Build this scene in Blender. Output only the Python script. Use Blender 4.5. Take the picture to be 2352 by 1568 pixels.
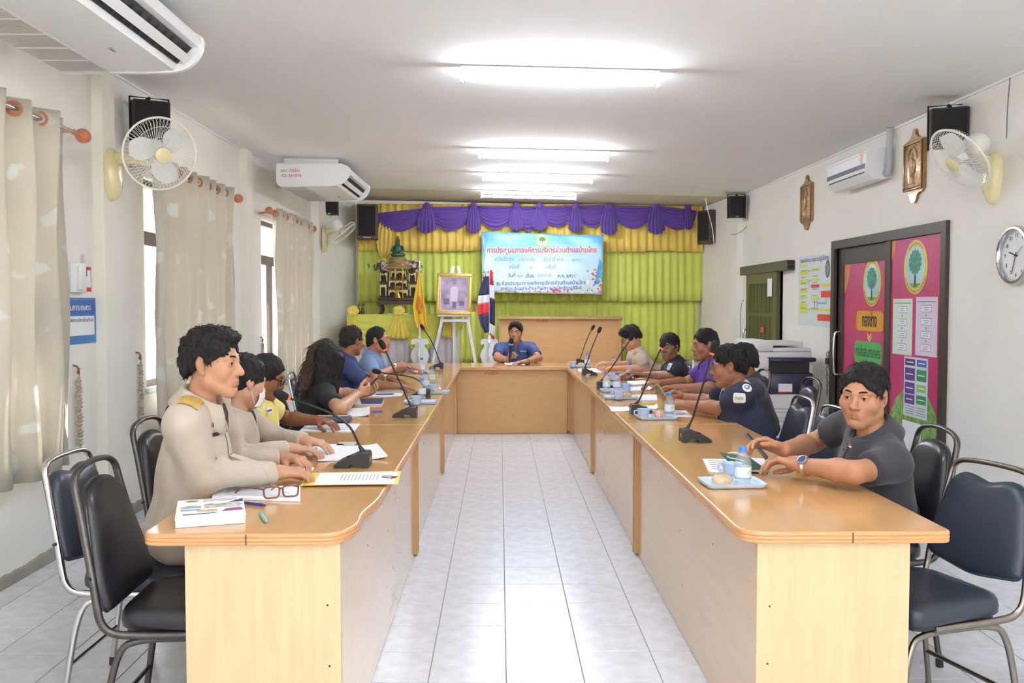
import bpy, bmesh, math, random
import numpy as np
from mathutils import Vector, Matrix, Euler
from mathutils.bvhtree import BVHTree
PI = math.pi
random.seed(4)
S = bpy.context.scene
COL = S.collection
for _o in list(bpy.data.objects):
    bpy.data.objects.remove(_o)

# ------------------------------------------------------------------ camera
FOC, PITCH, YAW, CAMH = 2059.7, .04203, .0137, 1.4454
cam_data = bpy.data.cameras.new('camera')
cam_data.sensor_width = 36.0
cam_data.lens = 36.0 * FOC / 2352.0
cam_data.clip_start = .05
cam_data.clip_end = 200
cam = bpy.data.objects.new('camera', cam_data)
COL.objects.link(cam)
cam.location = (0, 0, CAMH)
cam.rotation_euler = (PI / 2 - PITCH, 0, -YAW)
S.camera = cam
# ------------------------------------------------------------------ sky, sun, exposure
SUN_STRENGTH, SKY_STRENGTH, LAMP_STRENGTH, EXPOSURE = 16.0, 2.4, 60.0, 1.40
world = bpy.data.worlds.new('sky')
S.world = world
world.use_nodes = True
_wn = world.node_tree.nodes
_bg = _wn['Background']
_bg.inputs[0].default_value = (.88, .94, 1.0, 1)      # bright hazy overcast
_bg.inputs[1].default_value = SKY_STRENGTH
sun_data = bpy.data.lights.new('sun', 'SUN')
sun_data.energy = SUN_STRENGTH
sun_data.angle = .01
sun_data.color = (1.0, .93, .80)
sun = bpy.data.objects.new('sun', sun_data)
COL.objects.link(sun)
sun.location = (-8, 3, 9)
sun.rotation_euler = Vector((.52, .30, -.80)).to_track_quat('-Z', 'Y').to_euler()
S.view_settings.view_transform = 'Standard'
S.view_settings.look = 'None'
S.view_settings.gamma = 1.0
S.view_settings.use_curve_mapping = False
S.view_settings.exposure = EXPOSURE

# ------------------------------------------------------------------ photograph geometry helpers
_cy, _sy, _cp, _sp = math.cos(YAW), math.sin(YAW), math.cos(PITCH), math.sin(PITCH)
_F = Vector((_sy * _cp, _cy * _cp, -_sp)); _R = Vector((_cy, -_sy, 0)); _U = _R.cross(_F)
_C = Vector((0, 0, CAMH))
def ray(px, py):
    return _F + _R * ((px - 1176) / FOC) - _U * ((py - 784) / FOC)
def aty(px, py, Y):
    v = ray(px, py); return _C + v * (Y / v.y)
def atz(px, py, Z):
    v = ray(px, py); return _C + v * ((Z - CAMH) / v.z)
def atx(px, py, X):
    v = ray(px, py); return _C + v * (X / v.x)

# ------------------------------------------------------------------ materials
def lin(c):
    return tuple(((x / 255) / 12.92 if x / 255 <= .04045 else ((x / 255 + .055) / 1.055) ** 2.4) for x in c) + (1.0,)
MATS = {}
def mat(name, rgb, rough=.6, metal=0.0, spec=.5, var=0.0, vscale=8.0, stretch=None, bump=0.0, bscale=60.0,
        coat=0.0, rgb2=None, trans=0.0, emit=None, estr=0.0, translucent=0.0, sheen=0.0, detail=3.0):
    if name in MATS: return MATS[name]
    m = bpy.data.materials.new(name); m.use_nodes = True
    nt = m.node_tree; b = nt.nodes['Principled BSDF']; L = nt.links.new
    b.inputs['Base Color'].default_value = lin(rgb)
    b.inputs['Roughness'].default_value = rough
    b.inputs['Metallic'].default_value = metal
    b.inputs['Specular IOR Level'].default_value = spec
    b.inputs['Coat Weight'].default_value = coat
    b.inputs['Coat Roughness'].default_value = .08
    b.inputs['Transmission Weight'].default_value = trans
    b.inputs['Sheen Weight'].default_value = sheen
    if emit:
        b.inputs['Emission Color'].default_value = lin(emit); b.inputs['Emission Strength'].default_value = estr
    tc = None
    def coords(sc):
        nonlocal tc
        if tc is None: tc = nt.nodes.new('ShaderNodeTexCoord')
        mp = nt.nodes.new('ShaderNodeMapping')
        mp.inputs['Scale'].default_value = sc
        L(tc.outputs['Object'], mp.inputs[0]); return mp.outputs[0]
    if var > 0 or rgb2:
        n = nt.nodes.new('ShaderNodeTexNoise'); n.inputs['Scale'].default_value = vscale
        n.inputs['Detail'].default_value = detail
        L(coords(stretch or (1, 1, 1)), n.inputs['Vector'])
        r = nt.nodes.new('ShaderNodeValToRGB')
        c1 = lin(rgb); c2 = lin(rgb2) if rgb2 else c1
        r.color_ramp.elements[0].position = .3; r.color_ramp.elements[1].position = .7
        r.color_ramp.elements[0].color = tuple(x * (1 - var) for x in c1[:3]) + (1,)
        r.color_ramp.elements[1].color = tuple(min(1, x * (1 + var)) for x in c2[:3]) + (1,)
        L(n.outputs['Fac'], r.inputs[0]); L(r.outputs[0], b.inputs['Base Color'])
    if bump > 0:
        n2 = nt.nodes.new('ShaderNodeTexNoise'); n2.inputs['Scale'].default_value = bscale; n2.inputs['Detail'].default_value = 2
        L(coords(stretch or (1, 1, 1)), n2.inputs['Vector'])
        bp = nt.nodes.new('ShaderNodeBump'); bp.inputs['Strength'].default_value = bump; bp.inputs['Distance'].default_value = .01
        L(n2.outputs['Fac'], bp.inputs['Height']); L(bp.outputs[0], b.inputs['Normal'])
    if translucent > 0:
        tb = nt.nodes.new('ShaderNodeBsdfTranslucent'); tb.inputs[0].default_value = lin(rgb)
        mx = nt.nodes.new('ShaderNodeMixShader'); mx.inputs[0].default_value = translucent
        L(b.outputs[0], mx.inputs[1]); L(tb.outputs[0], mx.inputs[2])
        L(mx.outputs[0], nt.nodes['Material Output'].inputs[0])
    MATS[name] = m
    return m

# ------------------------------------------------------------------ mesh builder
def V3(a): return Vector(a)
class MB:
    def __init__(self): self.v = []; self.f = []
    def add(self, vs, fs):
        o = len(self.v); self.v += [tuple(p) for p in vs]; self.f += [tuple(i + o for i in q) for q in fs]; return self
    def box(self, x0, x1, y0, y1, z0, z1, bev=0.0, seg=2, M=None):
        if bev > 0:
            bm = bmesh.new(); bmesh.ops.create_cube(bm, size=1)
            for q in bm.verts:
                q.co = Vector(((x0 + x1) / 2 + q.co.x * (x1 - x0), (y0 + y1) / 2 + q.co.y * (y1 - y0), (z0 + z1) / 2 + q.co.z * (z1 - z0)))
            bmesh.ops.bevel(bm, geom=bm.edges[:], offset=bev, segments=seg, affect='EDGES', profile=.5)
            return self.bm(bm, M)
        vs = [(x, y, z) for z in (z0, z1) for y in (y0, y1) for x in (x0, x1)]
        if M: vs = [M @ Vector(p) for p in vs]
        return self.add(vs, [(0, 2, 3, 1), (4, 5, 7, 6), (0, 1, 5, 4), (2, 6, 7, 3), (0, 4, 6, 2), (1, 3, 7, 5)])
    def bm(self, bm, M=None):
        bm.verts.index_update()
        vs = [(M @ q.co) if M else q.co.copy() for q in bm.verts]
        self.add(vs, [[q.index for q in f.verts] for f in bm.faces]); bm.free(); return self
    def tube(self, pts, rad, n=8, closed=False, cap=True, ry=None, up=None):
        pts = [Vector(p) for p in pts]; N = len(pts)
        rad = rad if isinstance(rad, (list, tuple)) else [rad] * N
        vs = []; prev = None
        for i, p in enumerate(pts):
            if closed: t = pts[(i + 1) % N] - pts[i - 1]
            else: t = pts[min(i + 1, N - 1)] - pts[max(i - 1, 0)]
            t.normalize()
            if prev is None:
                a = Vector(up) if up else (Vector((0, 0, 1)) if abs(t.z) < .9 else Vector((1, 0, 0)))
                u = (a - t * a.dot(t)).normalized()
            else:
                u = prev - t * prev.dot(t)
                u = u.normalized() if u.length > 1e-6 else t.orthogonal().normalized()
            prev = u; w = t.cross(u)
            for k in range(n):
                an = 2 * PI * (k + .5) / n
                vs.append(p + u * (math.cos(an) * rad[i]) + w * (math.sin(an) * (rad[i] * (ry or 1))))
        fs = []
        for i in range(N if closed else N - 1):
            for k in range(n):
                a = i * n + k; b = i * n + (k + 1) % n; c = ((i + 1) % N) * n + (k + 1) % n; d = ((i + 1) % N) * n + k
                fs.append((a, b, c, d))
        if not closed and cap:
            fs.append(tuple(range(n - 1, -1, -1))); fs.append(tuple((N - 1) * n + k for k in range(n)))
        return self.add(vs, fs)
    def cyl(self, p0, p1, r0, r1=None, n=16):
        return self.tube([p0, p1], [r0, r0 if r1 is None else r1], n)
    def lathe(self, prof, n=24, M=None, capped=True, a0=0.0, a1=2 * PI):
        full = abs(a1 - a0 - 2 * PI) < 1e-6
        cnt = n if full else n + 1
        vs = []
        for (r, z) in prof:
            for k in range(cnt):
                a = a0 + (a1 - a0) * k / n
                p = Vector((r * math.cos(a), r * math.sin(a), z)); vs.append(M @ p if M else p)
        fs = []
        for i in range(len(prof) - 1):
            for k in range(n):
                k2 = (k + 1) % cnt
                fs.append((i * cnt + k, i * cnt + k2, (i + 1) * cnt + k2, (i + 1) * cnt + k))
        if capped and full:
            if prof[0][0] > 1e-5: fs.append(tuple(range(cnt - 1, -1, -1)))
            if prof[-1][0] > 1e-5: fs.append(tuple((len(prof) - 1) * cnt + k for k in range(cnt)))
        return self.add(vs, fs)
    def ell(self, c, r, n=16, m=10, M=None):
        prof = [(math.sin(PI * i / m), -math.cos(PI * i / m)) for i in range(m + 1)]
        T = Matrix.Translation(c) @ (M if M else Matrix.Identity(4)) @ Matrix.Diagonal((r[0], r[1], r[2], 1))
        prof[0] = (1e-4, -1); prof[-1] = (1e-4, 1)
        return self.lathe(prof, n, T)
    def prism(self, poly, z0, z1, M=None):
        n = len(poly)
        vs = [(x, y, z0) for x, y in poly] + [(x, y, z1) for x, y in poly]
        if M: vs = [M @ Vector(p) for p in vs]
        fs = [tuple(range(n - 1, -1, -1)), tuple(range(n, 2 * n))] + [(i, (i + 1) % n, n + (i + 1) % n, n + i) for i in range(n)]
        return self.add(vs, fs)
    def grid(self, fn, nu, nv, wrap=False):
        vs = [fn(i / nu, j / nv) for j in range(nv + 1) for i in range(nu + 1)]
        fs = [(j * (nu + 1) + i, j * (nu + 1) + i + 1, (j + 1) * (nu + 1) + i + 1, (j + 1) * (nu + 1) + i) for j in range(nv) for i in range(nu)]
        return self.add(vs, fs)
    def sheet(self, fn, nu, nv, t=.003, nrm=None):
        """a cloth or paper sheet with two faces and a rim, thickness t along nrm(u,v)"""
        P = [[Vector(fn(i / nu, j / nv)) for i in range(nu + 1)] for j in range(nv + 1)]
        vs = []; n2 = (nu + 1) * (nv + 1)
        for s in (0, 1):
            for j in range(nv + 1):
                for i in range(nu + 1):
                    if nrm: d = Vector(nrm)
                    else:
                        du = P[j][min(i + 1, nu)] - P[j][max(i - 1, 0)]; dv = P[min(j + 1, nv)][i] - P[max(j - 1, 0)][i]
                        d = du.cross(dv); d = d.normalized() if d.length > 1e-9 else Vector((0, 0, 1))
                    vs.append(P[j][i] + d * (t * s))
        fs = []
        ix = lambda i, j, s: s * n2 + j * (nu + 1) + i
        for j in range(nv):
            for i in range(nu):
                fs.append((ix(i, j, 0), ix(i, j + 1, 0), ix(i + 1, j + 1, 0), ix(i + 1, j, 0)))
                fs.append((ix(i, j, 1), ix(i + 1, j, 1), ix(i + 1, j + 1, 1), ix(i, j + 1, 1)))
        for i in range(nu):
            fs.append((ix(i, 0, 0), ix(i + 1, 0, 0), ix(i + 1, 0, 1), ix(i, 0, 1)))
            fs.append((ix(i, nv, 0), ix(i, nv, 1), ix(i + 1, nv, 1), ix(i + 1, nv, 0)))
        for j in range(nv):
            fs.append((ix(0, j, 0), ix(0, j, 1), ix(0, j + 1, 1), ix(0, j + 1, 0)))
            fs.append((ix(nu, j, 0), ix(nu, j + 1, 0), ix(nu, j + 1, 1), ix(nu, j, 1)))
        return self.add(vs, fs)
    def mesh(self, name, m=None, smooth=40):
        me = bpy.data.meshes.new(name)
        me.from_pydata(self.v, [], self.f); me.update()
        finish(me, m, smooth); return me
def finish(me, m, smooth=40):
    if m: me.materials.append(m)
    if smooth:
        me.polygons.foreach_set('use_smooth', [True] * len(me.polygons))
        if smooth < 180: me.set_sharp_from_angle(angle=math.radians(smooth))
def frame(o, zdir, xdir=(1, 0, 0)):
    """matrix at o whose z axis is zdir"""
    z = Vector(zdir).normalized(); x = Vector(xdir); x = x - z * x.dot(z)
    x = x.normalized() if x.length > 1e-6 else z.orthogonal().normalized()
    y = z.cross(x)
    return Matrix(((x.x, y.x, z.x, o[0]), (x.y, y.y, z.y, o[1]), (x.z, y.z, z.z, o[2]), (0, 0, 0, 1)))

# ------------------------------------------------------------------ objects
def tag(o, label=None, cat=None, group=None, kind=None):
    if label: o['label'] = label
    if cat: o['category'] = cat
    if group: o['group'] = group
    if kind: o['kind'] = kind
    return o
def thing(name, label, cat, loc=(0, 0, 0), rz=0.0, group=None):
    o = bpy.data.objects.new(name, None); COL.objects.link(o)
    o.empty_display_size = .05
    o.location = loc; o.rotation_euler = (0, 0, rz)
    return tag(o, label, cat, group)
def wmat(o):
    return (wmat(o.parent) @ o.matrix_parent_inverse @ o.matrix_basis) if o.parent else o.matrix_basis.copy()
def part(name, mb, m, parent=None, smooth=40, world=False, label=None):
    me = mb if isinstance(mb, bpy.types.Mesh) else mb.mesh(name, m, smooth)
    o = bpy.data.objects.new(name, me); COL.objects.link(o)
    if parent is not None:
        o.parent = parent
        if world: o.matrix_parent_inverse = wmat(parent).inverted()
    if label: o['label'] = label
    return o
def single(name, mb, m, label, cat, group=None, smooth=40, base=None):
    o = part(name, mb, m, None, smooth); return tag(o, label, cat, group)
def struct(name, mb, m, parent=None, smooth=40):
    o = part(name, mb, m, parent, smooth)
    if parent is None: o['kind'] = 'structure'
    return o
def copy_tree(o, parent=None):
    c = o.copy(); COL.objects.link(c); c.parent = parent
    if parent is not None: c.matrix_parent_inverse = o.matrix_parent_inverse.copy()
    for ch in [x for x in COL.objects if x.parent is o]: copy_tree(ch, c)
    return c
_CH = {}
def dup(root, loc, rz, label, group=None):
    kids = {}
    for x in bpy.data.objects:
        if x.parent: kids.setdefault(x.parent.name, []).append(x)
    def rec(o, p):
        c = o.copy(); COL.objects.link(c); c.parent = p
        if p is not None: c.matrix_parent_inverse = o.matrix_parent_inverse.copy()
        for ch in kids.get(o.name, []): rec(ch, c)
        return c
    r = rec(root, None); r.location = loc; r.rotation_euler = (0, 0, rz); r['label'] = label
    if group: r['group'] = group
    return r
def text_mesh(s, size, align='CENTER', ext=.0006, bold=0.0, sx=1.0):
    c = bpy.data.curves.new('txt', 'FONT'); c.body = s; c.size = size; c.align_x = align; c.align_y = 'CENTER'
    c.extrude = ext; c.offset = bold; c.resolution_u = 3
    o = bpy.data.objects.new('txt', c); COL.objects.link(o)
    me = bpy.data.meshes.new_from_object(o.evaluated_get(bpy.context.evaluated_depsgraph_get()))
    bpy.data.objects.remove(o); bpy.data.curves.remove(c)
    if sx != 1.0: me.transform(Matrix.Diagonal((sx, 1, 1, 1)))
    return me
def lettering(s, size, m, parent, M, width=None, align='CENTER', bold=0.0, name='lettering', ext=.0006):
    """raised print; M puts its x-right / y-up plane into the parent's space"""
    me = text_mesh(s, size, align, ext, bold)
    if width and len(me.vertices):
        xs = [v.co.x for v in me.vertices]; w = max(xs) - min(xs)
        me.transform(Matrix.Diagonal((width / w, 1, 1, 1)))
    me.transform(M); me.materials.clear(); me.materials.append(m)
    return part(name, me, m, parent)
# ================================================================== palette
M_wall = mat('wall_paint', (243, 240, 233), .85, var=.03, vscale=1.6, bump=.05, bscale=90)
M_ceil = mat('ceiling_paint', (241, 241, 241), .9, var=.02, vscale=.7)
M_pillar = mat('pillar_paint', (240, 236, 224), .8, var=.03, vscale=2)
M_grout = mat('grout', (158, 150, 140), .9)
M_tile = mat('floor_tile', (216, 218, 225), .2, spec=.36, var=.025, vscale=14, rgb2=(228, 233, 243), detail=5)
M_top = mat('desk_top_laminate', (208, 160, 106), .17, spec=.5, var=.035, vscale=3, stretch=(7, 1, 1), coat=.3, detail=2)
M_topx = mat('desk_top_laminate_cross', (208, 160, 106), .17, spec=.5, var=.035, vscale=3, stretch=(1, 7, 1), coat=.3, detail=2)
M_edge = mat('desk_edge_band', (212, 156, 104), .3, var=.14, vscale=7, stretch=(1, 1, 40), coat=.3)
M_end = mat('desk_end_beech', (220, 192, 150), .45, var=.06, vscale=5, stretch=(10, 10, .7), detail=6)
M_side = mat('desk_side_beech', (212, 178, 138), .22, spec=.6, var=.03, vscale=4, stretch=(3, 1, 8), detail=2, coat=.5)
M_post = mat('desk_post_beech', (200, 154, 100), .42, var=.06, vscale=5, stretch=(12, 12, .8), detail=6)
M_dark = mat('dark_bronze_frame', (74, 64, 56), .45, metal=.3)
M_chrome = mat('chrome', (205, 206, 208), .18, metal=1.0)
M_dchrome = mat('dull_chrome', (150, 142, 134), .32, metal=1.0, var=.1, vscale=30)
M_black = mat('black_plastic', (38, 37, 39), .5, bump=.05, bscale=300)
M_blackg = mat('black_gloss', (22, 22, 26), .2)
M_white = mat('white_plastic', (238, 239, 240), .4)
M_paper = mat('paper', (244, 245, 248), .8)
M_ink = mat('ink_grey', (120, 122, 130), .8)
M_inkd = mat('ink_dark', (52, 54, 66), .8)
M_red = mat('red_print', (214, 50, 50), .6)
M_gold = mat('gold', (206, 164, 76), .3, metal=.9, var=.12, vscale=40)

XL, XR, YB, YF = -2.514, 3.10, 13.10, -2.4
def cz(x): return 2.945 - (x - XL) * (.122 / 5.61)

# ================================================================== floor
STAGE_Y, STAGE_Z = 11.62, .52
floor = struct('floor', MB().box(XL - .1, XR + .1, YF, YB + .1, -.12, -.003), M_grout)
T = .30; TX0, TY0 = .0243, 3.376
tile_me = MB().box(-T / 2 + .0021, T / 2 - .0021, -T / 2 + .0021, T / 2 - .0021, -.010, 0, bev=.0012, seg=1).mesh('tile', M_tile, 30)
cells = []
for i in range(-9, 11):
    for j in range(-19, 28):
        xa, xb = max(TX0 + i * T, XL), min(TX0 + (i + 1) * T, XR)
        ya, yb = max(TY0 + j * T, YF), min(TY0 + (j + 1) * T, STAGE_Y)
        if xb - xa < .02 or yb - ya < .02: continue
        whole = (xb - xa > T - 1e-3) and (yb - ya > T - 1e-3)
        c = Vector(((xa + xb) / 2, (ya + yb) / 2, 0))
        d = c - _C; w = d.dot(_F)
        px, py = (1176 + FOC * d.dot(_R) / w, 784 - FOC * d.dot(_U) / w) if w > .1 else (-9e9, 9e9)
        hid = (-1.0 < c.x < -.5 or .85 < c.x < 1.3) and 2.8 < c.y < 10.6
        cells.append((w if (whole and -60 < px < 2412 and py < 1640 and w > .1 and not hid) else 1e6, xa, xb, ya, yb))
cells.sort()
far_tiles = MB()
for k, (w, xa, xb, ya, yb) in enumerate(cells):
    if k < 300 and w < 1e5:
        o = part('tile', tile_me, M_tile, floor); o.location = ((xa + xb) / 2, (ya + yb) / 2, random.uniform(-.0004, .0003))
    else:
        far_tiles.box(xa + .0021, xb - .0021, ya + .0021, yb - .0021, -.01, 0)
tag(part('tile_field', far_tiles, M_tile, floor), kind='stuff')

# ================================================================== walls, ceiling
def pierced_wall(name, m, x_in, x_out, ys, ztop, holes):
    """wall in the y-z plane, inner face x_in, with rectangular openings (y0,y1,z0,z1)"""
    us = sorted({ys[0], ys[1]} | {h[0] for h in holes} | {h[1] for h in holes})
    zs = sorted({0.0, ztop} | {h[2] for h in holes} | {h[3] for h in holes})
    inh = lambda y, z: any(h[0] < y < h[1] and h[2] < z < h[3] for h in holes)
    b = MB()
    ids = {}
    def vid(x, y, z):
        k = (round(x, 4), round(y, 4), round(z, 4))
        if k not in ids: ids[k] = len(b.v); b.v.append((x, y, z))
        return ids[k]
    solid = lambda a, c: 0 <= a < len(us) - 1 and 0 <= c < len(zs) - 1 and not inh((us[a] + us[a + 1]) / 2, (zs[c] + zs[c + 1]) / 2)
    s = 1 if x_in > x_out else -1
    for a in range(len(us) - 1):
        for c in range(len(zs) - 1):
            if not solid(a, c): continue
            y0, y1, z0, z1 = us[a], us[a + 1], zs[c], zs[c + 1]
            q = lambda x: [vid(x, y0, z0), vid(x, y1, z0), vid(x, y1, z1), vid(x, y0, z1)]
            fi, fo = q(x_in), q(x_out)
            b.f.append(tuple(fi if s > 0 else fi[::-1])); b.f.append(tuple(fo[::-1] if s > 0 else fo))
            for (da, dc, e) in ((-1, 0, (3, 0)), (1, 0, (1, 2)), (0, -1, (0, 1)), (0, 1, (2, 3))):
                if not solid(a + da, c + dc):
                    i, j = e; b.f.append((fi[i], fo[i], fo[j], fi[j]) if s > 0 else (fi[j], fo[j], fo[i], fi[i]))
    return struct(name, b, m, smooth=0)
WZ0, WZ1 = .84, 2.34
WINS = [(2.7, 4.95), (6.40, 8.05), (9.52, 11.35)]
wall_left = pierced_wall('wall_left', M_wall, XL, XL - .16, (YF, 12.05), 3.1, [(a, b, WZ0, WZ1) for a, b in WINS])
D1 = (9.79, 11.20, 0, 1.86); D2 = (6.23, 8.22, 0, 1.945)
wall_right = pierced_wall('wall_right', M_wall, XR, XR + .16, (YF, 11.42), 3.1, [D1[:2] + (-.0, D1[3]), D2[:2] + (-.0, D2[3])])
# the slightly inset walls beside the stage
far_l = MB().prism([(XL - .16, 12.05), (-2.41, 12.05), (-2.09, YB), (-2.09, YB + .12), (XL - .16, YB + .12)], 0, 3.1)
struct('wall_left_stage', far_l, M_wall, smooth=0)
far_r = MB().prism([(3.02, 11.42), (XR + .16, 11.42), (XR + .16, YB + .12), (2.93, YB + .12), (2.93, YB)], 0, 3.1)
struct('wall_right_stage', far_r, M_wall, smooth=0)
struct('wall_back', MB().box(-2.09, 2.93, YB, YB + .12, 0, 3.1), M_wall, smooth=0)
# wall behind the photographer with two unseen openings added to let in frontal daylight
fw = MB()
def pierced_front():
    b = MB(); xs = [XL - .16, -1.9, .1, .55, 2.6, XR + .16]; zs = [0, .85, 2.45, 3.1]
    ids = {}
    def vid(x, y, z):
        k = (x, y, z)
        if k not in ids: ids[k] = len(b.v); b.v.append(k)
        return ids[k]
    sol = lambda i, j: 0 <= i < 5 and 0 <= j < 3 and not (j == 1 and i in (1, 3))
    for i in range(5):
        for j in range(3):
            if not sol(i, j): continue
            x0, x1, z0, z1 = xs[i], xs[i + 1], zs[j], zs[j + 1]
            q = lambda y: [vid(x0, y, z0), vid(x1, y, z0), vid(x1, y, z1), vid(x0, y, z1)]
            a, c = q(YF), q(YF - .16)
            b.f.append(tuple(a[::-1])); b.f.append(tuple(c))
            for di, dj, e in ((-1, 0, (3, 0)), (1, 0, (1, 2)), (0, -1, (0, 1)), (0, 1, (2, 3))):
                if not sol(i + di, j + dj): b.f.append((a[e[0]], a[e[1]], c[e[1]], c[e[0]]))
    return b
struct('wall_front', pierced_front(), M_wall, smooth=0)
# ceiling, falling slightly towards the right wall; a lower cream strip over the stage
cb = MB()
def slab(x0, x1, y0, y1, dz, th):
    vs = [(x, y, cz(x) + dz + t) for t in (0, th) for y in (y0, y1) for x in (x0, x1)]
    cb.add(vs, [(0, 2, 3, 1), (4, 5, 7, 6), (0, 1, 5, 4), (2, 6, 7, 3), (0, 4, 6, 2), (1, 3, 7, 5)])
slab(XL - .16, XR + .16, YF - .16, 11.62, 0, .14)
struct('ceiling', cb, M_ceil, smooth=0)
cb = MB(); slab(XL - .16, XR + .16, 11.62, YB + .12, .012, .14)
struct('ceiling_stage', cb, mat('stage_ceiling_paint', (214, 204, 184), .9), smooth=0)  # cream tone, darker than the main ceiling
cb = MB(); cb.tube([(XR - .008, y, cz(XR) - .008) for y in (YF, 11.4)], .011, 4)
struct('trim_1', cb, M_ceil)
cb = MB(); cb.tube([(XL + .008, y, cz(XL) - .008) for y in (YF, 12.0)], .011, 4)
struct('trim_2', cb, M_ceil)
# pillars
for k, (y0, y1) in enumerate([(5.61, 5.79), (8.77, 8.99)]):
    struct('pillar_%d' % (k + 1), MB().box(XL - .01, -2.447, y0, y1, 0, cz(XL), bev=.004, seg=1), M_pillar)
# water-stained plaster along the foot of the walls
def stained_base(name, x, s, segs):
    for k, (y0, y1, h) in enumerate(segs):
        b = MB(); n = max(6, int((y1 - y0) / .05)); rnd = random.Random(k * 7 + 3)
        hs = [h * (.35 + .65 * math.sin(PI * min(1, (i + 1) / 5)) if i < 5 else 1) * rnd.uniform(.75, 1.1) for i in range(n + 1)]
        pts = [(y0 + (y1 - y0) * i / n, hs[i]) for i in range(n + 1)]
        vs = []
        for y, hh in pts: vs += [(x, y, 0), (x + s * .006, y, 0), (x + s * .006, y, hh * .8), (x, y, hh)]
        fs = []
        for i in range(n):
            a = i * 4
            for e in range(3): fs.append((a + e, a + e + 1, a + 5 + e, a + 4 + e))
        b.add(vs, fs)
        o = struct(name if k == 0 else name + '_%d' % (k + 1), b, mat('bare_plaster', (176, 166, 152), .95, rgb2=(140, 138, 134), var=.12, vscale=9, detail=6), smooth=0)
stained_base('baseboard_left', XL, 1, [(2.4, 5.6, .075), (5.8, 8.7, .09)])
stained_base('baseboard_right', XR, -1, [(5.5, 6.2, .05)])

# ================================================================== stage
M_stage = mat('stage_board', (204, 170, 120), .5, var=.05, vscale=3, stretch=(1, 10, 1))
struct('floor_stage', MB().box(-2.4, 3.0, STAGE_Y, YB, 0, STAGE_Z, bev=.006, seg=1), M_stage)

# ================================================================== windows
M_pane = bpy.data.materials.new('window_glass'); M_pane.use_nodes = True
_n = M_pane.node_tree; _n.nodes.clear()
_t = _n.nodes.new('ShaderNodeBsdfTransparent'); _g = _n.nodes.new('ShaderNodeBsdfGlossy'); _g.inputs['Roughness'].default_value = .02
_mx = _n.nodes.new('ShaderNodeMixShader'); _mx.inputs[0].default_value = .07; _o = _n.nodes.new('ShaderNodeOutputMaterial')
_t.inputs[0].default_value = (.93, .96, 1, 1)
_n.links.new(_t.outputs[0], _mx.inputs[1]); _n.links.new(_g.outputs[0], _mx.inputs[2]); _n.links.new(_mx.outputs[0], _o.inputs[0])
M_bar = mat('window_bar_white', (226, 228, 232), .5)
for k, (y0, y1) in enumerate(WINS):
    b = MB(); fx0, fx1 = XL - .11, XL - .05
    t = .05
    b.box(fx0, fx1, y0, y0 + t, WZ0, WZ1).box(fx0, fx1, y1 - t, y1, WZ0, WZ1)
    b.box(fx0, fx1, y0 + t, y1 - t, WZ0, WZ0 + t).box(fx0, fx1, y0 + t, y1 - t, WZ1 - t, WZ1)
    b.box(fx0, fx1, y0 + t, y1 - t, 1.87, 1.97)
    w = struct('window_%d' % (k + 1), b, M_dark, smooth=0)
    nleaf = 3
    for i in range(nleaf):
        a = y0 + t + (y1 - y0 - 2 * t) * i / nleaf; c = y0 + t + (y1 - y0 - 2 * t) * (i + 1) / nleaf
        for z0, z1 in ((WZ0 + t, 1.87), (1.97, WZ1 - t)):
            part('pane', MB().box(XL - .083, XL - .078, a, c, z0, z1), M_pane, w, smooth=0)
        if i: part('mullion', MB().box(fx0, fx1, a - .018, a + .018, WZ0 + t, 1.87), M_dark, w, smooth=0)
    for i in range(1, 13):
        y = y0 + (y1 - y0) * i / 13
        part('bar', MB().box(XL - .145, XL - .13, y - .006, y + .006, WZ0, WZ1), M_bar, w, smooth=0)
    part('window_sill', MB().box(XL - .15, XL + .02, y0 - .02, y1 + .02, WZ0 - .03, WZ0 + .002, bev=.004, seg=1), M_bar, w)

# ================================================================== outside
struct('ground', MB().box(-40, 40, -40, 40, -.4, -.13), mat('yard_concrete', (196, 190, 180), .9, var=.1, vscale=.8))
# unseen eave added outside the left windows to keep the sun off the upper panes
struct('roof_eave', MB().box(XL - .86, XL - .17, YF, YB, 2.62, 2.70), mat('eave_board', (150, 140, 128), .8))

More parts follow.
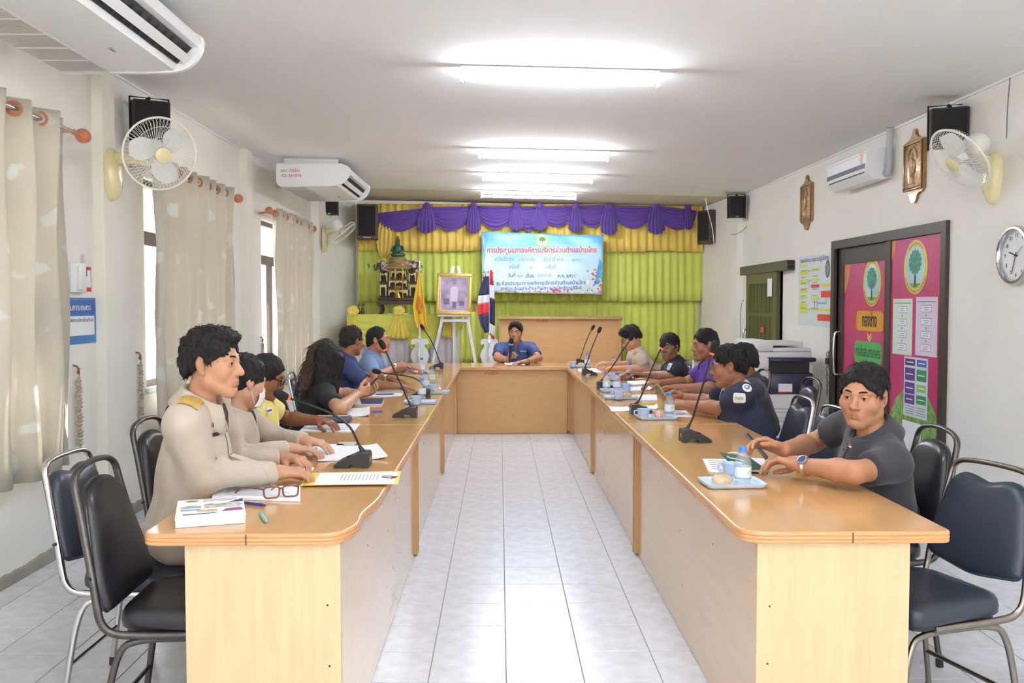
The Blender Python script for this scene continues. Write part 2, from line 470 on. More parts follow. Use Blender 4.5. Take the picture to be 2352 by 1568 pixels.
# ================================================================== fluorescent lamps
M_tube = mat('lamp_tube', (255, 255, 255), .4, emit=(238, 245, 255), estr=LAMP_STRENGTH)
M_lamp = mat('lamp_housing', (240, 242, 244), .45)
lamps = [(5.53, .37, 'fluorescent ceiling lamp nearest the camera, the longest in the picture'),
         (8.41, .41, 'second fluorescent ceiling lamp from the camera'),
         (9.94, .42, 'third fluorescent ceiling lamp, between second lamp and the stage'),
         (11.50, .37, 'smallest fluorescent ceiling lamp, just in front of the purple swags'),
         (2.60, .40, 'fluorescent ceiling lamp above the near desk ends, out of frame'),  # last two lamps are unseen, added for more light on the foreground
         (-.30, .40, 'fluorescent ceiling lamp above the photographer, out of frame')]
slope = math.atan(.122 / 5.61)
lamp_root = None
for k, (y, x, lab) in enumerate(lamps):
    if lamp_root is None:
        r = thing('fluorescent_lamp', lab, 'ceiling lamp', (x, y, cz(x) - .002), 0, 'fluorescent tubes along the ceiling')
        r.rotation_euler = (0, slope, 0)
        part('housing', MB().box(-.61, .61, -.024, .024, -.045, -.002, bev=.004, seg=1), M_lamp, r)
        part('tube', MB().cyl((-.585, 0, -.078), (.585, 0, -.078), .014, n=12), M_tube, r)
        for s in (-1, 1):
            part('lamp_holder', MB().box(s * .60 - .012, s * .60 + .012, -.017, .017, -.105, -.04, bev=.004, seg=1), M_lamp, r)
            part('end_cap', MB().cyl((s * .575, 0, -.078), (s * .59, 0, -.078), .0155, n=12), M_white, r)
        part('starter', MB().cyl((.5, 0, -.045), (.5, 0, -.06), .011, n=10), M_white, r)
        lamp_root = r
    else:
        r = dup(lamp_root, (x, y, cz(x) - .002), 0, lab); r.rotation_euler = (0, slope, 0)
# ================================================================== desks
def round_poly(pts, rads, n=6):
    out = []
    N = len(pts)
    for i in range(N):
        p = Vector(pts[i]); a = Vector(pts[i - 1]); b = Vector(pts[(i + 1) % N]); r = rads[i] if isinstance(rads, (list, tuple)) else rads
        if r <= 0: out.append((p.x, p.y)); continue
        d1 = (a - p).normalized(); d2 = (b - p).normalized()
        p0 = p + d1 * r; p1 = p + d2 * r
        for k in range(n + 1):
            t = k / n; q = p0.lerp(p, t).lerp(p.lerp(p1, t), t); out.append((q.x, q.y))
    return out
def loft(mb, loops, closed_top=True, closed_bot=True):
    n = len(loops[0]); o = len(mb.v)
    for L in loops: mb.v += [tuple(p) for p in L]
    for i in range(len(loops) - 1):
        for k in range(n):
            mb.f.append((o + i * n + k, o + i * n + (k + 1) % n, o + (i + 1) * n + (k + 1) % n, o + (i + 1) * n + k))
    if closed_bot: mb.f.append(tuple(o + k for k in range(n - 1, -1, -1)))
    if closed_top: mb.f.append(tuple(o + (len(loops) - 1) * n + k for k in range(n)))
    return mb
def offset_poly(poly, d):
    n = len(poly); out = []
    for i in range(n):
        a = Vector(poly[i - 1]); p = Vector(poly[i]); b = Vector(poly[(i + 1) % n])
        t = (b - a); t = t.normalized() if t.length > 1e-9 else Vector((1, 0))
        out.append((p.x + t.y * d, p.y - t.x * d))      # outward for counter-clockwise outlines
    return out
BAND = [(.713, 0), (.715, .004), (.722, .0055), (.7245, .003), (.727, .0055), (.734, .0055), (.7365, .003), (.739, .0055), (.746, .005), (.7495, .002), (.7502, -.002)]
def desk(name, label, outline, panels, mtop, extra=()):
    xs = [p[0] for p in outline]; ys = [p[1] for p in outline]
    base = ((min(xs) + max(xs)) / 2, (min(ys) + max(ys)) / 2, 0)
    t = thing(name, label, 'desk', base, 0, 'beech desks set in a U')
    part('desktop', MB().prism(outline, .7135, .7500), mtop, t, world=True, smooth=0)
    b = MB(); loft(b, [[(x, y, z) for x, y in offset_poly(outline, d)] for z, d in BAND], False, False)
    part('edge_band', b, M_edge, t, world=True, smooth=60)
    for nm, (x0, x1, y0, y1, z0, z1), m in panels:
        part(nm, MB().box(x0, x1, y0, y1, z0, z1, bev=.0015, seg=1), m, t, world=True)
    for nm, mb, m in extra: part(nm, mb, m, t, world=True)
    return t
M_seam = mat('seam_dark', (150, 105, 62), .5)
M_hole = mat('screw_plug', (110, 74, 44), .6)
def side_desk(side, y0, y1, k, label, near=False):
    s = -1 if side == 'l' else 1
    if side == 'l': xin, xout, pin = -.437, -1.083, -.490
    else: xin, xout, pin = .742, 1.382, .795
    rn = .09 if near else .012
    if side == 'l':
        pts = [(xout, y0), (xin, y0), (xin, y1), (xout, y1)]
        if near:
            pts = [(xout, y0), (xin - .055, y0), (xin - .012, y0 + .13), (xin - .03, y0 + .26), (xin, y0 + .46), (xin, y1), (xout, y1)]
            ol = round_poly(pts, [.05, .06, .06, .08, .1, .01, .01])
        else: ol = round_poly(pts, .012)
    else:
        pts = [(xin, y0), (xout, y0), (xout, y1), (xin, y1)]
        ol = round_poly(pts, [rn, .03 if near else .012, .012, .012])
    pa = pin; pb = pin + s * .018
    ex0 = pin - s * .018; ex1 = pin + s * .475
    lo, hi = min(ex0, ex1), max(ex0, ex1)
    e0 = y0 + (.028 if near else .012); e1 = y1 - .012
    M_mod = M_side
    P = [('end_panel', (lo if not near else min(pin, ex1), hi if not near else max(pin, ex1), e0, e0 + .02, .004, .7135), M_end if near else M_post),
         ('end_panel', (lo, hi, e1 - .045, e1, .02 if k else .012, .7135), M_post),
         ('modesty_panel', (min(pa, pb), max(pa, pb), e0 + .0205, e1 - .0455, .004, .7130), M_mod)]
    ex = []
    if near:
        xm = -.768 if side == 'l' else 1.078
        ex.append(('edge_joint', MB().box(xm - .002, xm + .002, y0 - .0065, y0 + .004, .716, .748), M_hole))
        for (a, z) in ((-.53, .52), (-.525, .33)) if side == 'l' else ((.835, .51), (.83, .33)):
            ex.append(('screw_plug', MB().cyl((a, e0 - .0012, z), (a, e0 + .004, z), .0035, n=8), M_hole))
        if side == 'l': ex.append(('seam', MB().box(xout + .004, xin - .004, y0 + .64, y0 + .643, .7495, .7506), M_seam))
    for yy, z in ((y0 + .6, .55), (y0 + 1.2, .45), (y0 + 1.75, .56), (y0 + 1.15, .22)):
        ex.append(('screw_plug', MB().cyl((pin - s * .0012, yy, z), (pin + s * .004, yy, z), .004, n=8), M_hole))
    return desk('desk', label, ol, P, M_top, ex)
side_desk('l', 2.700, 5.140, 0, 'front left beech desk with a thick picture-covered book on its corner', True)
side_desk('l', 5.156, 7.580, 1, 'middle beech desk of the left row, woman in black leaning on it')
side_desk('l', 7.596, 9.870, 2, 'far left beech desk in front of the men in blue shirts')
side_desk('r', 2.700, 5.140, 0, 'front right beech desk with a single snack tray near its end', True)
side_desk('r', 5.156, 7.580, 1, 'middle beech desk of the right row under the navy polo man\'s arms')
side_desk('r', 7.596, 9.870, 2, 'far right beech desk beside the khaki man with glasses')
# cross desk at the head
ol = round_poly([(-1.09, 9.888), (1.39, 9.888), (1.39, 10.55), (-1.09, 10.55)], .012)
cross = desk('desk', 'beech head desk closing the U in front of the chairman', ol,
     [('modesty_panel', (-.474, .752, 9.935, 9.953, .004, .7130), mat('head_desk_beech', (202, 160, 108), .45, var=.04, vscale=4, stretch=(1, 3, 14), detail=6)),
      ('end_panel', (-.515, -.476, 9.925, 10.45, .004, .7130), M_post), ('end_panel', (.754, .790, 9.925, 10.45, .03, .7130), M_post),
      ('end_panel', (-1.05, -1.03, 9.925, 10.5, .004, .7130), M_post), ('end_panel', (1.33, 1.35, 9.925, 10.5, .004, .7130), M_post)], M_topx,
     [('screw_plug', MB().cyl((x, 9.9335, z), (x, 9.94, z), .004, n=8), M_hole) for x, z in ((-.45, .57), (.14, .56), (.73, .56), (.14, .37), (-.45, .38), (.73, .38), (.14, .2), (-.15, .13), (.44, .13), (-.24, .03), (.53, .03))])
wallM = Matrix(((1, 0, 0, 0), (0, 0, -1, 0), (0, 1, 0, 0), (0, 0, 0, 1)))      # text plane facing -y
def wl(p, parent): return wmat(parent).inverted() @ Matrix.Translation(p) @ wallM
lettering('บ้านไทร', .036, M_red, cross, wl((-.09, 9.9335, .674), cross), width=.15, bold=.0006)
lettering('400  54  0002', .032, mat('faded_print', (196, 160, 100), .7), cross, wl((.165, 9.9335, .672), cross), width=.26)
# desk on the stage behind the chairman
pd = aty(1287, 727, 12.35)
t = thing('speaker_desk', 'long beech desk with panelled front standing on the stage', 'desk', (pd.x, 12.35, STAGE_Z))
zt = pd.z
part('desktop', MB().box(pd.x - .86, pd.x + .86, 12.30, 12.72, zt - .035, zt, bev=.006), mat('stage_desk_top', (196, 148, 104), .3, var=.06, vscale=4, stretch=(1, 10, 1)), t, world=True)
part('front_panel', MB().box(pd.x - .80, pd.x + .80, 12.36, 12.38, STAGE_Z, zt - .0355), mat('stage_desk_front', (204, 160, 108), .5, var=.05, vscale=4, stretch=(1, 2, 14), detail=6), t, world=True)
for s in (-1, 1): part('side_panel', MB().box(pd.x + s * .82 - .0195, pd.x + s * .82 + .0195, 12.34, 12.68, STAGE_Z, zt - .0355), M_post, t, world=True)
lettering('บ้านไทร', .04, M_red, t, wl((pd.x - .25, 12.3585, zt - .065), t), width=.15, bold=.0006)

# ================================================================== banquet chairs
M_padA = mat('navy_grey_vinyl', (48, 55, 68), .36, bump=.04, bscale=260)
M_padB = mat('black_vinyl', (36, 35, 40), .3, bump=.04, bscale=260)
M_rub = mat('rubber', (50, 48, 46), .8)
M_darktube = mat('worn_dark_tube', (92, 88, 86), .34, metal=.85, var=.15, vscale=25)
def smooth_path(ctrl, n=6):
    P = [Vector(p) for p in ctrl]; out = [P[0]]
    for i in range(1, len(P) - 1):
        a = P[i].lerp(P[i - 1], .5 if i > 1 else .45); b = P[i].lerp(P[i + 1], .5 if i < len(P) - 2 else .45)
        for k in range(n + 1):
            t = k / n; out.append(a.lerp(P[i], t).lerp(P[i].lerp(b, t), t))
    out.append(P[-1]); return out
def make_chair(kind, label, loc, rz, group):
    heart = kind == 'heart'
    fm = M_chrome if heart else M_darktube
    if kind == 'brown': fm = M_dchrome; heart = True
    pm = M_padA if heart else M_padB
    t = thing('banquet_chair', label, 'chair', loc, rz, group)
    # seat cushion
    ol = round_poly([(-.205, -.185), (.20, -.215), (.20, .215), (-.205, .185)], [.08, .06, .06, .08], 5)
    L = []
    for z, s in ((.425, .955), (.432, .99), (.455, 1.0), (.474, .985), (.487, .94), (.494, .84), (.498, .6), (.499, .3), (.4992, .03)):
        L.append([(x * s, y * s, z) for x, y in ol])
    part('seat', loft(MB(), L), pm, t, smooth=70)
    part('seat_board', MB().prism([(x * .93, y * .93) for x, y in ol], .412, .4245), M_black, t)
    # backrest pad on a leaning plane: u across, w up; x = back line
    H = .885 if heart else .925
    lean = lambda z: -.225 - (z - .45) * .235
    wb, wt = .205, (.165 if heart else .155)
    if heart:
        pts = [(-wb * .98, .535), (0, .505), (wb * .98, .535), (wb, .60), (wt, H - .085), (wt * .72, H - .042), (.05, H - .055), (0, H - .07), (-.05, H - .055), (-wt * .72, H - .042), (-wt, H - .085), (-wb, .60)]
        ol2 = round_poly(pts, [.03, .05, .03, .05, .03, .04, .02, .03, .02, .04, .03, .05], 4)
    else:
        pts = [(-wb * .97, .485), (wb * .97, .485), (wb * 1.02, .58), (wt, H - .17), (wt * .80, H - .07), (0, H - .04), (-wt * .80, H - .07), (-wt, H - .17), (-wb * 1.02, .58)]
        ol2 = round_poly(pts, [.03, .03, .06, .05, .05, .06, .05, .05, .06], 4)
    cz0 = sum(p[1] for p in ol2) / len(ol2)
    L = []
    for dx, s in ((-.012, .97), (-.008, .995), (.006, 1.0), (.018, .985), (.028, .945), (.034, .86), (.038, .6), (.039, .3), (.0392, .02)):
        L.append([(lean(cz0 + (z - cz0) * s) + dx, u * s, cz0 + (z - cz0) * s) for u, z in ol2])
    bk = part('backrest', loft(MB(), L), pm, t, smooth=70)
    # welt round the pad
    b = MB(); b.tube([(lean(z) + .006, u * 1.0, z) for u, z in ol2], .0035, 6, closed=True); part('piping', b, pm, bk)
    # back frame loop
    yb_, yt = .212, wt + .014
    side = lambda s: [(.10, s * .19, .412), (-.13, s * .195, .412), (-.235, s * yb_, .43), (lean(.56), s * yb_, .56), (lean(H - .10), s * yt, H - .10)]
    if heart: topc = [(lean(H - .03), yt * .98, H - .02), (lean(H), yt * .6, H), (lean(H), -yt * .6, H), (lean(H - .03), -yt * .98, H - .02)]
    else: topc = [(lean(H - .02), yt * 1.0, H - .01), (lean(H), 0, H + .012), (lean(H - .02), -yt * 1.0, H - .01)]
    path = smooth_path(side(1) + topc + side(-1)[::-1], 5)
    part('back_frame', MB().tube(path, .0125, 8, ry=.8), fm, t, smooth=60)
    for sx in (1, -1):
        for sy in (1, -1):
            p = smooth_path([(sx * -.02, sy * .172, .396), (sx * .13, sy * .176, .396), (sx * .20, sy * .19, .37), (sx * .255, sy * .205, .012)], 6)
            lg = part('leg', MB().tube(p, .0115, 8, ry=.85), fm, t, smooth=60)
            part('rubber_foot', MB().cyl((sx * .254, sy * .205, 0), (sx * .2515, sy * .204, .03), .0145, n=10), M_rub, lg)
    for sx in (1, -1):
        part('stretcher', MB().cyl((sx * .232, -.197, .16), (sx * .232, .197, .16), .008, n=8), fm, t)
    part('seat_rail', MB().cyl((.12, -.175, .405), (.12, .175, .405), .008, n=8), fm, t)
    part('seat_rail', MB().cyl((-.12, -.175, .405), (-.12, .175, .405), .008, n=8), fm, t)
    for sy in (1, -1): part('bolt', MB().cyl((lean(.60) - .004, sy * (yb_ + .006), .60), (lean(.60) - .004, sy * (yb_ + .014), .60), .006, n=8), M_black, t)
    return t
G1 = 'banquet chairs round the desks'
chA = make_chair('heart', 'blue-grey banquet chair with shiny chrome frame, the near khaki man sits on it', (-1.30, 3.36, 0), 0, G1)
chB = make_chair('round', 'empty black banquet chair with dark arched frame at the near left corner', (-1.005, 2.965, 0), .04, G1)
chR = make_chair('brown', 'empty slate-coloured banquet chair with brownish frame at the right picture edge', (1.42, 3.0, 0), PI + .30, G1)
def seat_for(root, x, y, rz, label): return dup(root, (x, y, 0), rz, label, G1)
# ================================================================== ceiling air conditioners
M_acw = mat('aircon_white', (236, 238, 240), .4)
M_acg = mat('aircon_grille', (206, 200, 197), .6)
M_acd = mat('aircon_duct_dark', (52, 54, 60), .6)
def ceiling_ac(label, x0, y0, y1, ztop, writing):
    t = thing('ceiling_air_conditioner', label, 'air conditioner', (x0, y0, ztop), 0, 'white ceiling air conditioners')
    Ly = y1 - y0
    prof = [(0, 0), (0, -.19), (.022, -.222), (.50, -.222), (.60, -.214), (.612, -.185), (.69, -.10), (.725, -.095), (.742, -.072), (.735, -.045), (.66, 0)]
    Mx = Matrix(((1, 0, 0, 0), (0, 0, 1, 0), (0, 1, 0, 0), (0, 0, 0, 1)))
    part('body', MB().prism(prof[::-1], .03, Ly - .03, Mx), M_acw, t, smooth=30)
    full = [(0, .0), (-.004, -.05), (-.004, -.18), (.004, -.21), (.02, -.227), (.50, -.227), (.56, -.2255), (.60, -.222), (.64, -.212), (.675, -.195), (.705, -.170), (.728, -.14), (.743, -.105), (.75, -.07), (.745, -.045), (.72, -.025), (.66, 0)]
    for k, (a, b) in enumerate(((0, .0298), (Ly - .0298, Ly))):
        part('end_cover', MB().prism(full[::-1], a, b, Mx), M_acw, t, smooth=30)
    # dark outlet with deflecting vane
    part('outlet', MB().add([(.617, .04, -.184), (.694, .04, -.102), (.694, Ly - .04, -.102), (.617, Ly - .04, -.184)], [(0, 1, 2, 3)]), M_acd, t, smooth=0)
    for k in range(14):
        y = .08 + (Ly - .16) * k / 13
        part('deflector', MB().add([(.625, y - .002, -.189), (.69, y - .002, -.119), (.69, y + .002, -.119), (.625, y + .002, -.189), (.622, y - .002, -.180), (.687, y - .002, -.108), (.687, y + .002, -.108), (.622, y + .002, -.180)],
             [(0, 1, 2, 3), (7, 6, 5, 4), (0, 4, 5, 1), (1, 5, 6, 2), (2, 6, 7, 3), (3, 7, 4, 0)]), M_acd, t, smooth=0)
    part('vane', MB().prism([(.655, -.182), (.690, -.150), (.685, -.144), (.650, -.176)], .045, Ly - .045, Mx), M_acw, t)
    # underside intake grille: six panels of fine slats
    part('intake_opening', MB().box(.03, .27, .06, Ly - .06, -.2232, -.2222), mat('aircon_filter', (120, 112, 110), .8), t, smooth=0)
    n = 6
    for p in range(n):
        a = .06 + (Ly - .12) * p / n + .008; b = .06 + (Ly - .12) * (p + 1) / n - .008
        g = MB(); m = 13
        for i in range(m):
            y = a + (b - a) * (i + .5) / m; g.box(.03, .27, y - .0045, y + .0045, -.229, -.2233)
        tag(part('intake_slats', g, M_acg, t, smooth=0), kind='stuff')
    for p in range(n + 1):
        y = .06 + (Ly - .12) * p / n
        part('grille_rib', MB().box(.025, .275, y - .0065, y + .0065, -.2305, -.2225), M_acw, t, smooth=0)
    part('grille_rim', MB().box(.272, .278, .05, Ly - .05, -.2305, -.2225), M_acw, t, smooth=0)
    Mb = Matrix(((0, 1, 0, .46), (1, 0, 0, Ly * .68), (0, 0, -1, -.2276), (0, 0, 0, 1)))
    lettering('Haier', .035, mat('logo_grey', (150, 152, 156), .4), t, Mb, name='logo')
    part('mount_plate', MB().box(.05, .60, .10, .16, 0, cz(x0) - ztop - .004), M_acw, t); part('mount_plate', MB().box(.05, .60, Ly - .16, Ly - .10, 0, cz(x0) - ztop - .004), M_acw, t)
    part('drain_pipe', MB().tube(smooth_path([(.02, Ly * .55, -.10), (-.08, Ly * .55, -.11), (-.20, Ly * .55, -.15)], 4), .028, 10), mat('pipe_foam', (188, 190, 194), .8), t)
    if writing:
        lettering('อบต. บ้านไทร', .045, M_red, t, Matrix.Translation((.14, -.0012, -.072)) @ wallM, width=.19)
        lettering('420 58 0074', .042, M_red, t, Matrix.Translation((.15, -.0012, -.125)) @ wallM, width=.20)
    return t
ceiling_ac('large white ceiling air conditioner at the top left corner of the picture', -2.285, 3.36, 4.76, 2.868, False)
ceiling_ac('smaller-looking ceiling air conditioner with red stencilled writing above the third window', -2.265, 9.20, 10.60, 2.868, True)
# ------------------------------------------------------------------ wall air conditioner on the right
y0, y1, z0, z1 = 7.10, 7.96, 2.43, 2.68
t = thing('wall_air_conditioner', 'white split air conditioner on the right wall with grey pipe', 'air conditioner', (XR, (y0 + y1) / 2, z0))
prof = [(XR - .001, z0 + .01), (XR - .001, z1), (XR - .17, z1), (XR - .205, z1 - .02), (XR - .205, z0 + .09), (XR - .19, z0 + .045), (XR - .14, z0), (XR - .06, z0)]
My = Matrix(((1, 0, 0, 0), (0, 0, 1, 0), (0, 1, 0, 0), (0, 0, 0, 1)))
part('body', MB().prism(prof, y0, y1, My), M_acw, t, world=True, smooth=30)
part('display_strip', MB().box(XR - .2075, XR - .2052, y0 + .02, y1 - .02, z0 + .092, z0 + .128), mat('aircon_navy', (44, 42, 84), .3), t, world=True)
part('outlet', MB().box(XR - .1995, XR - .1925, y0 + .05, y1 - .05, z0 + .058, z0 + .066), M_acd, t, world=True)
part('panel_gap', MB().box(XR - .2062, XR - .2050, y0 + .02, y1 - .02, z1 - .045, z1 - .041), M_acg, t, world=True)
part('energy_sticker', MB().box(XR - .2075, XR - .2052, y0 + .06, y0 + .12, z0 + .135, z0 + .225), mat('sticker_peach', (232, 200, 186), .6), t, world=True)
part('pipe', MB().tube(smooth_path([(XR - .05, y0 - .002, z0 + .05), (XR - .05, y0 - .04, z0 + .03), (XR - .045, y0 - .055, z0 + .12), (XR - .04, y0 - .055, cz(XR) - .005)], 5), .026, 10), mat('pipe_foam', (188, 190, 194), .8), t, world=True)

# ================================================================== wall fans
M_fcream = mat('fan_cream', (232, 219, 172), .3, coat=.4)
M_fwhite = mat('fan_white', (236, 234, 226), .4)
M_fblade = mat('fan_blade', (222, 224, 224), .35)
def wall_fan(label, mount, wall_dir, head, face, R=.215, detail=True):
    """mount: point on the wall; wall_dir: out of the wall; head: hub centre; face: direction the fan looks"""
    t = thing('wall_fan', label, 'fan', mount, 0, 'oscillating wall fans')
    m = Vector(mount); n = Vector(wall_dir).normalized(); h = Vector(head); f = Vector(face).normalized()
    side = Vector((0, 0, 1)).cross(n)
    # base: tear-drop plate bulging out of the wall with arm
    L = []
    for d, s in ((0, 1.0), (.02, .99), (.045, .9), (.065, .68), (.074, .3)):
        lp = []
        for k in range(24):
            a = 2 * PI * k / 24
            z = math.cos(a) * .165; w = math.sin(a) * .078 * (1 + .25 * math.cos(a))
            lp.append(m + n * d + side * (w * s) + Vector((0, 0, z * s - .02 * (1 - s))))
        L.append(lp)
    part('bracket', loft(MB(), L), M_fcream, t, world=True, smooth=60)
    top = m + n * .03 + Vector((0, 0, .10)); j = h - f * .17 + Vector((0, 0, -.075))
    part('arm', MB().tube(smooth_path([m + n * .02 + Vector((0, 0, .085)), top + n * .05 + Vector((0, 0, .005)), j.lerp(top, .35) + Vector((0, 0, .01)), j], 5), [.045, .044, .043, .042, .04, .038, .036, .034, .032, .03, .028, .027, .026, .025][:14], 12), M_fcream, t, world=True)
    part('neck', MB().cyl(j - Vector((0, 0, .02)), h - f * .16, .024, .03, 12), M_fwhite, t, world=True)
    Mf = frame(h, f)
    mot = MB().lathe([(.001, -.235), (.05, -.232), (.068, -.21), (.074, -.15), (.07, -.10), (.055, -.085), (.001, -.084)], 24, Mf)
    part('motor_housing', mot, M_fwhite, t, world=True)
    g = part('guard_ring', MB().tube([Mf @ Vector((R * math.cos(2 * PI * k / 40), R * math.sin(2 * PI * k / 40), -.03)) for k in range(40)], .0065, 8, closed=True), M_fwhite, t, world=True)
    wires = MB(); NW = 60 if detail else 40
    for k in range(NW):
        a = 2 * PI * k / NW
        c, s = math.cos(a), math.sin(a); c2, s2 = math.cos(a + .35), math.sin(a + .35)
        wires.tube([Mf @ Vector(p) for p in ((.05 * c2, .05 * s2, .035), (R * .55 * (c + c2) / 2, R * .55 * (s + s2) / 2, .036), (R * .9 * c, R * .9 * s, .012), (R * c, R * s, -.03))], .0013, 4, cap=False)
        wires.tube([Mf @ Vector(p) for p in ((R * c, R * s, -.03), (R * .9 * c, R * .9 * s, -.068), (R * .45 * c, R * .45 * s, -.085), (.06 * c, .06 * s, -.085))], .0013, 4, cap=False)
    for rr, zz in ((R * .5, .0355), (R * .78, .027)):
        wires.tube([Mf @ Vector((rr * math.cos(2 * PI * k / 36), rr * math.sin(2 * PI * k / 36), zz)) for k in range(36)], .0013, 4, closed=True)
    tag(part('guard_wires', wires, M_fwhite, t, world=True), kind='stuff')
    part('badge', MB().lathe([(.001, .046), (.03, .044), (.046, .038), (.048, .030), (.001, .029)], 24, Mf), M_fcream, t, world=True)
    for k in range(3):
        a0 = k * 2 * PI / 3 + .5
        def bl(u, v, a0=a0):
            r = .035 + (R * .84 - .035) * u; wd = .35 + .75 * math.sin(PI * min(1, .25 + u * .75)) * (1 if u < .97 else .8)
            a = a0 + (v - .5) * 2 * wd * .62 + .25 * u
            return Mf @ Vector((r * math.cos(a), r * math.sin(a), -.035 + (v - .5) * .045 * (1 - .3 * u)))
        part('blade', MB().sheet(bl, 8, 8, .0022), M_fblade, t, world=True, smooth=60)
    part('hub', MB().lathe([(.001, -.01), (.024, -.014), (.032, -.03), (.032, -.065), (.001, -.066)], 20, Mf), M_fwhite, t, world=True)
    return t
f1h = aty(371, 355, 5.45)
wall_fan('cream wall fan on the left pillar with its round cage facing the room', (-2.447, 5.70, 2.255), (1, 0, 0), f1h, (.60, -.75, -.27))
f2h = aty(2196, 372, 5.52)
wall_fan('cream wall fan high on the right wall beside the plaque', (XR, 5.60, 2.23), (-1, 0, 0), f2h, (-.76, -.10, -.60))
f3h = aty(792, 538, 12.0)
wall_fan('far wall fan beside the stage, cage seen edge on', (-2.385, 12.12, 2.30), (1, .2, 0), f3h, (.63, .15, -.76), .20, False)
part('power_cord', MB().tube(smooth_path([aty(2320, 178, 5.36), aty(2313, 260, 5.42), aty(2311, 362, 5.55)], 5), .0035, 6), M_ink, None)
bpy.data.objects['power_cord']['label'] = 'thin grey cord running down the wall to the right fan'; bpy.data.objects['power_cord']['category'] = 'cord'

# ================================================================== loudspeakers
M_spk = mat('speaker_black', (36, 34, 37), .55, bump=.15, bscale=500)
M_spkb = mat('speaker_brown', (82, 62, 56), .55)
M_spkf = mat('speaker_cloth', (33, 30, 34), .9, bump=.2, bscale=400)
def wall_speaker(label, c, rz, tilt, w, d, h, arm):
    t = thing('wall_speaker', label, 'loudspeaker', c, rz, 'black wall loudspeakers')
    Rm = Matrix.Rotation(tilt, 4, 'X')
    part('cabinet', MB().box(-w / 2, w / 2, 0, d, -h / 2, h / 2, bev=.012, M=Rm), M_spk, t)
    part('front_grille', MB().box(-w / 2 + .012, w / 2 - .012, -.010, -.0005, -h / 2 + .03, h / 2 - .012, bev=.004, M=Rm), M_spkf, t)
    part('badge', MB().box(-.018, .018, -.0115, -.002, -h / 2 + .012, -h / 2 + .022, M=Rm), M_dchrome, t)
    part('bracket', MB().tube([Rm @ Vector(p) for p in ((w / 2 + .006, d * .5, -h / 2 - .006), (w / 2 + .006, d * .9, h / 2 + .02), (-w / 2 - .006, d * .9, h / 2 + .02), (-w / 2 - .006, d * .5, -h / 2 - .006))], .008, 6), M_black, t)
    part('wall_arm', MB().cyl(Rm @ Vector((0, d * .9, h / 2 + .02)), arm, .012, n=8), M_black, t)
    return t
p = aty(349, 283, 6.05)
wall_speaker('black loudspeaker behind the fan on the left pillar', p, math.radians(28), .14, .235, .16, .30, (-.08, .26, .12))
p = aty(2181, 294, 5.95)
wall_speaker('black loudspeaker behind the fan on the right wall', p, math.radians(-22), .14, .235, .16, .27, (.07, .24, .12))
p = aty(756, 476, 12.25)
wall_speaker('small black loudspeaker below the far ceiling air conditioner', p + Vector((0, 0, .03)), .2, .05, .23, .12, .26, (-.03, .1, .10))
p = aty(1694, 475, 11.15)
wall_speaker('small black loudspeaker where the right wall meets the stage', p, -.1, .08, .205, .14, .27, (.10, .26, .10))
def pa_speaker(label, c, rz, w, d, h):
    t = thing('stage_speaker', label, 'loudspeaker', c, rz, 'brown stage loudspeakers')
    part('cabinet', MB().box(-w / 2, w / 2, 0, d, -h / 2, h / 2, bev=.008), M_spkb, t)
    part('front_frame', MB().box(-w / 2 + .006, w / 2 - .006, -.008, -.0005, -h / 2 + .006, h / 2 - .006, bev=.004), M_spkb, t)
    part('front_cloth', MB().box(-w / 2 + .026, w / 2 - .026, -.014, -.0085, -h / 2 + .045, h / 2 - .026, bev=.003), M_spkf, t)
    part('badge', MB().box(-.05, .05, -.0125, -.0085, -h / 2 + .018, -h / 2 + .03), M_dchrome, t)
    return t
p = aty(843, 509, 12.50)
pa_speaker('brown cabinet loudspeaker with black cloth left of the purple swags', p, .08, .28, .26, .48)
p = aty(1617, 521, 12.42)
pa_speaker('brown cabinet loudspeaker turned sideways right of the purple swags', p, -1.05, .26, .24, .46)
for o_ in bpy.data.objects:
    if o_.name.startswith('stage_speaker'):
        part('wall_mount', MB().cyl((0, .24, .1), (0, .45, .1), .015, n=8), M_black, o_)

# ================================================================== window curtains
M_cur = bpy.data.materials.new('curtain_floral'); M_cur.use_nodes = True
_n = M_cur.node_tree; _b = _n.nodes['Principled BSDF']; _L = _n.links.new
_tc = _n.nodes.new('ShaderNodeTexCoord'); _vo = _n.nodes.new('ShaderNodeTexVoronoi'); _vo.inputs['Scale'].default_value = 7
_mp = _n.nodes.new('ShaderNodeMapping'); _mp.inputs['Scale'].default_value = (0, 1.3, .8); _L(_tc.outputs['Object'], _mp.inputs[0])
_dn = _n.nodes.new('ShaderNodeTexNoise'); _dn.inputs['Scale'].default_value = 9; _L(_mp.outputs[0], _dn.inputs[0])
_ad = _n.nodes.new('ShaderNodeMixRGB'); _ad.inputs[0].default_value = .12; _L(_mp.outputs[0], _ad.inputs[1]); _L(_dn.outputs['Color'], _ad.inputs[2])
_L(_ad.outputs[0], _vo.inputs['Vector'])
_cr = _n.nodes.new('ShaderNodeValToRGB'); _e = _cr.color_ramp.elements
_e[0].position = .20; _e[0].color = lin((228, 229, 224)); _e[1].position = .27; _e[1].color = lin((217, 211, 197))
_L(_vo.outputs['Distance'], _cr.inputs[0]); _L(_cr.outputs[0], _b.inputs['Base Color']); _b.inputs['Roughness'].default_value = .75
_b.inputs['Sheen Weight'].default_value = .2
_tb = _n.nodes.new('ShaderNodeBsdfTranslucent'); _L(_cr.outputs[0], _tb.inputs[0])
_ms = _n.nodes.new('ShaderNodeMixShader'); _ms.inputs[0].default_value = .32
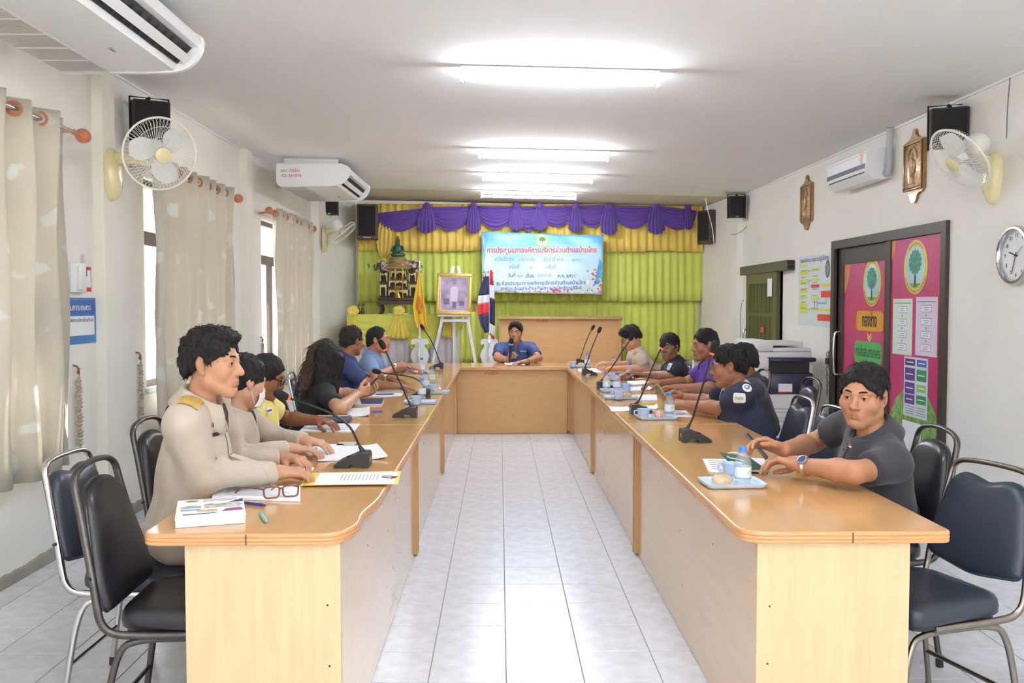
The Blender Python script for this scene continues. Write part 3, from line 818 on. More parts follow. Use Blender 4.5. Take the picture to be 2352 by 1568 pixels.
_L(_b.outputs[0], _ms.inputs[1]); _L(_tb.outputs[0], _ms.inputs[2]); _L(_ms.outputs[0], _n.nodes['Material Output'].inputs[0])
M_rod = mat('rod_steel', (200, 196, 190), .25, metal=.9)
M_ring = mat('ring_terracotta', (196, 122, 88), .4)
XC = -2.385
def window_curtain(label, rlabel, ya, yb, ra, rb, nf, z0, fin, seed):
    rz = 2.405
    r = thing('curtain_rod', rlabel, 'curtain rod', (XC, (ra + rb) / 2, rz))
    part('rod', MB().cyl((XC, ra, rz), (XC, rb, rz), .0125, n=12), M_rod, r, world=True)
    for e, s in ((ra, -1), (rb, 1)):
        if s in fin:
            Mf = frame((XC, e, rz), (0, s, 0))
            part('finial', MB().lathe([(.001, -.01), (.016, -.008), (.016, .01), (.011, .02), (.013, .05), (.02, .06), (.036, .085), (.043, .11), (.036, .14), (.02, .155), (.001, .16)], 18, Mf), M_ring, r, world=True)
            part('bracket', MB().tube([(XC, e - s * .02, rz), (XC - .06, e - s * .02, rz), (XL + .001, e - s * .02, rz - .01)], .01, 8), M_ring, r, world=True)
    t = thing('window_curtain', label, 'curtain', (XC, (ya + yb) / 2, z0), 0, 'floral curtains on the left wall')
    amp = .064
    def cl(u, v):
        y = ya + (yb - ya) * u; z = rz + .055 - (rz + .055 - z0) * v
        ph = u * nf * 2 * PI
        x = XC + amp * math.sin(ph) * (1 - .25 * v) + .012 * math.sin(ph * .37 + 9 * v + seed)
        return (x, y + .012 * math.sin(ph * 2 + 3 * v), z)
    part('cloth', MB().sheet(cl, nf * 14, 14, .002), M_cur, t, world=True, smooth=180)
    for k in range(nf * 2):
        u = (k + .0) / (nf * 2) + .0
        y = ya + (yb - ya) * u
        if not ra < y < rb: continue
        # an eyelet where the pleat crosses the rod
        slope_ = math.atan2(amp * math.cos(u * nf * 2 * PI) * nf * 2 * PI, (yb - ya))
        nrm = Vector((math.cos(slope_), -math.sin(slope_), 0))
        Mf = frame((XC, y, rz), nrm, (0, 0, 1))
        part('eyelet', MB().tube([Mf @ Vector((.031 * math.cos(2 * PI * q / 18), .031 * math.sin(2 * PI * q / 18), 0)) for q in range(18)], .0085, 6, closed=True), M_ring, t, world=True)
    return t
window_curtain('floral cream curtain at the left picture edge', 'curtain rod of the nearest window, one round knob showing', 2.75, 4.98, 2.7, 5.10, 9, .55, (1,), 1)
window_curtain('floral cream curtain behind the near khaki man', 'curtain rod of the middle window above the khaki man', 6.26, 8.08, 6.15, 8.16, 8, .55, (-1, 1), 4)
window_curtain('floral cream curtain of the far window behind the woman in black', 'curtain rod of the far window below the lettered air conditioner', 9.62, 11.42, 9.47, 11.46, 8, .55, (-1, 1), 8)

# braided tie-back cords on wall hooks
M_cord = mat('cord_beige', (178, 168, 150), .9, var=.1, vscale=60)
M_hook = mat('hook_brown', (140, 84, 66), .5)
def tie_cord(label, px, py, py2, X):
    p = atx(px, py, X); q = atx(px, py2, X); L = p.z - q.z
    t = thing('tassel_cord', label, 'cord', (X, p.y, p.z), 0, 'braided curtain cords on wall hooks')
    part('hook', MB().tube(smooth_path([(X - .02, p.y, p.z + .02), (X + .03, p.y, p.z + .015), (X + .035, p.y, p.z - .03), (X + .01, p.y + .03, p.z - .03), (X + .02, p.y + .035, p.z)], 4), .006, 6), M_hook, t, world=True)
    n = 22; y_ = p.y + .012
    b = MB(); pts = []; rad = []
    for i in range(n * 2 + 1):
        z = p.z - .02 - (L - .02) * i / (n * 2); pts.append((X + .026, y_ + .006 * math.sin(i * .8), z)); rad.append((.020 if i % 2 else .010) * (1 if 3 < i < 2 * n - 3 else .4))
    part('braid', b.tube(pts, rad, 8), M_cord, t, world=True, smooth=0)
tie_cord('braided beige cord hanging nearest to the first curtain', 168, 846, 1040, XL)
tie_cord('braided beige cord hanging beside the middle window frame', 312, 815, 975, XL)
tie_cord('braided beige cord by the far window, half hidden by a woman\'s head', 597, 778, 850, XL)

# small things on the left wall
p = atx(176, 633, XL)
t = thing('thermostat_box', 'white control box on the left wall beside the first curtain', 'control box', (XL, p.y, p.z))
part('box', MB().box(XL, XL + .035, p.y - .085, p.y + .055, p.z - .10, p.z + .075, bev=.006), M_white, t, world=True)
part('cover', MB().box(XL + .0355, XL + .045, p.y - .06, p.y + .0, p.z - .085, p.z + .06, bev=.004), M_white, t, world=True)
part('display', MB().box(XL + .001, XL + .02, p.y + .06, p.y + .085, p.z - .02, p.z + .13, bev=.003), mat('switch_grey', (206, 206, 214), .4), t, world=True)
part('dark_button', MB().box(XL + .0205, XL + .024, p.y + .062, p.y + .083, p.z - .0, p.z + .035), M_inkd, t, world=True)
p = atx(199, 641, XL)
t = thing('warning_card', 'small red-edged card on the left wall beside the control box', 'card', (XL, p.y, p.z))
part('card', MB().box(XL, XL + .003, p.y - .055, p.y + .055, p.z - .075, p.z + .075), M_red, t, world=True)
part('print', MB().box(XL + .0031, XL + .004, p.y - .045, p.y + .045, p.z - .05, p.z + .055), M_paper, t, world=True)
a = atx(219, 684, XL); b_ = atx(219, 786, XL)
yA, yB, zT, zB = 4.70, a.y, a.z, b_.z
t = thing('wall_poster', 'blue-bordered notice board on the left wall below the control box', 'poster', (XL, yB - .2, zB))
part('board', MB().box(XL, XL + .004, yA, yB, zB, zT), mat('poster_blue', (84, 152, 206), .5, rgb2=(66, 116, 190), vscale=3), t, world=True, smooth=0)
part('header', MB().box(XL + .0041, XL + .005, yA, yB - .02, zT - .10, zT - .015), mat('poster_deep_blue', (62, 98, 176), .5), t, world=True)
part('sheet', MB().box(XL + .0041, XL + .005, yA, yB - .03, zB + .05, zT - .11), M_paper, t, world=True)
Mr = lambda p: Matrix(((0, 0, 1, p[0]), (1, 0, 0, p[1]), (0, 1, 0, p[2]), (0, 0, 0, 1)))    # text facing +x, reading along +y
lettering('ส่งเสริมการเกษตร', .05, M_paper, t, wmat(t).inverted() @ Mr((XL + .0052, yB - .28, zT - .06)), width=.40)
lettering('สำนักงานองค์การบริหารส่วนตำบล', .03, M_inkd, t, wmat(t).inverted() @ Mr((XL + .0052, yB - .27, zT - .135)), width=.44)
# ================================================================== stage curtains
M_yel = mat('yellow_cloth', (232, 200, 100), .8, var=.04, vscale=5, sheen=.2)
M_lime = mat('lime_cloth', (208, 216, 104), .8, var=.04, vscale=5, sheen=.2)
M_lime2 = mat('lime_cloth_lower', (206, 214, 100), .8, var=.05, vscale=4, sheen=.2)
M_pur = mat('purple_cloth', (90, 58, 146), .6, var=.06, vscale=6, sheen=.3)
def tier(label, xa, xb, zt, zb, y, nf, amp, m, jag=.0, seed=0):
    rnd = random.Random(seed); offs = [rnd.uniform(-.5, .5) for _ in range(nf + 2)]; dz = [rnd.uniform(-1, 1) * jag for _ in range(12)]
    def fn(u, v):
        ph = u * nf; k = int(ph)
        w = ph + .25 * (offs[min(k, nf)] * (1 - (ph - k)) + offs[min(k + 1, nf + 1)] * (ph - k))
        x = xa + (xb - xa) * u + .004 * math.sin(w * 9 + v * 2)
        s = math.sin(2 * PI * w); s = math.copysign(abs(s) ** .7, s)
        yy = y - amp * (.55 + .45 * v) * s - .01 * v
        j = dz[min(11, int(u * 11.99))]
        return (x, yy, zt + (zb + j - zt) * v)
    o = single('stage_curtain', MB().sheet(fn, nf * 10, 6, .002), m, label, 'curtain', 'tiers of pleated cloth behind the stage', smooth=180)
    return o
zz = lambda py: aty(1200, py, 12.9).z
xx = lambda px: aty(px, 650, 12.9).x
tier('golden yellow pleated valance cloth behind the purple swags', xx(822), xx(1612), zz(468), zz(577), 12.90, 46, .022, M_yel, .012, 1)
tier('lime green pleated cloth of the middle tier behind banner and altar', xx(820), xx(1620), zz(560), zz(692), 12.97, 46, .022, M_lime, .008, 2)
tier('lime green pleated cloth of the lowest tier down to the stage', xx(820), xx(1608), zz(676), STAGE_Z + .06, 13.04, 44, .02, M_lime2, .02, 3)

# purple swags
sv = thing('swag_valance', 'purple swag valance with gathered tails across the stage top', 'valance', (xx(1200), 12.8, zz(475)))
SW = [(822, 468, 866, 492, 512), (862, 490, 982, 478, 527), (982, 476, 1090, 474, 527), (1090, 472, 1186, 474, 523), (1186, 474, 1240, 474, 528), (1240, 474, 1322, 472, 517), (1322, 472, 1400, 470, 518), (1400, 472, 1506, 474, 521), (1506, 472, 1600, 484, 524)]
for k, (xa, ya, xb, yb_, bot) in enumerate(SW):
    def fn(u, v, xa=xa, ya=ya, xb=xb, yb_=yb_, bot=bot):
        px = xa + (xb - xa) * u; top = ya + (yb_ - ya) * u; d = (bot - (ya + yb_) / 2)
        py = top + v * (8 + (d - 4) * (math.sin(PI * u) ** .65))
        bulge = math.sin(PI * min(1, .15 + v * .85)) * .05 * (.4 + math.sin(PI * u))
        fold = .011 * math.sin(v * 6 * 2 * PI + u * 2.2) * (.3 + math.sin(PI * u))
        p = aty(px, py, 12.80); return (p.x, 12.80 - bulge - fold, p.z)
    part('swag', MB().sheet(fn, 16, 30, .003), M_pur, sv, world=True, smooth=180)
for k, (cx, w, bot) in enumerate([(980, 44, 536), (1088, 32, 537), (1186, 36, 531), (1240, 38, 531), (1322, 34, 535), (1398, 38, 540), (1507, 40, 538), (1580, 24, 528)]):
    def fn(u, v, cx=cx, w=w, bot=bot):
        px = cx + (u - .5) * w * (.35 + .65 * min(1, v * 1.6)); py = 468 + (bot - 468) * v - 10 * v * abs(u - .5) ** 2 * 4
        p = aty(px, py, 12.74); return (p.x, 12.735 - .022 * math.sin(u * 5 * 2 * PI) * (.3 + .7 * v) - .03 * math.sin(PI * u), p.z)
    part('tail', MB().sheet(fn, 40, 10, .003), M_pur, sv, world=True, smooth=180)
    p = aty(cx, 472, 12.72); part('knot', MB().ell((p.x, 12.72, p.z), (.05, .035, .05), 12, 8), M_pur, sv, world=True)
def drape_tail(px0, py0, px1, py1, w):
    def fn(u, v):
        px = px0 + (px1 - px0) * v + (u - .5) * w * (.5 + .5 * math.sin(PI * v)); py = py0 + (py1 - py0) * v
        p = aty(px, py, 12.80); return (p.x, 12.80 - .02 * math.sin(u * 4 * 2 * PI + v * 3), p.z)
    return MB().sheet(fn, 24, 10, .003)
single('gathered_drape', drape_tail(885, 505, 885, 592, 40), M_yel, 'bunched yellow drape hanging below the left end of the swags', 'drape', smooth=180)

# ================================================================== banner
M_ban = bpy.data.materials.new('banner_print'); M_ban.use_nodes = True
_n = M_ban.node_tree; _b = _n.nodes['Principled BSDF']; _L = _n.links.new
_tc = _n.nodes.new('ShaderNodeTexCoord'); _sx = _n.nodes.new('ShaderNodeSeparateXYZ'); _L(_tc.outputs['Generated'], _sx.inputs[0])
_ns = _n.nodes.new('ShaderNodeTexNoise'); _ns.inputs['Scale'].default_value = 2.5; _L(_tc.outputs['Generated'], _ns.inputs[0])
_ma = _n.nodes.new('ShaderNodeMath'); _ma.operation = 'MULTIPLY_ADD'; _L(_ns.outputs['Fac'], _ma.inputs[0]); _ma.inputs[1].default_value = .35; _L(_sx.outputs[2], _ma.inputs[2])
_cr = _n.nodes.new('ShaderNodeValToRGB'); _e = _cr.color_ramp.elements
_e[0].position = .15; _e[0].color = lin((206, 226, 240)); _e[1].position = 1.1 if False else 1.0; _e[1].color = lin((118, 190, 230))
_q = _cr.color_ramp.elements.new(.62); _q.color = lin((200, 226, 242))
_L(_ma.outputs[0], _cr.inputs[0]); _L(_cr.outputs[0], _b.inputs['Base Color']); _b.inputs['Roughness'].default_value = .25
YBN = 12.70
bt = thing('banner', 'pale blue meeting banner with red and blue Thai lettering', 'banner', aty(1246, 672, YBN))
c00, c10, c01, c11 = aty(1106, 532, YBN), aty(1386, 541, YBN), aty(1107, 671, YBN), aty(1383, 676, YBN)
def bpos(u, v, off=0.0):
    p = c00.lerp(c10, u).lerp(c01.lerp(c11, u), v)
    y = YBN - .012 * math.sin(u * 7 + v * 4) - .006 * math.sin(u * 16 - v * 9)
    return Vector((p.x, y - off, p.z))
part('cloth', MB().sheet(lambda u, v: bpos(u, v), 40, 20, .0015, nrm=(0, 1, 0)), M_ban, bt, world=True, smooth=180)
def on_banner(me):
    """bend a flat mesh given in (u right, v down) photo pixels onto the banner cloth"""
    for v in me.vertices:
        u = (v.co.x - 1106) / 279; w = (v.co.y - (532 + 9 * u)) / 138.5
        v.co = bpos(u, w, .0022 + v.co.z)
    me.update(); return me
def ban_text(s, px, py, size, m, width, bold=.02):
    me = text_mesh(s, 1.0, 'CENTER', 0.0, bold)
    xs = [v.co.x for v in me.vertices]; w = max(xs) - min(xs)
    for v in me.vertices: v.co = Vector((px + v.co.x * width / w, py + 2.2 - v.co.y * size, 0))
    me.materials.clear(); me.materials.append(m); part('lettering', on_banner(me), m, bt, world=True)
M_bred = mat('banner_red', (224, 62, 62), .4); M_bblue = mat('banner_blue', (66, 92, 158), .4); M_bpale = mat('banner_pale_blue', (120, 150, 200), .4)
ban_text('การประชุมสภาองค์การบริหารส่วนตำบลบ้านไทร', 1244, 573, 16, M_bred, 252, .03)
ban_text('สมัยประชุม', 1158, 593, 13, M_bpale, 45); ban_text('สมัยวิสามัญ', 1210, 594, 11, M_bpale, 38); ban_text('ประจำปี พ.ศ.', 1271, 595, 13, M_bpale, 50); ban_text('๒๕๖๙', 1325, 596, 11, M_bpale, 22)
ban_text('สมัยที่', 1181, 611, 12, M_bpale, 23); ban_text('๑', 1220, 612, 11, M_bpale, 5); ban_text('ครั้งที่', 1266, 612, 12, M_bpale, 22)
ban_text('วันที่', 1175, 631, 12, M_bblue, 17); ban_text('๒๓', 1195, 632, 11, M_bpale, 12); ban_text('เดือน', 1217, 632, 12, M_bblue, 20); ban_text('กุมภาพันธ์', 1250, 631, 11, M_bpale, 32); ban_text('พ.ศ. ๒๕๖๙', 1302, 633, 12, M_bblue, 42)
ban_text('ณ ห้องประชุมสภาองค์การบริหารส่วนตำบลบ้านไทร', 1243, 649, 12, M_bblue, 206); ban_text('องค์การบริหารส่วนตำบลบ้านไทร อ.ประโคนชัย จ.บุรีรัมย์', 1243, 661, 10.5, M_bblue, 188)
def ban_poly(nm, pts, m, lift=0.0):
    me = bpy.data.meshes.new(nm); me.from_pydata([(x, y, lift) for x, y in pts], [], [tuple(range(len(pts)))[::-1]]); me.materials.append(m); return part(nm, on_banner(me), m, bt, world=True)
M_bdr = mat('banner_drape_blue', (66, 146, 214), .3, rgb2=(110, 180, 230), vscale=14)
ban_poly('printed_drape', [(1107, 534), (1124, 534), (1117, 560), (1113, 600), (1116, 630), (1112, 655), (1107, 655)], M_bdr)
ban_poly('printed_drape', [(1369, 542), (1385, 543), (1384, 650), (1372, 655), (1362, 662), (1369, 640), (1376, 600), (1376, 560)], M_bdr)
def ban_ring(cx, cy, rx, ry, w, m, n=30):
    vs = []; fs = []
    for k in range(n):
        a = 2 * PI * k / n
        for q in (1, 1 - w): vs.append((cx + rx * q * math.cos(a), cy + ry * (q if rx == ry else (ry - rx * w) / ry if q < 1 else 1) * math.sin(a), .0003))
    for k in range(n): fs.append((2 * k, 2 * ((k + 1) % n), 2 * ((k + 1) % n) + 1, 2 * k + 1))
    me = bpy.data.meshes.new('r'); me.from_pydata(vs, [], fs); me.materials.append(m); return me
M_bgold = mat('banner_gold', (214, 200, 120), .4)
rr = round_poly([(1162, 624), (1326, 626), (1326, 641), (1162, 640)], 7.4, 6)
vs = [(x, y, .0003) for x, y in rr] + [(1244 + (x - 1244) * .991, 632.7 + (y - 632.7) * .91, .0003) for x, y in rr]; n_ = len(rr)
me = bpy.data.meshes.new('date_box'); me.from_pydata(vs, [], [(i, n_ + i, n_ + (i + 1) % n_, (i + 1) % n_) for i in range(n_)]); me.materials.append(M_bgold); part('date_box', on_banner(me), M_bgold, bt, world=True)
part('emblem_ring', on_banner(ban_ring(1245, 552, 14, 14, .25, mat('emblem_yellow', (222, 214, 90), .4))), None, bt, world=True)
ban_poly('emblem_disc', [(1245 + 10.4 * math.cos(-a * PI / 12), 552 + 10.4 * math.sin(-a * PI / 12)) for a in range(24)][::-1], mat('emblem_white', (236, 244, 236), .4), .0001)
M_eg = mat('emblem_green', (58, 140, 92), .5)
ban_poly('emblem_tree', [(1245 + x, 552 + y) for x, y in ((-.9, 8), (-.7, 1), (-6, 2), (-8, -2), (-6, -6), (-2, -8), (2, -8), (6, -6), (8, -2), (6, 2), (.7, 1), (.9, 8))], M_eg, .0007)
rnd = random.Random(5)
FC = [mat('flower_pink', (226, 92, 150), .5), mat('flower_violet', (150, 52, 130), .5), mat('flower_white', (244, 240, 236), .5), mat('flower_yellow', (232, 214, 110), .5), mat('flower_green', (128, 190, 108), .5), mat('flower_red', (214, 74, 96), .5)]
spots = [(1109 + rnd.random() ** 2 * 26, 672 - rnd.random() ** 1.5 * 50) for _ in range(40)] + [(1383 - rnd.random() ** 2 * 34, 676 - rnd.random() ** 1.4 * 55) for _ in range(50)] + [(1130 + rnd.random() * 235, 674 - rnd.random() * 9) for _ in range(70)]
for ci, m in enumerate(FC):
    vs = []; fs = []
    for k, (x, y) in enumerate(spots):
        if k % 6 != ci: continue
        if x + (y - 620) * .0 > 1384 or y < 615: continue
        r0 = rnd.uniform(1.8, 3.6); o_ = len(vs)
        for q in range(10):
            r1 = r0 * (1 if q % 2 else .72); vs.append((min(max(x + r1 * math.cos(q * PI / 5), 1107), 1384), min(y + r1 * math.sin(q * PI / 5), 671 + (x - 1107) * .017), .0001 * ci + .0003))
        fs.append(tuple(range(o_, o_ + 10))[::-1])
    me = bpy.data.meshes.new('flower_print'); me.from_pydata(vs, [], fs); me.materials.append(m)
    tag(part('flower_print', on_banner(me), m, bt, world=True), kind='stuff')

# ================================================================== draped altar table
YA = 12.02
def A(px, py, y=YA): return aty(px, py, y)
zA = A(900, 722).z; xA0 = A(797, 722).x; xA1 = A(1062, 722).x
t = thing('altar_table', 'offering table draped in lime cloth with yellow swags and grey skirt', 'table', ((xA0 + xA1) / 2, 12.3, STAGE_Z))
part('tabletop', MB().box(xA0, xA1, YA, 12.72, zA - .03, zA, bev=.01), M_lime, t, world=True)
M_skirt = mat('grey_skirt_cloth', (206, 200, 208), .85, var=.03, vscale=4)
part('skirt', MB().sheet(lambda u, v: (xA0 + (xA1 - xA0) * u, YA + .02 - .02 * math.sin(u * 14 * 2 * PI) * (.3 + v) - .01 * math.sin(u * 37), zA - .02 - (zA - .02 - STAGE_Z) * v), 140, 4, .002), M_skirt, t, world=True, smooth=180)
def front(u, v, xa, xb, dep, dep2):
    x = xa + (xb - xa) * u
    d = dep + (dep2 - dep) * math.sin(PI * u)
    return (x, YA - .012 - .02 * math.sin(PI * v) - .007 * math.sin(v * 5 * 2 * PI + 3 * u), zA + .002 - d * v)
M_lcl = mat('lime_drape', (216, 216, 98), .75, var=.05, vscale=5)
M_ydr = mat('yellow_drape', (236, 216, 100), .75, var=.06, vscale=6)
for (pa, pb, d1, d2) in ((797, 922, .16, .46), (922, 1010, .18, .56), (1010, 1062, .15, .25)):
    part('front_swag', MB().sheet(lambda u, v, a=A(pa, 722).x, b=A(pb, 722).x, d1=d1, d2=d2: front(u, v, a, b, d1, d2), 24, 24, .003), M_lcl, t, world=True, smooth=180)
for (pc, w, bot) in ((812, 40, 800), (917, 62, 778), (1032, 34, 776)):
    def fn(u, v, pc=pc, w=w, bot=bot):
        p = A(pc + (u - .5) * w * (.25 + .75 * v), 722 + (bot - 722) * v - 6 * v * (abs(u - .5) * 2) ** 2)
        return (p.x, YA - .05 - .022 * math.sin(u * 5 * 2 * PI) * (.2 + v), p.z)
    kp = A(pc, 717)
    part('gathered_tail', MB().sheet(fn, 44, 8, .003), M_ydr, t, world=True, smooth=180)
    b = MB()
    for k in range(5):
        a = k * 1.3; b.ell((kp.x + .035 * math.cos(a), YA - .045, kp.z + .03 * math.sin(a) + .02), (.05, .035, .045), 10, 7)
    tag(part('rosette', b, M_ydr, t, world=True), kind='stuff')
def lime_fall(u, v):
    p = A(1046 + 48 * u, 716 + (832 - 716) * v); return (p.x, YA + .03 - .02 * math.sin(u * 4 * 2 * PI + v) * (.5 + v), p.z)
part('side_fall', MB().sheet(lime_fall, 32, 8, .003), M_lime, t, world=True, smooth=180)

# ------------------------------------------------------------------ wooden shrine set
M_shr = mat('shrine_dark_wood', (70, 52, 46), .4, var=.1, vscale=12)
M_shg = mat('shrine_gilt', (206, 184, 128), .4, metal=.3)
YS = 12.40
t = thing('shrine_console', 'dark carved console table carrying the shrine shelves', 'shrine', (aty(913, 722, YS).x, YS + .15, zA))
def S_(px, py): return aty(px, py, YS)
zc1 = S_(913, 684).z; xc0, xc1 = S_(868, 700).x, S_(958, 700).x
part('console_top', MB().box(xc0, xc1, YS, YS + .27, zc1 - .035, zc1, bev=.006), M_shr, t, world=True)
part('apron', MB().box(xc0 + .02, xc1 - .02, YS + .012, YS + .03, zc1 - .09, zc1 - .0355), M_shr, t, world=True)
for sx in (0, 1):
    for sy in (0, 1):
        x = xc0 + .035 if sx == 0 else xc1 - .035; s = -1 if sx == 0 else 1; y = YS + .035 + sy * .2
        part('leg', MB().tube(smooth_path([(x, y, zc1 - .036), (x + s * .012, y, zc1 - .10), (x - s * .018, y, zA + .07), (x + s * .015, y, zA)], 4), [.02] * 12, 8), M_shr, t, world=True)
t2 = thing('shrine_shelf', 'stepped dark wooden shrine with gilt arched niches on the console', 'shrine', (aty(913, 684, YS).x, YS + .15, zc1))
def niche(px0, px1, py0, py1, dep):
    a = aty(px0, py0, YS + dep); b = aty(px1, py1, YS + dep)
    w = MB(); x0, x1, z1, z0 = a.x, b.x, a.z, b.z; y = YS + dep; th = .012
    part('niche', MB().box(x0, x1, y + .004, y + .14, z0, z0 + th).box(x0, x1, y + .004, y + .14, z1 - th, z1).box(x0, x0 + th, y + .004, y + .14, z0 + th, z1 - th).box(x1 - th, x1, y + .004, y + .14, z0 + th, z1 - th).box(x0 + th, x1 - th, y + .13, y + .14, z0 + th, z1 - th), M_shr, t2, world=True, smooth=0)
    n = 5; xs = [x0 + .01 + (x1 - x0 - .02) * k / n for k in range(n + 1)]
    pl = [(x0 + .008, z1 - .012), (x0 + .008, z0 + .03), (x0 + .022, z0 + .03), (x0 + .024, z1 - .05)]
    for k in range(1, n): pl += [(xs[k], z1 - (.035 if k % 2 else .055))]
    pl += [(x1 - .024, z1 - .05), (x1 - .022, z0 + .03), (x1 - .008, z0 + .03), (x1 - .008, z1 - .012)]
    part('gilt_arch', MB().prism(pl, y - .008, y + .003, Matrix(((1, 0, 0, 0), (0, 0, 1, 0), (0, 1, 0, 0), (0, 0, 0, 1)))), M_shg, t2, world=True, smooth=0)
for q in ((871, 889, 652, 684, .02), (940, 958, 652, 684, .02), (891, 938, 664, 684, .0), (871, 891, 624, 651, .05), (938, 957, 624, 651, .05), (892, 936, 642, 663, .03), (896, 934, 620, 641, .07)): niche(*q)
# figure on gilt base
t3 = thing('seated_statue', 'green seated statue with tall spire crown on top of the shrine', 'statue', (aty(914, 618, YS + .1).x, YS + .1, aty(914, 618, YS + .1).z))
M_jade = mat('jade_green', (52, 92, 74), .25, var=.15, vscale=20)
cx, cy0, zb = t3.location
k_ = aty(914, 590, YS + .1).z - zb
part('lotus_base', MB().lathe([(.20, 0), (.21, .02), (.16, .05), (.17, .07), (.12, .10), (.13, .13), (.10, k_)], 16, Matrix.Translation((cx, cy0, zb))), mat('base_gilt', (170, 148, 104), .5, metal=.4, var=.3, vscale=40), t3, world=True)
hb = zb + k_; hT = aty(914, 545, YS + .1).z - hb
b = MB(); b.ell((cx, cy0, hb + .03), (.105, .07, .035)); b.ell((cx, cy0, hb + .10), (.06, .045, .085)); b.tube([(cx - .055, cy0, hb + .15), (cx - .08, cy0 - .01, hb + .09), (cx - .03, cy0 - .05, hb + .055)], .018, 8); b.tube([(cx + .055, cy0, hb + .15), (cx + .08, cy0 - .01, hb + .09), (cx + .03, cy0 - .05, hb + .055)], .018, 8)
b.ell((cx, cy0, hb + .205), (.033, .035, .042)); part('figure', b, M_jade, t3, world=True)
part('spire', MB().lathe([(.032, .235), (.02, .26), (.012, .29), (.004, hT), (.001, hT + .01)], 10, Matrix.Translation((cx, cy0, hb))), M_gold, t3, world=True)
# flowers on both shoulders of the shrine
M_leafd = mat('leaf_dark', (62, 84, 58), .6, var=.2, vscale=30); M_fpk = mat('petal_pink', (206, 160, 178), .7, var=.12, vscale=30)
for lab, pc in (('pink and green flower arrangement on the left shoulder of the shrine', 880), ('pink and green flower arrangement on the right shoulder of the shrine', 946)):
    c = aty(pc, 612, YS + .06); t = thing('flower_arrangement', lab, 'flowers', (c.x, c.y, c.z - .1), 0, 'flowers on the shrine')
    rnd = random.Random(pc); lf = MB(); fl = MB()
    part('pot', MB().lathe([(.03, -.10), (.045, -.06), (.05, -.03), (.001, -.03)], 12, Matrix.Translation(c)), M_shr, t, world=True)
    for k in range(70):
        d = Vector((rnd.gauss(0, .065), rnd.gauss(0, .03), rnd.gauss(0, .04))); a = rnd.random() * 6.28; s = .035
        q = c + d; u = Vector((math.cos(a), rnd.uniform(-.4, .4), math.sin(a))) * s; w = Vector((-math.sin(a), .1, math.cos(a))) * s * .3
        lf.add([q - u, q - w, q + u, q + w], [(0, 1, 2, 3)])
    tag(part('foliage', lf, M_leafd, t, world=True), kind='stuff')
    for k in range(9):
        d = Vector((rnd.gauss(0, .06), -.035 + rnd.gauss(0, .01), rnd.gauss(.015, .035))); q = c + d
        part('blossom', MB().lathe([(.001, -.02), (.018, -.012), (.030, .004), (.024, .012), (.010, .008), (.001, .010)], 8, frame(q, (rnd.uniform(-.5, .5), -1, rnd.uniform(0, .6)))), M_fpk, t, world=True)
for lab, px in (('yellow candle in front of the shrine, left of the gold bowl', 908), ('yellow candle in front of the shrine, right of the gold bowl', 925)):
    a = aty(px, 605, YS - .04); b2 = aty(px, 636, YS - .04)
    t = thing('candle', lab, 'candle', b2, 0, 'candles on the shrine')
    part('wax', MB().cyl(b2, a, .012, .011, 10), mat('candle_wax', (226, 190, 90), .5), t, world=True); part('candle_holder', MB().lathe([(.03, -.05), (.012, -.03), (.022, 0), (.024, .012), (.001, .012)], 12, Matrix.Translation(b2)), M_gold, t, world=True)
    part('stand_rod', MB().cyl((b2.x, b2.y, zc1), (b2.x, b2.y, b2.z - .05), .006, n=8), M_gold, t, world=True)
c = aty(914, 660, YS - .05); t = thing('gold_bowl', 'gold footed bowl in front of the shrine', 'bowl', (c.x, c.y, zc1))
part('bowl', MB().lathe([(.001, -.03), (.03, -.025), (.055, .0), (.06, .02), (.05, .015), (.001, .0)], 18, Matrix.Translation(c)), M_gold, t, world=True)
part('foot', MB().lathe([(.05, zc1 - c.z), (.045, zc1 - c.z + .01), (.012, -.06), (.012, -.03)], 14, Matrix.Translation(c)), M_gold, t, world=True)
for lab, px in (('small dark vase on the altar table, left of the pair', 823), ('small dark vase on the altar table, right of the pair', 833)):
    c = aty(px, 716, 12.5); t = thing('small_vase', lab, 'vase', (c.x, 12.5, zA), 0, 'dark vases on the altar table')
    part('vase', MB().lathe([(.022, 0), (.03, .03), (.014, .07), (.02, .085), (.001, .085)], 12, Matrix.Translation((c.x, 12.5, zA))), M_shr, t, world=True)
    lf = MB()
    for k in range(7):
        a = k * .9; lf.add([(c.x, 12.5, zA + .085), (c.x + .02 * math.cos(a) - .006, 12.5 + .02 * math.sin(a), zA + .13), (c.x + .035 * math.cos(a), 12.5 + .03 * math.sin(a), zA + .16)], [(0, 1, 2)])
    tag(part('sprig', lf, M_leafd, t, world=True), kind='stuff')
c = aty(914, 720, 12.1); single('paper_tray', MB().box(c.x - .13, c.x + .13, 12.08, 12.2, zA + .001, zA + .016, bev=.004), M_paper, 'flat white box lying on the front of the altar table', 'box')

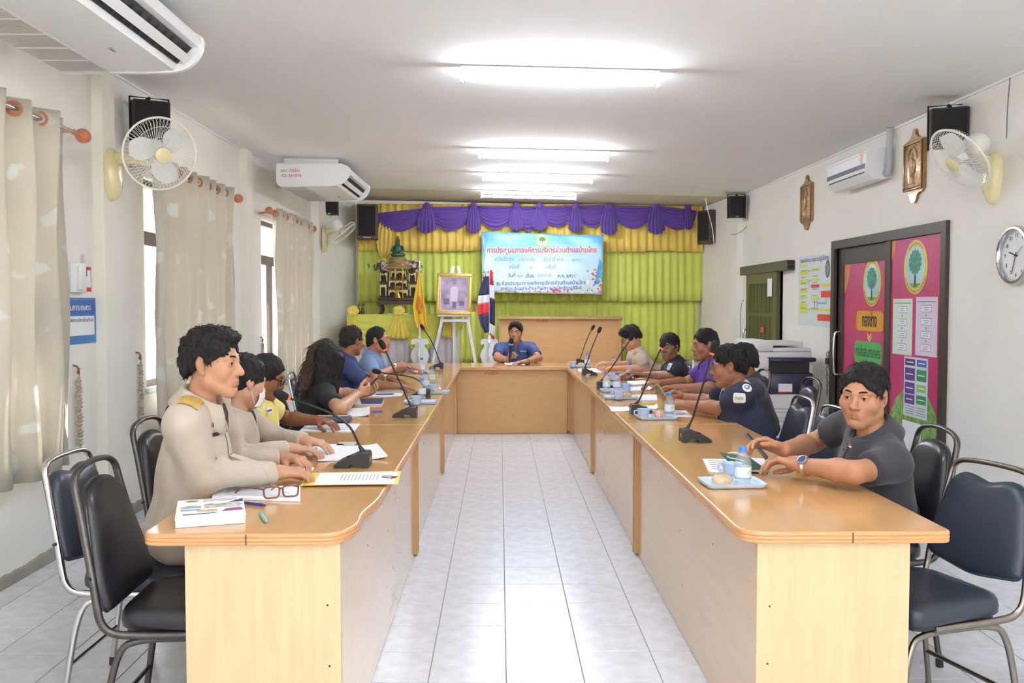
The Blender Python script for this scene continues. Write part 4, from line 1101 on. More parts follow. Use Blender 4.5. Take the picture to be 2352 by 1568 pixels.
# ================================================================== flags
M_pole = mat('pole_white', (232, 232, 234), .4)
def stand_outline(s=1.0):
    half = [(.02, 0), (.12, 0), (.125, .05), (.085, .10), (.10, .16), (.125, .22), (.10, .29), (.06, .335), (.075, .37), (.105, .355), (.12, .385), (.10, .425), (.065, .43)]
    return [(x * s, z * s) for x, z in half] + [(-x * s, z * s) for x, z in half[::-1]]
def flag(label, slabel, px, ptop, y, kind):
    zst = aty(px, 778, y).z; x = aty(px, 700, y).x
    s = thing('flag_stand', slabel, 'flag stand', (x, y, STAGE_Z), 0, 'white carved flag stands on the stage')
    h = zst - STAGE_Z; ol = [(a * 1.0, z * h / .43) for a, z in stand_outline()]
    Mx = Matrix(((1, 0, 0, 0), (0, 0, 1, 0), (0, 1, 0, 0), (0, 0, 0, 1)))
    part('carved_plate', MB().prism(ol, -.009, .009, Mx), M_pole, s, smooth=0)
    for sy in (-1, 1):
        half = [(.0095, 0)] + [(a, z * h / .43) for a, z in stand_outline()[1:13]] + [(.0095, h)]
        Mz = Matrix(((0, 0, 1, 0), (sy, 0, 0, 0), (0, 1, 0, 0), (0, 0, 0, 1)))
        part('carved_plate', MB().prism(half, -.009, .009, Mz), M_pole, s, smooth=0)
    part('socket', MB().lathe([(.03, h), (.03, h + .012), (.022, h + .02), (.022, h + .05)], 14), M_pole, s)
    zt = aty(px, ptop, y).z
    t = thing('flag', label, 'flag', (x, y, zst + .05))
    part('pole', MB().cyl((x, y, zst + .051), (x, y, zt), .012, .010, 12), M_pole, t, world=True)
    part('finial', MB().ell((x, y, zt + .012), (.014, .014, .02), 10, 8), M_pole, t, world=True)
    return t, x
YFl = 11.86
t, xf = flag('yellow flag with a red royal emblem hanging from its white pole', 'white carved stand holding the yellow flag', 964, 604, YFl, 'y')
def yfn(u, v):
    L = 964 - 21 * min(1, v * 1.15) ** .9 - 1 + (16 * max(0, v - .62) / .38); Rr = 964 + 20 * v
    p = aty(L + (Rr - L) * u, 622 + 130 * v + (8 * u if v > .8 else 0), YFl - .03); return (p.x, YFl - .03 - .02 * math.sin(u * 2.3 * 2 * PI + v) * (.25 + v), p.z)
M_fy = mat('flag_yellow', (240, 198, 62), .6, var=.03, vscale=5)
part('cloth', MB().sheet(yfn, 26, 24, .002), M_fy, t, world=True, smooth=180)
emb = MB()
def em(u, v): q = Vector(yfn(.5 + u, .60 + v)); return (q.x, q.y - .004, q.z)
emb.sheet(lambda u, v: em((u - .5) * .52 * math.sin(PI * (.12 + .76 * v)) , (v - .5) * .32), 10, 14, .001, nrm=(0, -1, 0))
part('emblem', emb, mat('emblem_red', (196, 92, 52), .6, rgb2=(226, 160, 60), vscale=40, var=.1), t, world=True, smooth=180)
t, xf = flag('drooping tricolour flag of red, white and blue beside the banner', 'white carved stand holding the tricolour flag', 1124, 609, YFl, 't')
M_fr, M_fw, M_fb = mat('flag_red', (214, 58, 66), .6), mat('flag_white', (232, 230, 236), .6), mat('flag_blue', (56, 56, 92), .6)
def lobe(u, v, side):
    if side < 0:
        out = 24 * math.sin(PI * min(1, .08 + v * .85)) ** .8 + 2; L, Rr = 1123 - out, 1123
        py = 634 + 128 * v - (6 if v > .9 else 0) * (1 - u)
    else:
        out = 10 * math.sin(PI * min(1, .1 + v * .6)) + 2; L, Rr = 1125, 1125 + out
        py = 620 + 152 * v
    p = aty(L + (Rr - L) * u, py + 9 * (1 - u if side < 0 else u) * v, YFl - .02 - (.02 if side < 0 else .0)); return (p.x, p.y - .012 * math.sin(u * 2 * 2 * PI + 3 * v), p.z)
for side, bands in ((-1, ((0, .33, M_fb), (.33, .47, M_fw), (.47, .66, M_fr), (.66, 1, M_fb))), (1, ((0, .22, M_fr), (.22, .42, M_fw), (.42, .80, M_fb), (.80, .95, M_fw), (.95, 1, M_fr)))):
    for v0, v1, m in bands:
        part('stripe', MB().sheet(lambda u, v, a=v0, b=v1, s=side: lobe(u, a + (b - a) * v, s), 12, 8, .002), m, t, world=True, smooth=180)

# ================================================================== easel and framed portrait
YE = 11.80
te = thing('easel', 'white wooden easel on the stage carrying the gold-framed portrait', 'easel', (aty(1042, 800, YE).x, YE, STAGE_Z))
M_eas = mat('easel_white', (230, 229, 230), .5)
def bar(nm, a, b, w, d, parent, m):
    a, b = Vector(a), Vector(b); L = (b - a).length
    Mf = frame(a, b - a, (1, 0, 0)); part(nm, MB().box(-w / 2, w / 2, -d / 2, d / 2, 0, L, bev=.004, seg=1, M=Mf), m, parent, world=True)
def toS(px, py, dy=0.0):
    p = aty(px, py, YE + dy); return p
for pa, pb in (((1021, 705), (994, 834)), ((1069, 705), (1092, 834))):
    a = toS(*pa); b = toS(*pb); d = (b - a); b = a + d * ((a.z - STAGE_Z) / -d.z) if abs(d.z) > 1e-6 else b
    a2 = a - (b - a).normalized() * .55; a2.y += .03; bar('leg', (b.x, b.y, b.z), (a2.x, a2.y, a2.z), .042, .03, te, M_eas)
a = toS(1042, 640, .10); bar('rear_leg', (a.x, YE + .19, STAGE_Z), (a.x, YE + .08, a.z), .04, .03, te, M_eas)
a, b = toS(1013, 736), toS(1076, 736); bar('crossbar', (a.x, YE + .003, a.z), (b.x, YE + .003, b.z), .04, .022, te, M_eas)
a, b = toS(1005, 724), toS(1080, 724); bar('ledge', (a.x, YE - .03, a.z), (b.x, YE - .03, b.z), .03, .06, te, M_eas)
a, b = toS(1030, 628), toS(1060, 628); bar('top_bar', (a.x, YE + .05, a.z), (b.x, YE + .05, b.z), .03, .02, te, M_eas)
cc = aty(1043, 675, YE - .03)
tp = thing('framed_portrait', 'gold-framed faded portrait of a standing figure in white on the easel', 'picture', (cc.x, YE - .04, aty(1043, 721, YE).z))
W_, H_ = .455, .535
Rt = Matrix.Translation((cc.x, YE - .035, cc.z)) @ Matrix.Rotation(-.09, 4, 'X') @ Matrix.Rotation(.028, 4, 'Y')
def fr(w, h, t_, d0, d1, nm, m, parts4=True):
    for (x0, x1, z0, z1) in ((-w / 2, w / 2, h / 2 - t_, h / 2), (-w / 2, w / 2, -h / 2, -h / 2 + t_), (-w / 2, -w / 2 + t_, -h / 2 + t_, h / 2 - t_), (w / 2 - t_, w / 2, -h / 2 + t_, h / 2 - t_)):
        part(nm, MB().box(x0, x1, d0, d1, z0, z1, bev=.006, M=Rt), m, tp, world=True)
M_gf = mat('gilt_frame', (214, 172, 96), .35, metal=.6, var=.25, vscale=60, bump=.4, bscale=80)
fr(W_, H_, .038, -.03, .01, 'frame_side', M_gf); fr(W_ - .078, H_ - .078, .014, -.018, .008, 'inner_slip', mat('slip_cream', (226, 214, 180), .5))
part('picture', MB().box(-W_ / 2 + .05, W_ / 2 - .05, -.006, .006, -H_ / 2 + .05, H_ / 2 - .05, M=Rt), mat('faded_photo', (150, 130, 162), .4, rgb2=(186, 166, 196), vscale=9, var=.15, detail=6), tp, world=True)
def flat(nm, pts, m, off): part(nm, MB().prism([(x, z) for x, z in pts], off, off + .0008, Rt @ Matrix(((1, 0, 0, 0), (0, 0, -1, 0), (0, 1, 0, 0), (0, 0, 0, 1)))), m, tp, world=True, smooth=0)
M_p1, M_p2, M_p3 = mat('photo_light', (214, 200, 218), .4), mat('photo_dark', (110, 94, 122), .4), mat('photo_mid', (176, 152, 170), .4)
flat('printed_arch', [(-.11, .07)] + [(-.11 * math.cos(PI * k / 10), .07 + .09 * math.sin(PI * k / 10)) for k in range(11)] + [(.11, .07)], mat('photo_arch', (178, 158, 188), .4), .0062)
flat('printed_legs', [(-.02, -.19), (.03, -.19), (.028, -.08), (-.018, -.08)], M_p2, .0064)
flat('printed_tunic', [(-.04, -.10), (.045, -.10), (.05, 0), (.055, .075), (.02, .10), (-.015, .10), (-.05, .07), (-.048, 0)], M_p1, .0073)
flat('printed_head', [(.003 + .02 * math.cos(k * PI / 6), .125 + .027 * math.sin(k * PI / 6)) for k in range(12)], M_p3, .0074)
flat('printed_hair', [(.003 + .021 * math.cos(k * PI / 6), .135 + .02 * math.sin(k * PI / 6)) for k in range(7)], M_p2, .0083)
flat('printed_table', [(-.135, -.14), (-.06, -.14), (-.06, -.06), (-.135, -.06)], M_p2, .0062); flat('printed_table', [(.07, -.15), (.135, -.15), (.135, -.09), (.07, -.09)], M_p2, .0062)
# ================================================================== doors on the right wall
Mw = lambda p: Matrix(((0, 0, -1, p[0]), (-1, 0, 0, p[1]), (0, 1, 0, p[2]), (0, 0, 0, 1)))   # print facing -x
def xbox(nm, x0, x1, y0, y1, z0, z1, m, parent, bev=0.0):
    return part(nm, MB().box(x0, x1, y0, y1, z0, z1, bev=bev, seg=1), m, parent)
def put(nm, px, py, w, h, m, parent, X, off=.001, th=.001):
    """thin print of w x h metres on the plane x = X centred where the pixel looks"""
    p = atx(px, py, X); return xbox(nm, X - off - th, X - off, p.y - w / 2, p.y + w / 2, p.z - h / 2, p.z + h / 2, m, parent)
# door 1: dark olive sliding door under an overhead track
M_olive = mat('olive_door', (74, 78, 46), .45, var=.08, vscale=6, stretch=(1, 8, 1))
M_brown = mat('dark_brown_frame', (70, 56, 50), .4, var=.05, vscale=6)
d1 = struct('door_1', MB().box(XR + .02, XR + .07, D1[0], D1[1], .01, D1[3]), M_brown, smooth=0)
xbox('jamb', XR - .015, XR + .02, 11.08, 11.20, 0, 1.86, M_brown, d1)
xbox('track_beam', XR - .085, XR - .001, 9.40, 11.24, 1.80, 1.905, mat('olive_beam', (92, 88, 68), .5), d1, .004)
for k in (0, 1): xbox('beam_end', XR - .078, XR - .006, 9.396, 9.3995, 1.81 + k * .048, 1.85 + k * .048, M_blackg, d1)
lf = xbox('door_leaf', XR - .055, XR - .02, 9.82, 10.98, .02, 1.80, M_olive, d1)
for (y0, y1, z0, z1) in ((9.82, 9.93, .02, 1.80), (10.87, 10.98, .02, 1.80), (9.93, 10.87, 1.68, 1.80), (9.93, 10.87, 1.30, 1.34)):
    xbox('stile', XR - .068, XR - .0555, y0, y1, z0, z1, mat('olive_stile', (98, 92, 62), .45), lf)
for k in range(1, 6): xbox('plank_groove', XR - .0575, XR - .0552, 9.93 + .94 * k / 6 - .006, 9.93 + .94 * k / 6 + .006, .02, 1.68, M_brown, lf)
put('paper_notice', 1768, 660, .17, .20, M_paper, lf, XR - .068)
put('red_sign', 1751, 757, .12, .06, mat('sign_red_pale', (222, 70, 84), .5), lf, XR - .068)
a = atx(1727, 790, XR - .10)
part('handle', MB().tube(smooth_path([(XR - .068, 10.93, 1.13), (XR - .12, 10.93, 1.13), (XR - .125, 10.93, .95), (XR - .12, 10.93, .80), (XR - .068, 10.93, .80)], 4), .012, 10), M_chrome, lf)
# door 2: double aluminium sliding door covered with magenta print
d2 = struct('door_2', MB().box(XR - .03, XR + .06, 6.155, 6.23, 0, 2.02).box(XR - .03, XR + .06, 8.22, 8.295, 0, 2.02).box(XR - .03, XR + .06, 6.23, 8.22, 1.945, 2.02), M_dark, smooth=0)
M_mag = mat('magenta_print', (206, 62, 118), .25, rgb2=(196, 58, 112), vscale=4)
M_orange = mat('orange_print', (214, 130, 70), .3)
l1 = xbox('door_leaf', XR + .025, XR + .05, 7.17, 8.15, .02, 1.86, M_mag, d2); X1 = XR + .025
xbox('leaf_frame', X1 - .012, X1 - .0005, 8.10, 8.22, 0, 1.945, M_brown, d2); xbox('leaf_frame', X1 - .012, X1 - .0005, 7.10, 8.10, 1.80, 1.945, M_dark, d2)
l2 = xbox('door_leaf', XR - .005, XR + .02, 6.235, 7.06, .02, 1.94, M_mag, d2); X2 = XR - .005
xbox('meeting_stile', X2 - .012, X2 + .02, 7.06, 7.155, 0, 1.945, M_dark, d2)
part('handle', MB().tube(smooth_path([(X1 - .012, 8.15, 1.19), (X1 - .07, 8.15, 1.19), (X1 - .075, 8.15, .98), (X1 - .07, 8.15, .80), (X1 - .012, 8.15, .80)], 4), .012, 10), M_chrome, d2)
def door_emblem(px, py, w, h, parent, X):
    c = atx(px, py, X)
    def disc(nm, s, m, off, pts=None):
        pl = pts or [(w / 2 * s * math.cos(2 * PI * k / 40), h / 2 * s * math.sin(2 * PI * k / 40)) for k in range(40)]
        part(nm, MB().prism(pl, off, off + .0008, Mw((X, c.y, c.z))), m, parent, smooth=0)
    disc('emblem_rim', 1.0, mat('rim_yellow', (226, 206, 92), .4), .0006)
    disc('emblem_sky', .78, mat('emblem_sky', (150, 200, 216), .4, rgb2=(228, 238, 240), vscale=5), .0015)
    b = []
    rnd = random.Random(int(px))
    for k in range(28):
        a = 2 * PI * k / 28; r0 = .62 * (1 + .09 * (1 if k % 2 else -1)); b.append((w * .42 * r0 * math.cos(a), h * .09 + h * .36 * r0 * math.sin(a)))
    disc('emblem_tree', 1, mat('tree_green', (52, 128, 108), .5, rgb2=(84, 160, 132), vscale=30, var=.1), .0034, b)
    disc('emblem_trunk', 1, mat('trunk_brown', (74, 62, 60), .5), .0025, [(-w * .04, -h * .36), (w * .04, -h * .36), (w * .02, 0), (-w * .02, 0)])
    disc('emblem_lawn', 1, mat('lawn_green', (120, 160, 70), .5), .0024, [(-w * .24, -h * .30), (-w * .15, -h * .365), (0, -h * .388), (w * .15, -h * .365), (w * .24, -h * .30)])
    m = mat('emblem_letter', (150, 86, 40), .5)
    for s, txt in ((1, 'อบต.บ้านไทร'), (-1, 'อ.ประโคนชัย จ.บุรีรัมย์')):
        me = text_mesh(txt, 1, 'CENTER', 0, .02); xs = [v.co.x for v in me.vertices]; wd = max(xs) - min(xs)
        for v in me.vertices:
            an = s * PI / 2 - s * (v.co.x / wd) * (1.5 if s > 0 else 2.3); rr = .885 + s * v.co.y * .12 - s * .02
            v.co = Mw((X, c.y, c.z)) @ Vector((w / 2 * rr * math.cos(an), h / 2 * rr * math.sin(an), .0022))
        me.materials.clear(); me.materials.append(m); part('lettering', me, m, parent)
door_emblem(2003, 649, .36, .40, l1, X1); door_emblem(2103, 613, .38, .405, l2, X2)
def rbox_print(nm, px, py, w, h, r, m, parent, X, off=.0006):
    c = atx(px, py, X); part(nm, MB().prism(round_poly([(-w / 2, -h / 2), (w / 2, -h / 2), (w / 2, h / 2), (-w / 2, h / 2)], r, 4), off, off + .0008, Mw((X, c.y, c.z))), m, parent, smooth=0)
    return c
c = rbox_print('orange_label', 1997, 737, .55, .17, .05, mat('label_amber', (226, 162, 58), .35), l1, X1); lettering('กองช่าง', .15, M_inkd, l1, Mw((X1 - .0016, c.y, c.z)), width=.30, bold=.004)
c = rbox_print('green_label', 1993, 810, .56, .19, .05, mat('label_green', (88, 182, 92), .35), l1, X1); lettering('กองส่งเสริมการเกษตร', .12, M_inkd, l1, Mw((X1 - .0016, c.y, c.z)), width=.50, bold=.0)
for k in (0, 1):
    c = atx(1997, 769 + k * 8, X1); part('chevron', MB().prism([(-.04, .02), (0, -.01), (.04, .02), (.04, .0), (0, -.03), (-.04, .0)], .0006, .0014, Mw((X1, c.y, c.z))), mat('chevron_cream', (236, 214, 120), .4), l1, smooth=0)
part('orange_corner', MB().prism([(0, 0), (.13, 0), (.11, -.10), (.05, -.22), (0, -.26)], .0005, .0010, Mw((X1, 8.10, 1.80))), M_orange, l1, smooth=0)
part('orange_corner', MB().prism([(0, 0), (.09, 0), (.07, -.06), (.03, -.13), (0, -.16)], .0005, .0010, Mw((X2, 7.06, 1.94))), M_orange, l2, smooth=0)
M_sheet1, M_sheet2 = mat('sheet_mint', (222, 232, 218), .7), mat('sheet_lilac', (226, 214, 230), .7)
for px, py, m in ((2073, 750, M_sheet1), (2128, 750, M_sheet2)):
    c = atx(px, py, X2); xbox('notice_sheet', X2 - .0026, X2 - .001, c.y - .165, c.y + .165, c.z - .215, c.z + .215, m, l2)
    for k in range(4):
        z = c.z + .13 - k * .095
        xbox('flow_box', X2 - .0034, X2 - .0027, c.y - .075, c.y + .075, z - .026, z + .026, mat('flow_outline', (120, 132, 164), .6), l2)
        xbox('flow_fill', X2 - .0040, X2 - .0035, c.y - .071, c.y + .071, z - .022, z + .022, M_paper, l2)
        for q in (-.008, .008): xbox('print_line', X2 - .0045, X2 - .0041, c.y - .045, c.y + .045, z + q - .002, z + q + .002, M_ink, l2)
        if k < 3: xbox('arrow', X2 - .0034, X2 - .0027, c.y - .005, c.y + .005, z - .055, z - .038, M_red, l2)
    xbox('print_line', X2 - .0034, X2 - .0027, c.y - .14, c.y + .14, c.z + .178, c.z + .184, M_ink, l2)
M_grass = mat('grass_print', (92, 140, 70), .6, rgb2=(150, 182, 96), vscale=26, var=.15, detail=6)
part('printed_grass', MB().prism([(0, 0), (.825, 0), (.825, .52), (.74, .66), (.62, .76), (.45, .80), (.28, .78), (.12, .68), (0, .52)], .0004, .0009, Mw((X2, 7.06, .03))), M_grass, l2, smooth=0)
part('printed_grass', MB().prism([(0, 0), (.98, 0), (.98, .50), (.6, .44), (.3, .30), (0, .2)], .0004, .0009, Mw((X1, 8.15, .03))), M_grass, l1, smooth=0)
c = atx(2103, 890, X2); xbox('chart_sheet', X2 - .0026, X2 - .001, c.y - .19, c.y + .19, c.z - .225, c.z + .225, mat('chart_paper', (214, 222, 226), .7), l2)
M_vi, M_gr, M_bl, M_lg = mat('chart_violet', (108, 66, 142), .5), mat('chart_green', (62, 146, 98), .5), mat('chart_blue', (74, 102, 182), .5), mat('chart_lime', (146, 200, 116), .5)
for (dy, dz, w, h, m) in ((.09, .185, .16, .05, mat('chart_plum', (88, 50, 112), .5)), (-.095, .185, .15, .05, M_bl), (.09, .095, .16, .095, M_vi), (-.095, .095, .15, .085, M_gr), (.09, -.01, .16, .085, M_vi), (-.095, -.0, .14, .055, M_lg), (.09, -.095, .16, .07, M_vi), (-.095, -.085, .15, .065, M_gr)):
    xbox('chart_box', X2 - .0036, X2 - .0027, c.y + dy - w / 2, c.y + dy + w / 2, c.z + dz - h / 2, c.z + dz + h / 2, m, l2)
    xbox('print_line', X2 - .0042, X2 - .0037, c.y + dy - w * .35, c.y + dy + w * .35, c.z + dz - .004, c.z + dz + .004, M_paper, l2)
for k in range(8): xbox('print_line', X2 - .0034, X2 - .0027, c.y - .17 + (k % 2) * .17 + .01, c.y - .02 + (k % 2) * .17, c.z - .15 - (k // 2) * .018, c.z - .146 - (k // 2) * .018, M_ink, l2)
c = atx(2095, 975, X2); xbox('notice_sheet', X2 - .0026, X2 - .001, c.y - .14, c.y + .16, c.z - .22, c.z + .02, M_paper, l2)
part('lock_bolt', MB().cyl((X2 - .015, 7.10, .42), (X2 - .02, 7.10, .42), .018, n=12), M_dchrome, d2)

# ================================================================== flow chart poster
a, b_ = atx(1836, 590, XR), atx(1923, 745, XR)
y1p, y0p = 9.27, 8.315; z1p, z0p = 1.925, 1.225
t = thing('chart_poster', 'white flow chart poster with yellow and red boxes between the two doors', 'poster', (XR, (y0p + y1p) / 2, z0p))
part('sheet', MB().box(XR - .004, XR - .0005, y0p, y1p, z0p, z1p), mat('poster_white', (222, 228, 232), .5), t, world=True, smooth=0)
def pb(nm, u0, u1, v0, v1, m, lift=0):
    W, Hh = y1p - y0p, z1p - z0p
    part(nm, MB().box(XR - .0056 - lift, XR - .0041 - lift, y1p - W * u1, y1p - W * u0, z1p - Hh * v1, z1p - Hh * v0), m, t, world=True, smooth=0)
M_cy, M_cr2, M_cb = mat('chart_yellow', (214, 224, 96), .6), mat('chart_red', (222, 70, 62), .6), mat('chart_pale_blue', (140, 176, 214), .6)
for q in ((.06, .27, .11, .145), (.06, .29, .19, .27), (.06, .29, .33, .405), (.06, .29, .455, .53), (.06, .29, .58, .615), (.06, .29, .67, .83), (.40, .64, .19, .23), (.40, .64, .33, .37), (.69, .99, .41, .455), (.40, .64, .59, .63), (.40, .64, .74, .78), (.69, .99, .75, .79)): pb('chart_box', *q, M_cy)
for q in ((.40, .64, .415, .46), (.69, .99, .51, .60), (.60, .99, .83, .92)): pb('chart_box', *q, M_cr2)
for q in ((.30, .39, .21, .225), (.30, .39, .345, .36), (.33, .345, .36, .45), (.50, .52, .635, .735), (.58, .60, .635, .735), (.60, .84, .665, .69), (.83, .85, .61, .665), (.30, .39, .755, .77)): pb('chart_arrow', *q, M_cb)
for k in range(14): pb('print_line', .10 + (k % 2) * .34, .25 + (k % 2) * .34, .205 + (k // 2) * .09, .213 + (k // 2) * .09, M_ink, .002)
lettering('แผนผังกระบวนการปฏิบัติงาน', .06, M_bblue, t, wmat(t).inverted() @ Mw((XR - .0052, y1p - .46, z1p - .045)), width=.80)
cE = (XR - .004, y0p + .13, z1p - .15)
part('seal', MB().prism([(.06 * math.cos(2 * PI * k / 30), .085 * math.sin(2 * PI * k / 30)) for k in range(30)], .0002, .0012, Mw(cE)), mat('seal_grey', (86, 90, 86), .6), t, world=True, smooth=0)
part('seal_face', MB().prism([(.045 * math.cos(2 * PI * k / 30), .066 * math.sin(2 * PI * k / 30)) for k in range(30)], .0014, .002, Mw(cE)), mat('seal_pale', (176, 178, 160), .6, rgb2=(96, 98, 92), vscale=60), t, world=True, smooth=0)

# ================================================================== bronze plaques
M_brz = mat('bronze_relief', (150, 116, 84), .32, metal=.55, rgb2=(186, 150, 112), vscale=30, var=.15, bump=.5, bscale=55, coat=.6)
M_brz2 = mat('bronze_rim', (160, 124, 76), .35, metal=.55, var=.2, vscale=50, bump=.3, bscale=90, coat=.5)
def plaque(label, yc, zc):
    t = thing('bronze_plaque', label, 'plaque', (XR, yc, zc), 0, 'bronze relief plaques on the right wall')
    half = [(0, .28), (.022, .265), (.03, .235), (.075, .205), (.155, .19), (.165, .17), (.165, -.17), (.14, -.195), (.095, -.20), (.06, -.215), (.045, -.245), (.025, -.268), (0, -.27)]
    ol = half + [(-x, z) for x, z in half[-2:0:-1]]
    Mp = Mw((0, 0, 0))
    part('back_plate', MB().prism(ol[::-1], .0, .022, Mp), M_brz2, t, smooth=0)
    part('inner_panel', MB().box(-.030, -.0225, -.125, .125, -.155, .165, bev=.003), M_brz, t)
    for (y0, y1, z0, z1) in ((-.145, .145, .168, .182), (-.145, .145, -.175, -.16), (-.145, -.13, -.16, .168), (.13, .145, -.16, .168)): part('raised_border', MB().box(-.036, -.0225, y0, y1, z0, z1, bev=.003), M_brz2, t)
    part('relief_arch', MB().tube([(-.03, .075 * math.cos(PI * k / 12), .05 + .09 * math.sin(PI * k / 12)) for k in range(13)], .008, 6), M_brz2, t)
    f = MB(); f.ell((-.03, 0, .075), (.012, .02, .026)); f.ell((-.03, 0, .02), (.014, .036, .05)); f.tube([(-.03, 0, -.01), (-.03, 0, -.13)], [.034, .026], 8); f.tube([(-.032, .034, .04), (-.036, .045, -.02), (-.036, .02, -.06)], .009, 6); f.tube([(-.032, -.034, .04), (-.036, -.045, -.02), (-.036, -.02, -.06)], .009, 6)
    part('relief_figure', f, M_brz, t)
    return t
plaque('bronze relief plaque high on the wall, left of the split air conditioner', 9.02, 2.455)
plaque('bronze relief plaque high on the wall between air conditioner and fan', 6.68, 2.465)

# ================================================================== wall clock
cy_, cz_ = 5.335, 1.735
t = thing('wall_clock', 'round chrome-rimmed wall clock cut by the right picture edge', 'clock', (XR, cy_, cz_))
Rc = .178
part('rim', MB().lathe([(Rc - .006, 0), (Rc, .01), (Rc, .03), (Rc - .008, .042), (Rc - .02, .044), (Rc - .028, .034), (Rc - .028, .012)], 48, Mw((0, 0, 0)), capped=False), M_chrome, t)
part('dial', MB().lathe([(.001, .012), (Rc - .028, .012), (Rc - .028, .002), (.001, .002)], 48, Mw((0, 0, 0))), mat('dial_white', (238, 238, 238), .5), t)
for k in range(1, 13):
    a = PI / 2 - k * PI / 6; lettering(str(k), .034, M_inkd, t, Mw((-.0126, -.118 * math.cos(a), .118 * math.sin(a))), name='numeral')
for k in range(60):
    if k % 5: a = k * PI / 30; part('minute_mark', MB().box(-.0133, -.0125, -.0006, .0006, .139, .145, M=Matrix.Rotation(a, 4, 'X')), M_inkd, t, smooth=0)
def hand(nm, ang, L, w, off): 
    d = Vector((0, -math.sin(ang), math.cos(ang))); part(nm, MB().box(-w / 2, w / 2, -.0008, .0008, -.02, L, M=frame((-off, 0, 0), d, (0, math.cos(ang), math.sin(ang)))), M_inkd, t, smooth=0)
hand('hour_hand', math.radians(9.55 * 30), .075, .008, .016); hand('minute_hand', math.radians(33 * 6), .115, .006, .018); hand('second_hand', math.radians(56), .09, .002, .020)
part('pivot', MB().cyl((-.0225, 0, 0), (-.012, 0, 0), .006, n=10), M_inkd, t)

# ================================================================== copier
xa, xb, ya, yb_ = 2.36, 2.93, 8.32, 8.98
M_cp, M_cp2, M_cpd = mat('copier_grey', (222, 222, 220), .5), mat('copier_light', (232, 232, 230), .5), mat('copier_navy', (44, 50, 78), .3)
t = thing('photocopier', 'tall grey photocopier with navy front panel beside the flow chart', 'photocopier', ((xa + xb) / 2, (ya + yb_) / 2, 0))
part('cabinet', MB().box(xa, xb, ya + .015, yb_, .02, .92, bev=.01), M_cp, t, world=True)
for k, (z0, z1) in enumerate(((.025, .16), (.165, .30), (.305, .375), (.38, .46), (.465, .60))):
    d = part('drawer', MB().box(xa + .012, xb - .012, ya, ya + .0145, z0, z1, bev=.004, seg=1), M_cp2, t, world=True)
    if k < 4: part('grip', MB().box(xa + .2, xb - .2, ya - .0025, ya - .0003, z1 - .035, z1 - .02), M_acg, d)
part('navy_panel', MB().box(xa + .15, xb - .005, ya - .012, ya + .0145, .605, .80, bev=.02), M_cpd, t, world=True)
part('tray_cavity', MB().box(xa + .15, xb - .04, ya - .004, ya + .0145, .80, .905), mat('copier_cavity', (22, 22, 26), .5), t, world=True)
part('left_column', MB().box(xa, xa + .148, ya - .02, ya + .0145, .605, .94, bev=.012), M_cp2, t, world=True)
part('sticker', MB().box(xa + .24, xa + .37, ya - .0135, ya - .0122, .615, .70), M_paper, t, world=True); part('sticker_stripe', MB().box(xa + .24, xa + .37, ya - .0150, ya - .0136, .615, .625), M_red, t, world=True)
part('control_panel', MB().box(xa + .15, xb + .01, ya - .05, ya + .12, .905, .945, bev=.012), M_cpd, t, world=True)
part('touch_screen', MB().box(xa + .25, xa + .42, ya - .04, ya + .04, .9455, .948), mat('screen_grey', (150, 152, 156), .3), t, world=True)
part('scanner_bed', MB().box(xa - .005, xb + .005, ya + .06, yb_, .92, .995, bev=.008), M_cp2, t, world=True)
part('document_feeder', MB().box(xa - .005, xa + .21, ya + .03, yb_, .995, 1.10, bev=.03), M_cp2, t, world=True)
part('feeder_lid', MB().box(xa + .20, xb, ya + .05, yb_, .995, 1.03, bev=.01), M_cp2, t, world=True)
part('paper_tray', MB().box(xa + .2, xb - .06, ya + .10, yb_ - .05, 1.05, 1.085, bev=.012, M=Matrix.Translation((0, 0, 0))), M_cp, t, world=True)
part('side_tray', MB().box(xa - .10, xa - .002, ya + .05, yb_ - .1, .56, .70, bev=.02), M_cp, t, world=True)

# ================================================================== chain on the wall by the door
p = atx(1908, 812, XR); t = thing('door_chain', 'steel chain hanging from a wall staple left of the magenta door', 'chain', (XR, 8.36, p.z))
part('staple', MB().box(XR - .012, XR - .0005, 8.345, 8.375, p.z - .12, p.z + .03), M_dchrome, t, world=True)
z = p.z - .01
for k in range(12):
    ax = (0, 1, 0) if k % 2 else (1, 0, 0); o_ = Vector((XR - .025, 8.36, z - k * .034)); u = Vector(ax)
    part('chain_link', MB().tube([o_ + u * (.010 * math.cos(2 * PI * q / 12)) + Vector((0, 0, .024 * math.sin(2 * PI * q / 12))) for q in range(12)], .0035, 6, closed=True), M_dchrome, t, world=True)
part('padlock', MB().box(XR - .04, XR - .015, 8.335, 8.385, z - .09, z - .03, bev=.006), M_darktube, t, world=True)
# cables and scars on the right wall
def wire(label, pts, r=.004, m=None):
    o = single('wall_cable', MB().tube(smooth_path(pts, 5), r, 6), m or M_ink, label, 'cable'); return o
wire('white cable dangling from the ceiling over the right stage speaker', [aty(1619, 450, 11.9), aty(1627, 490, 11.95), aty(1637, 525, 12.0), aty(1640, 560, 12.1)], .006, M_white)
wire('thin looped cable on the wall below the small right speaker', [atx(1652, 525, 3.0), atx(1675, 541, 3.01), atx(1700, 535, 3.01), atx(1716, 520, 3.06)])
wire('thin wire on the wall left of the olive door', [atx(1708, 688, 3.06), atx(1702, 700, 3.05), atx(1700, 730, 3.04), atx(1701, 775, 3.04)])
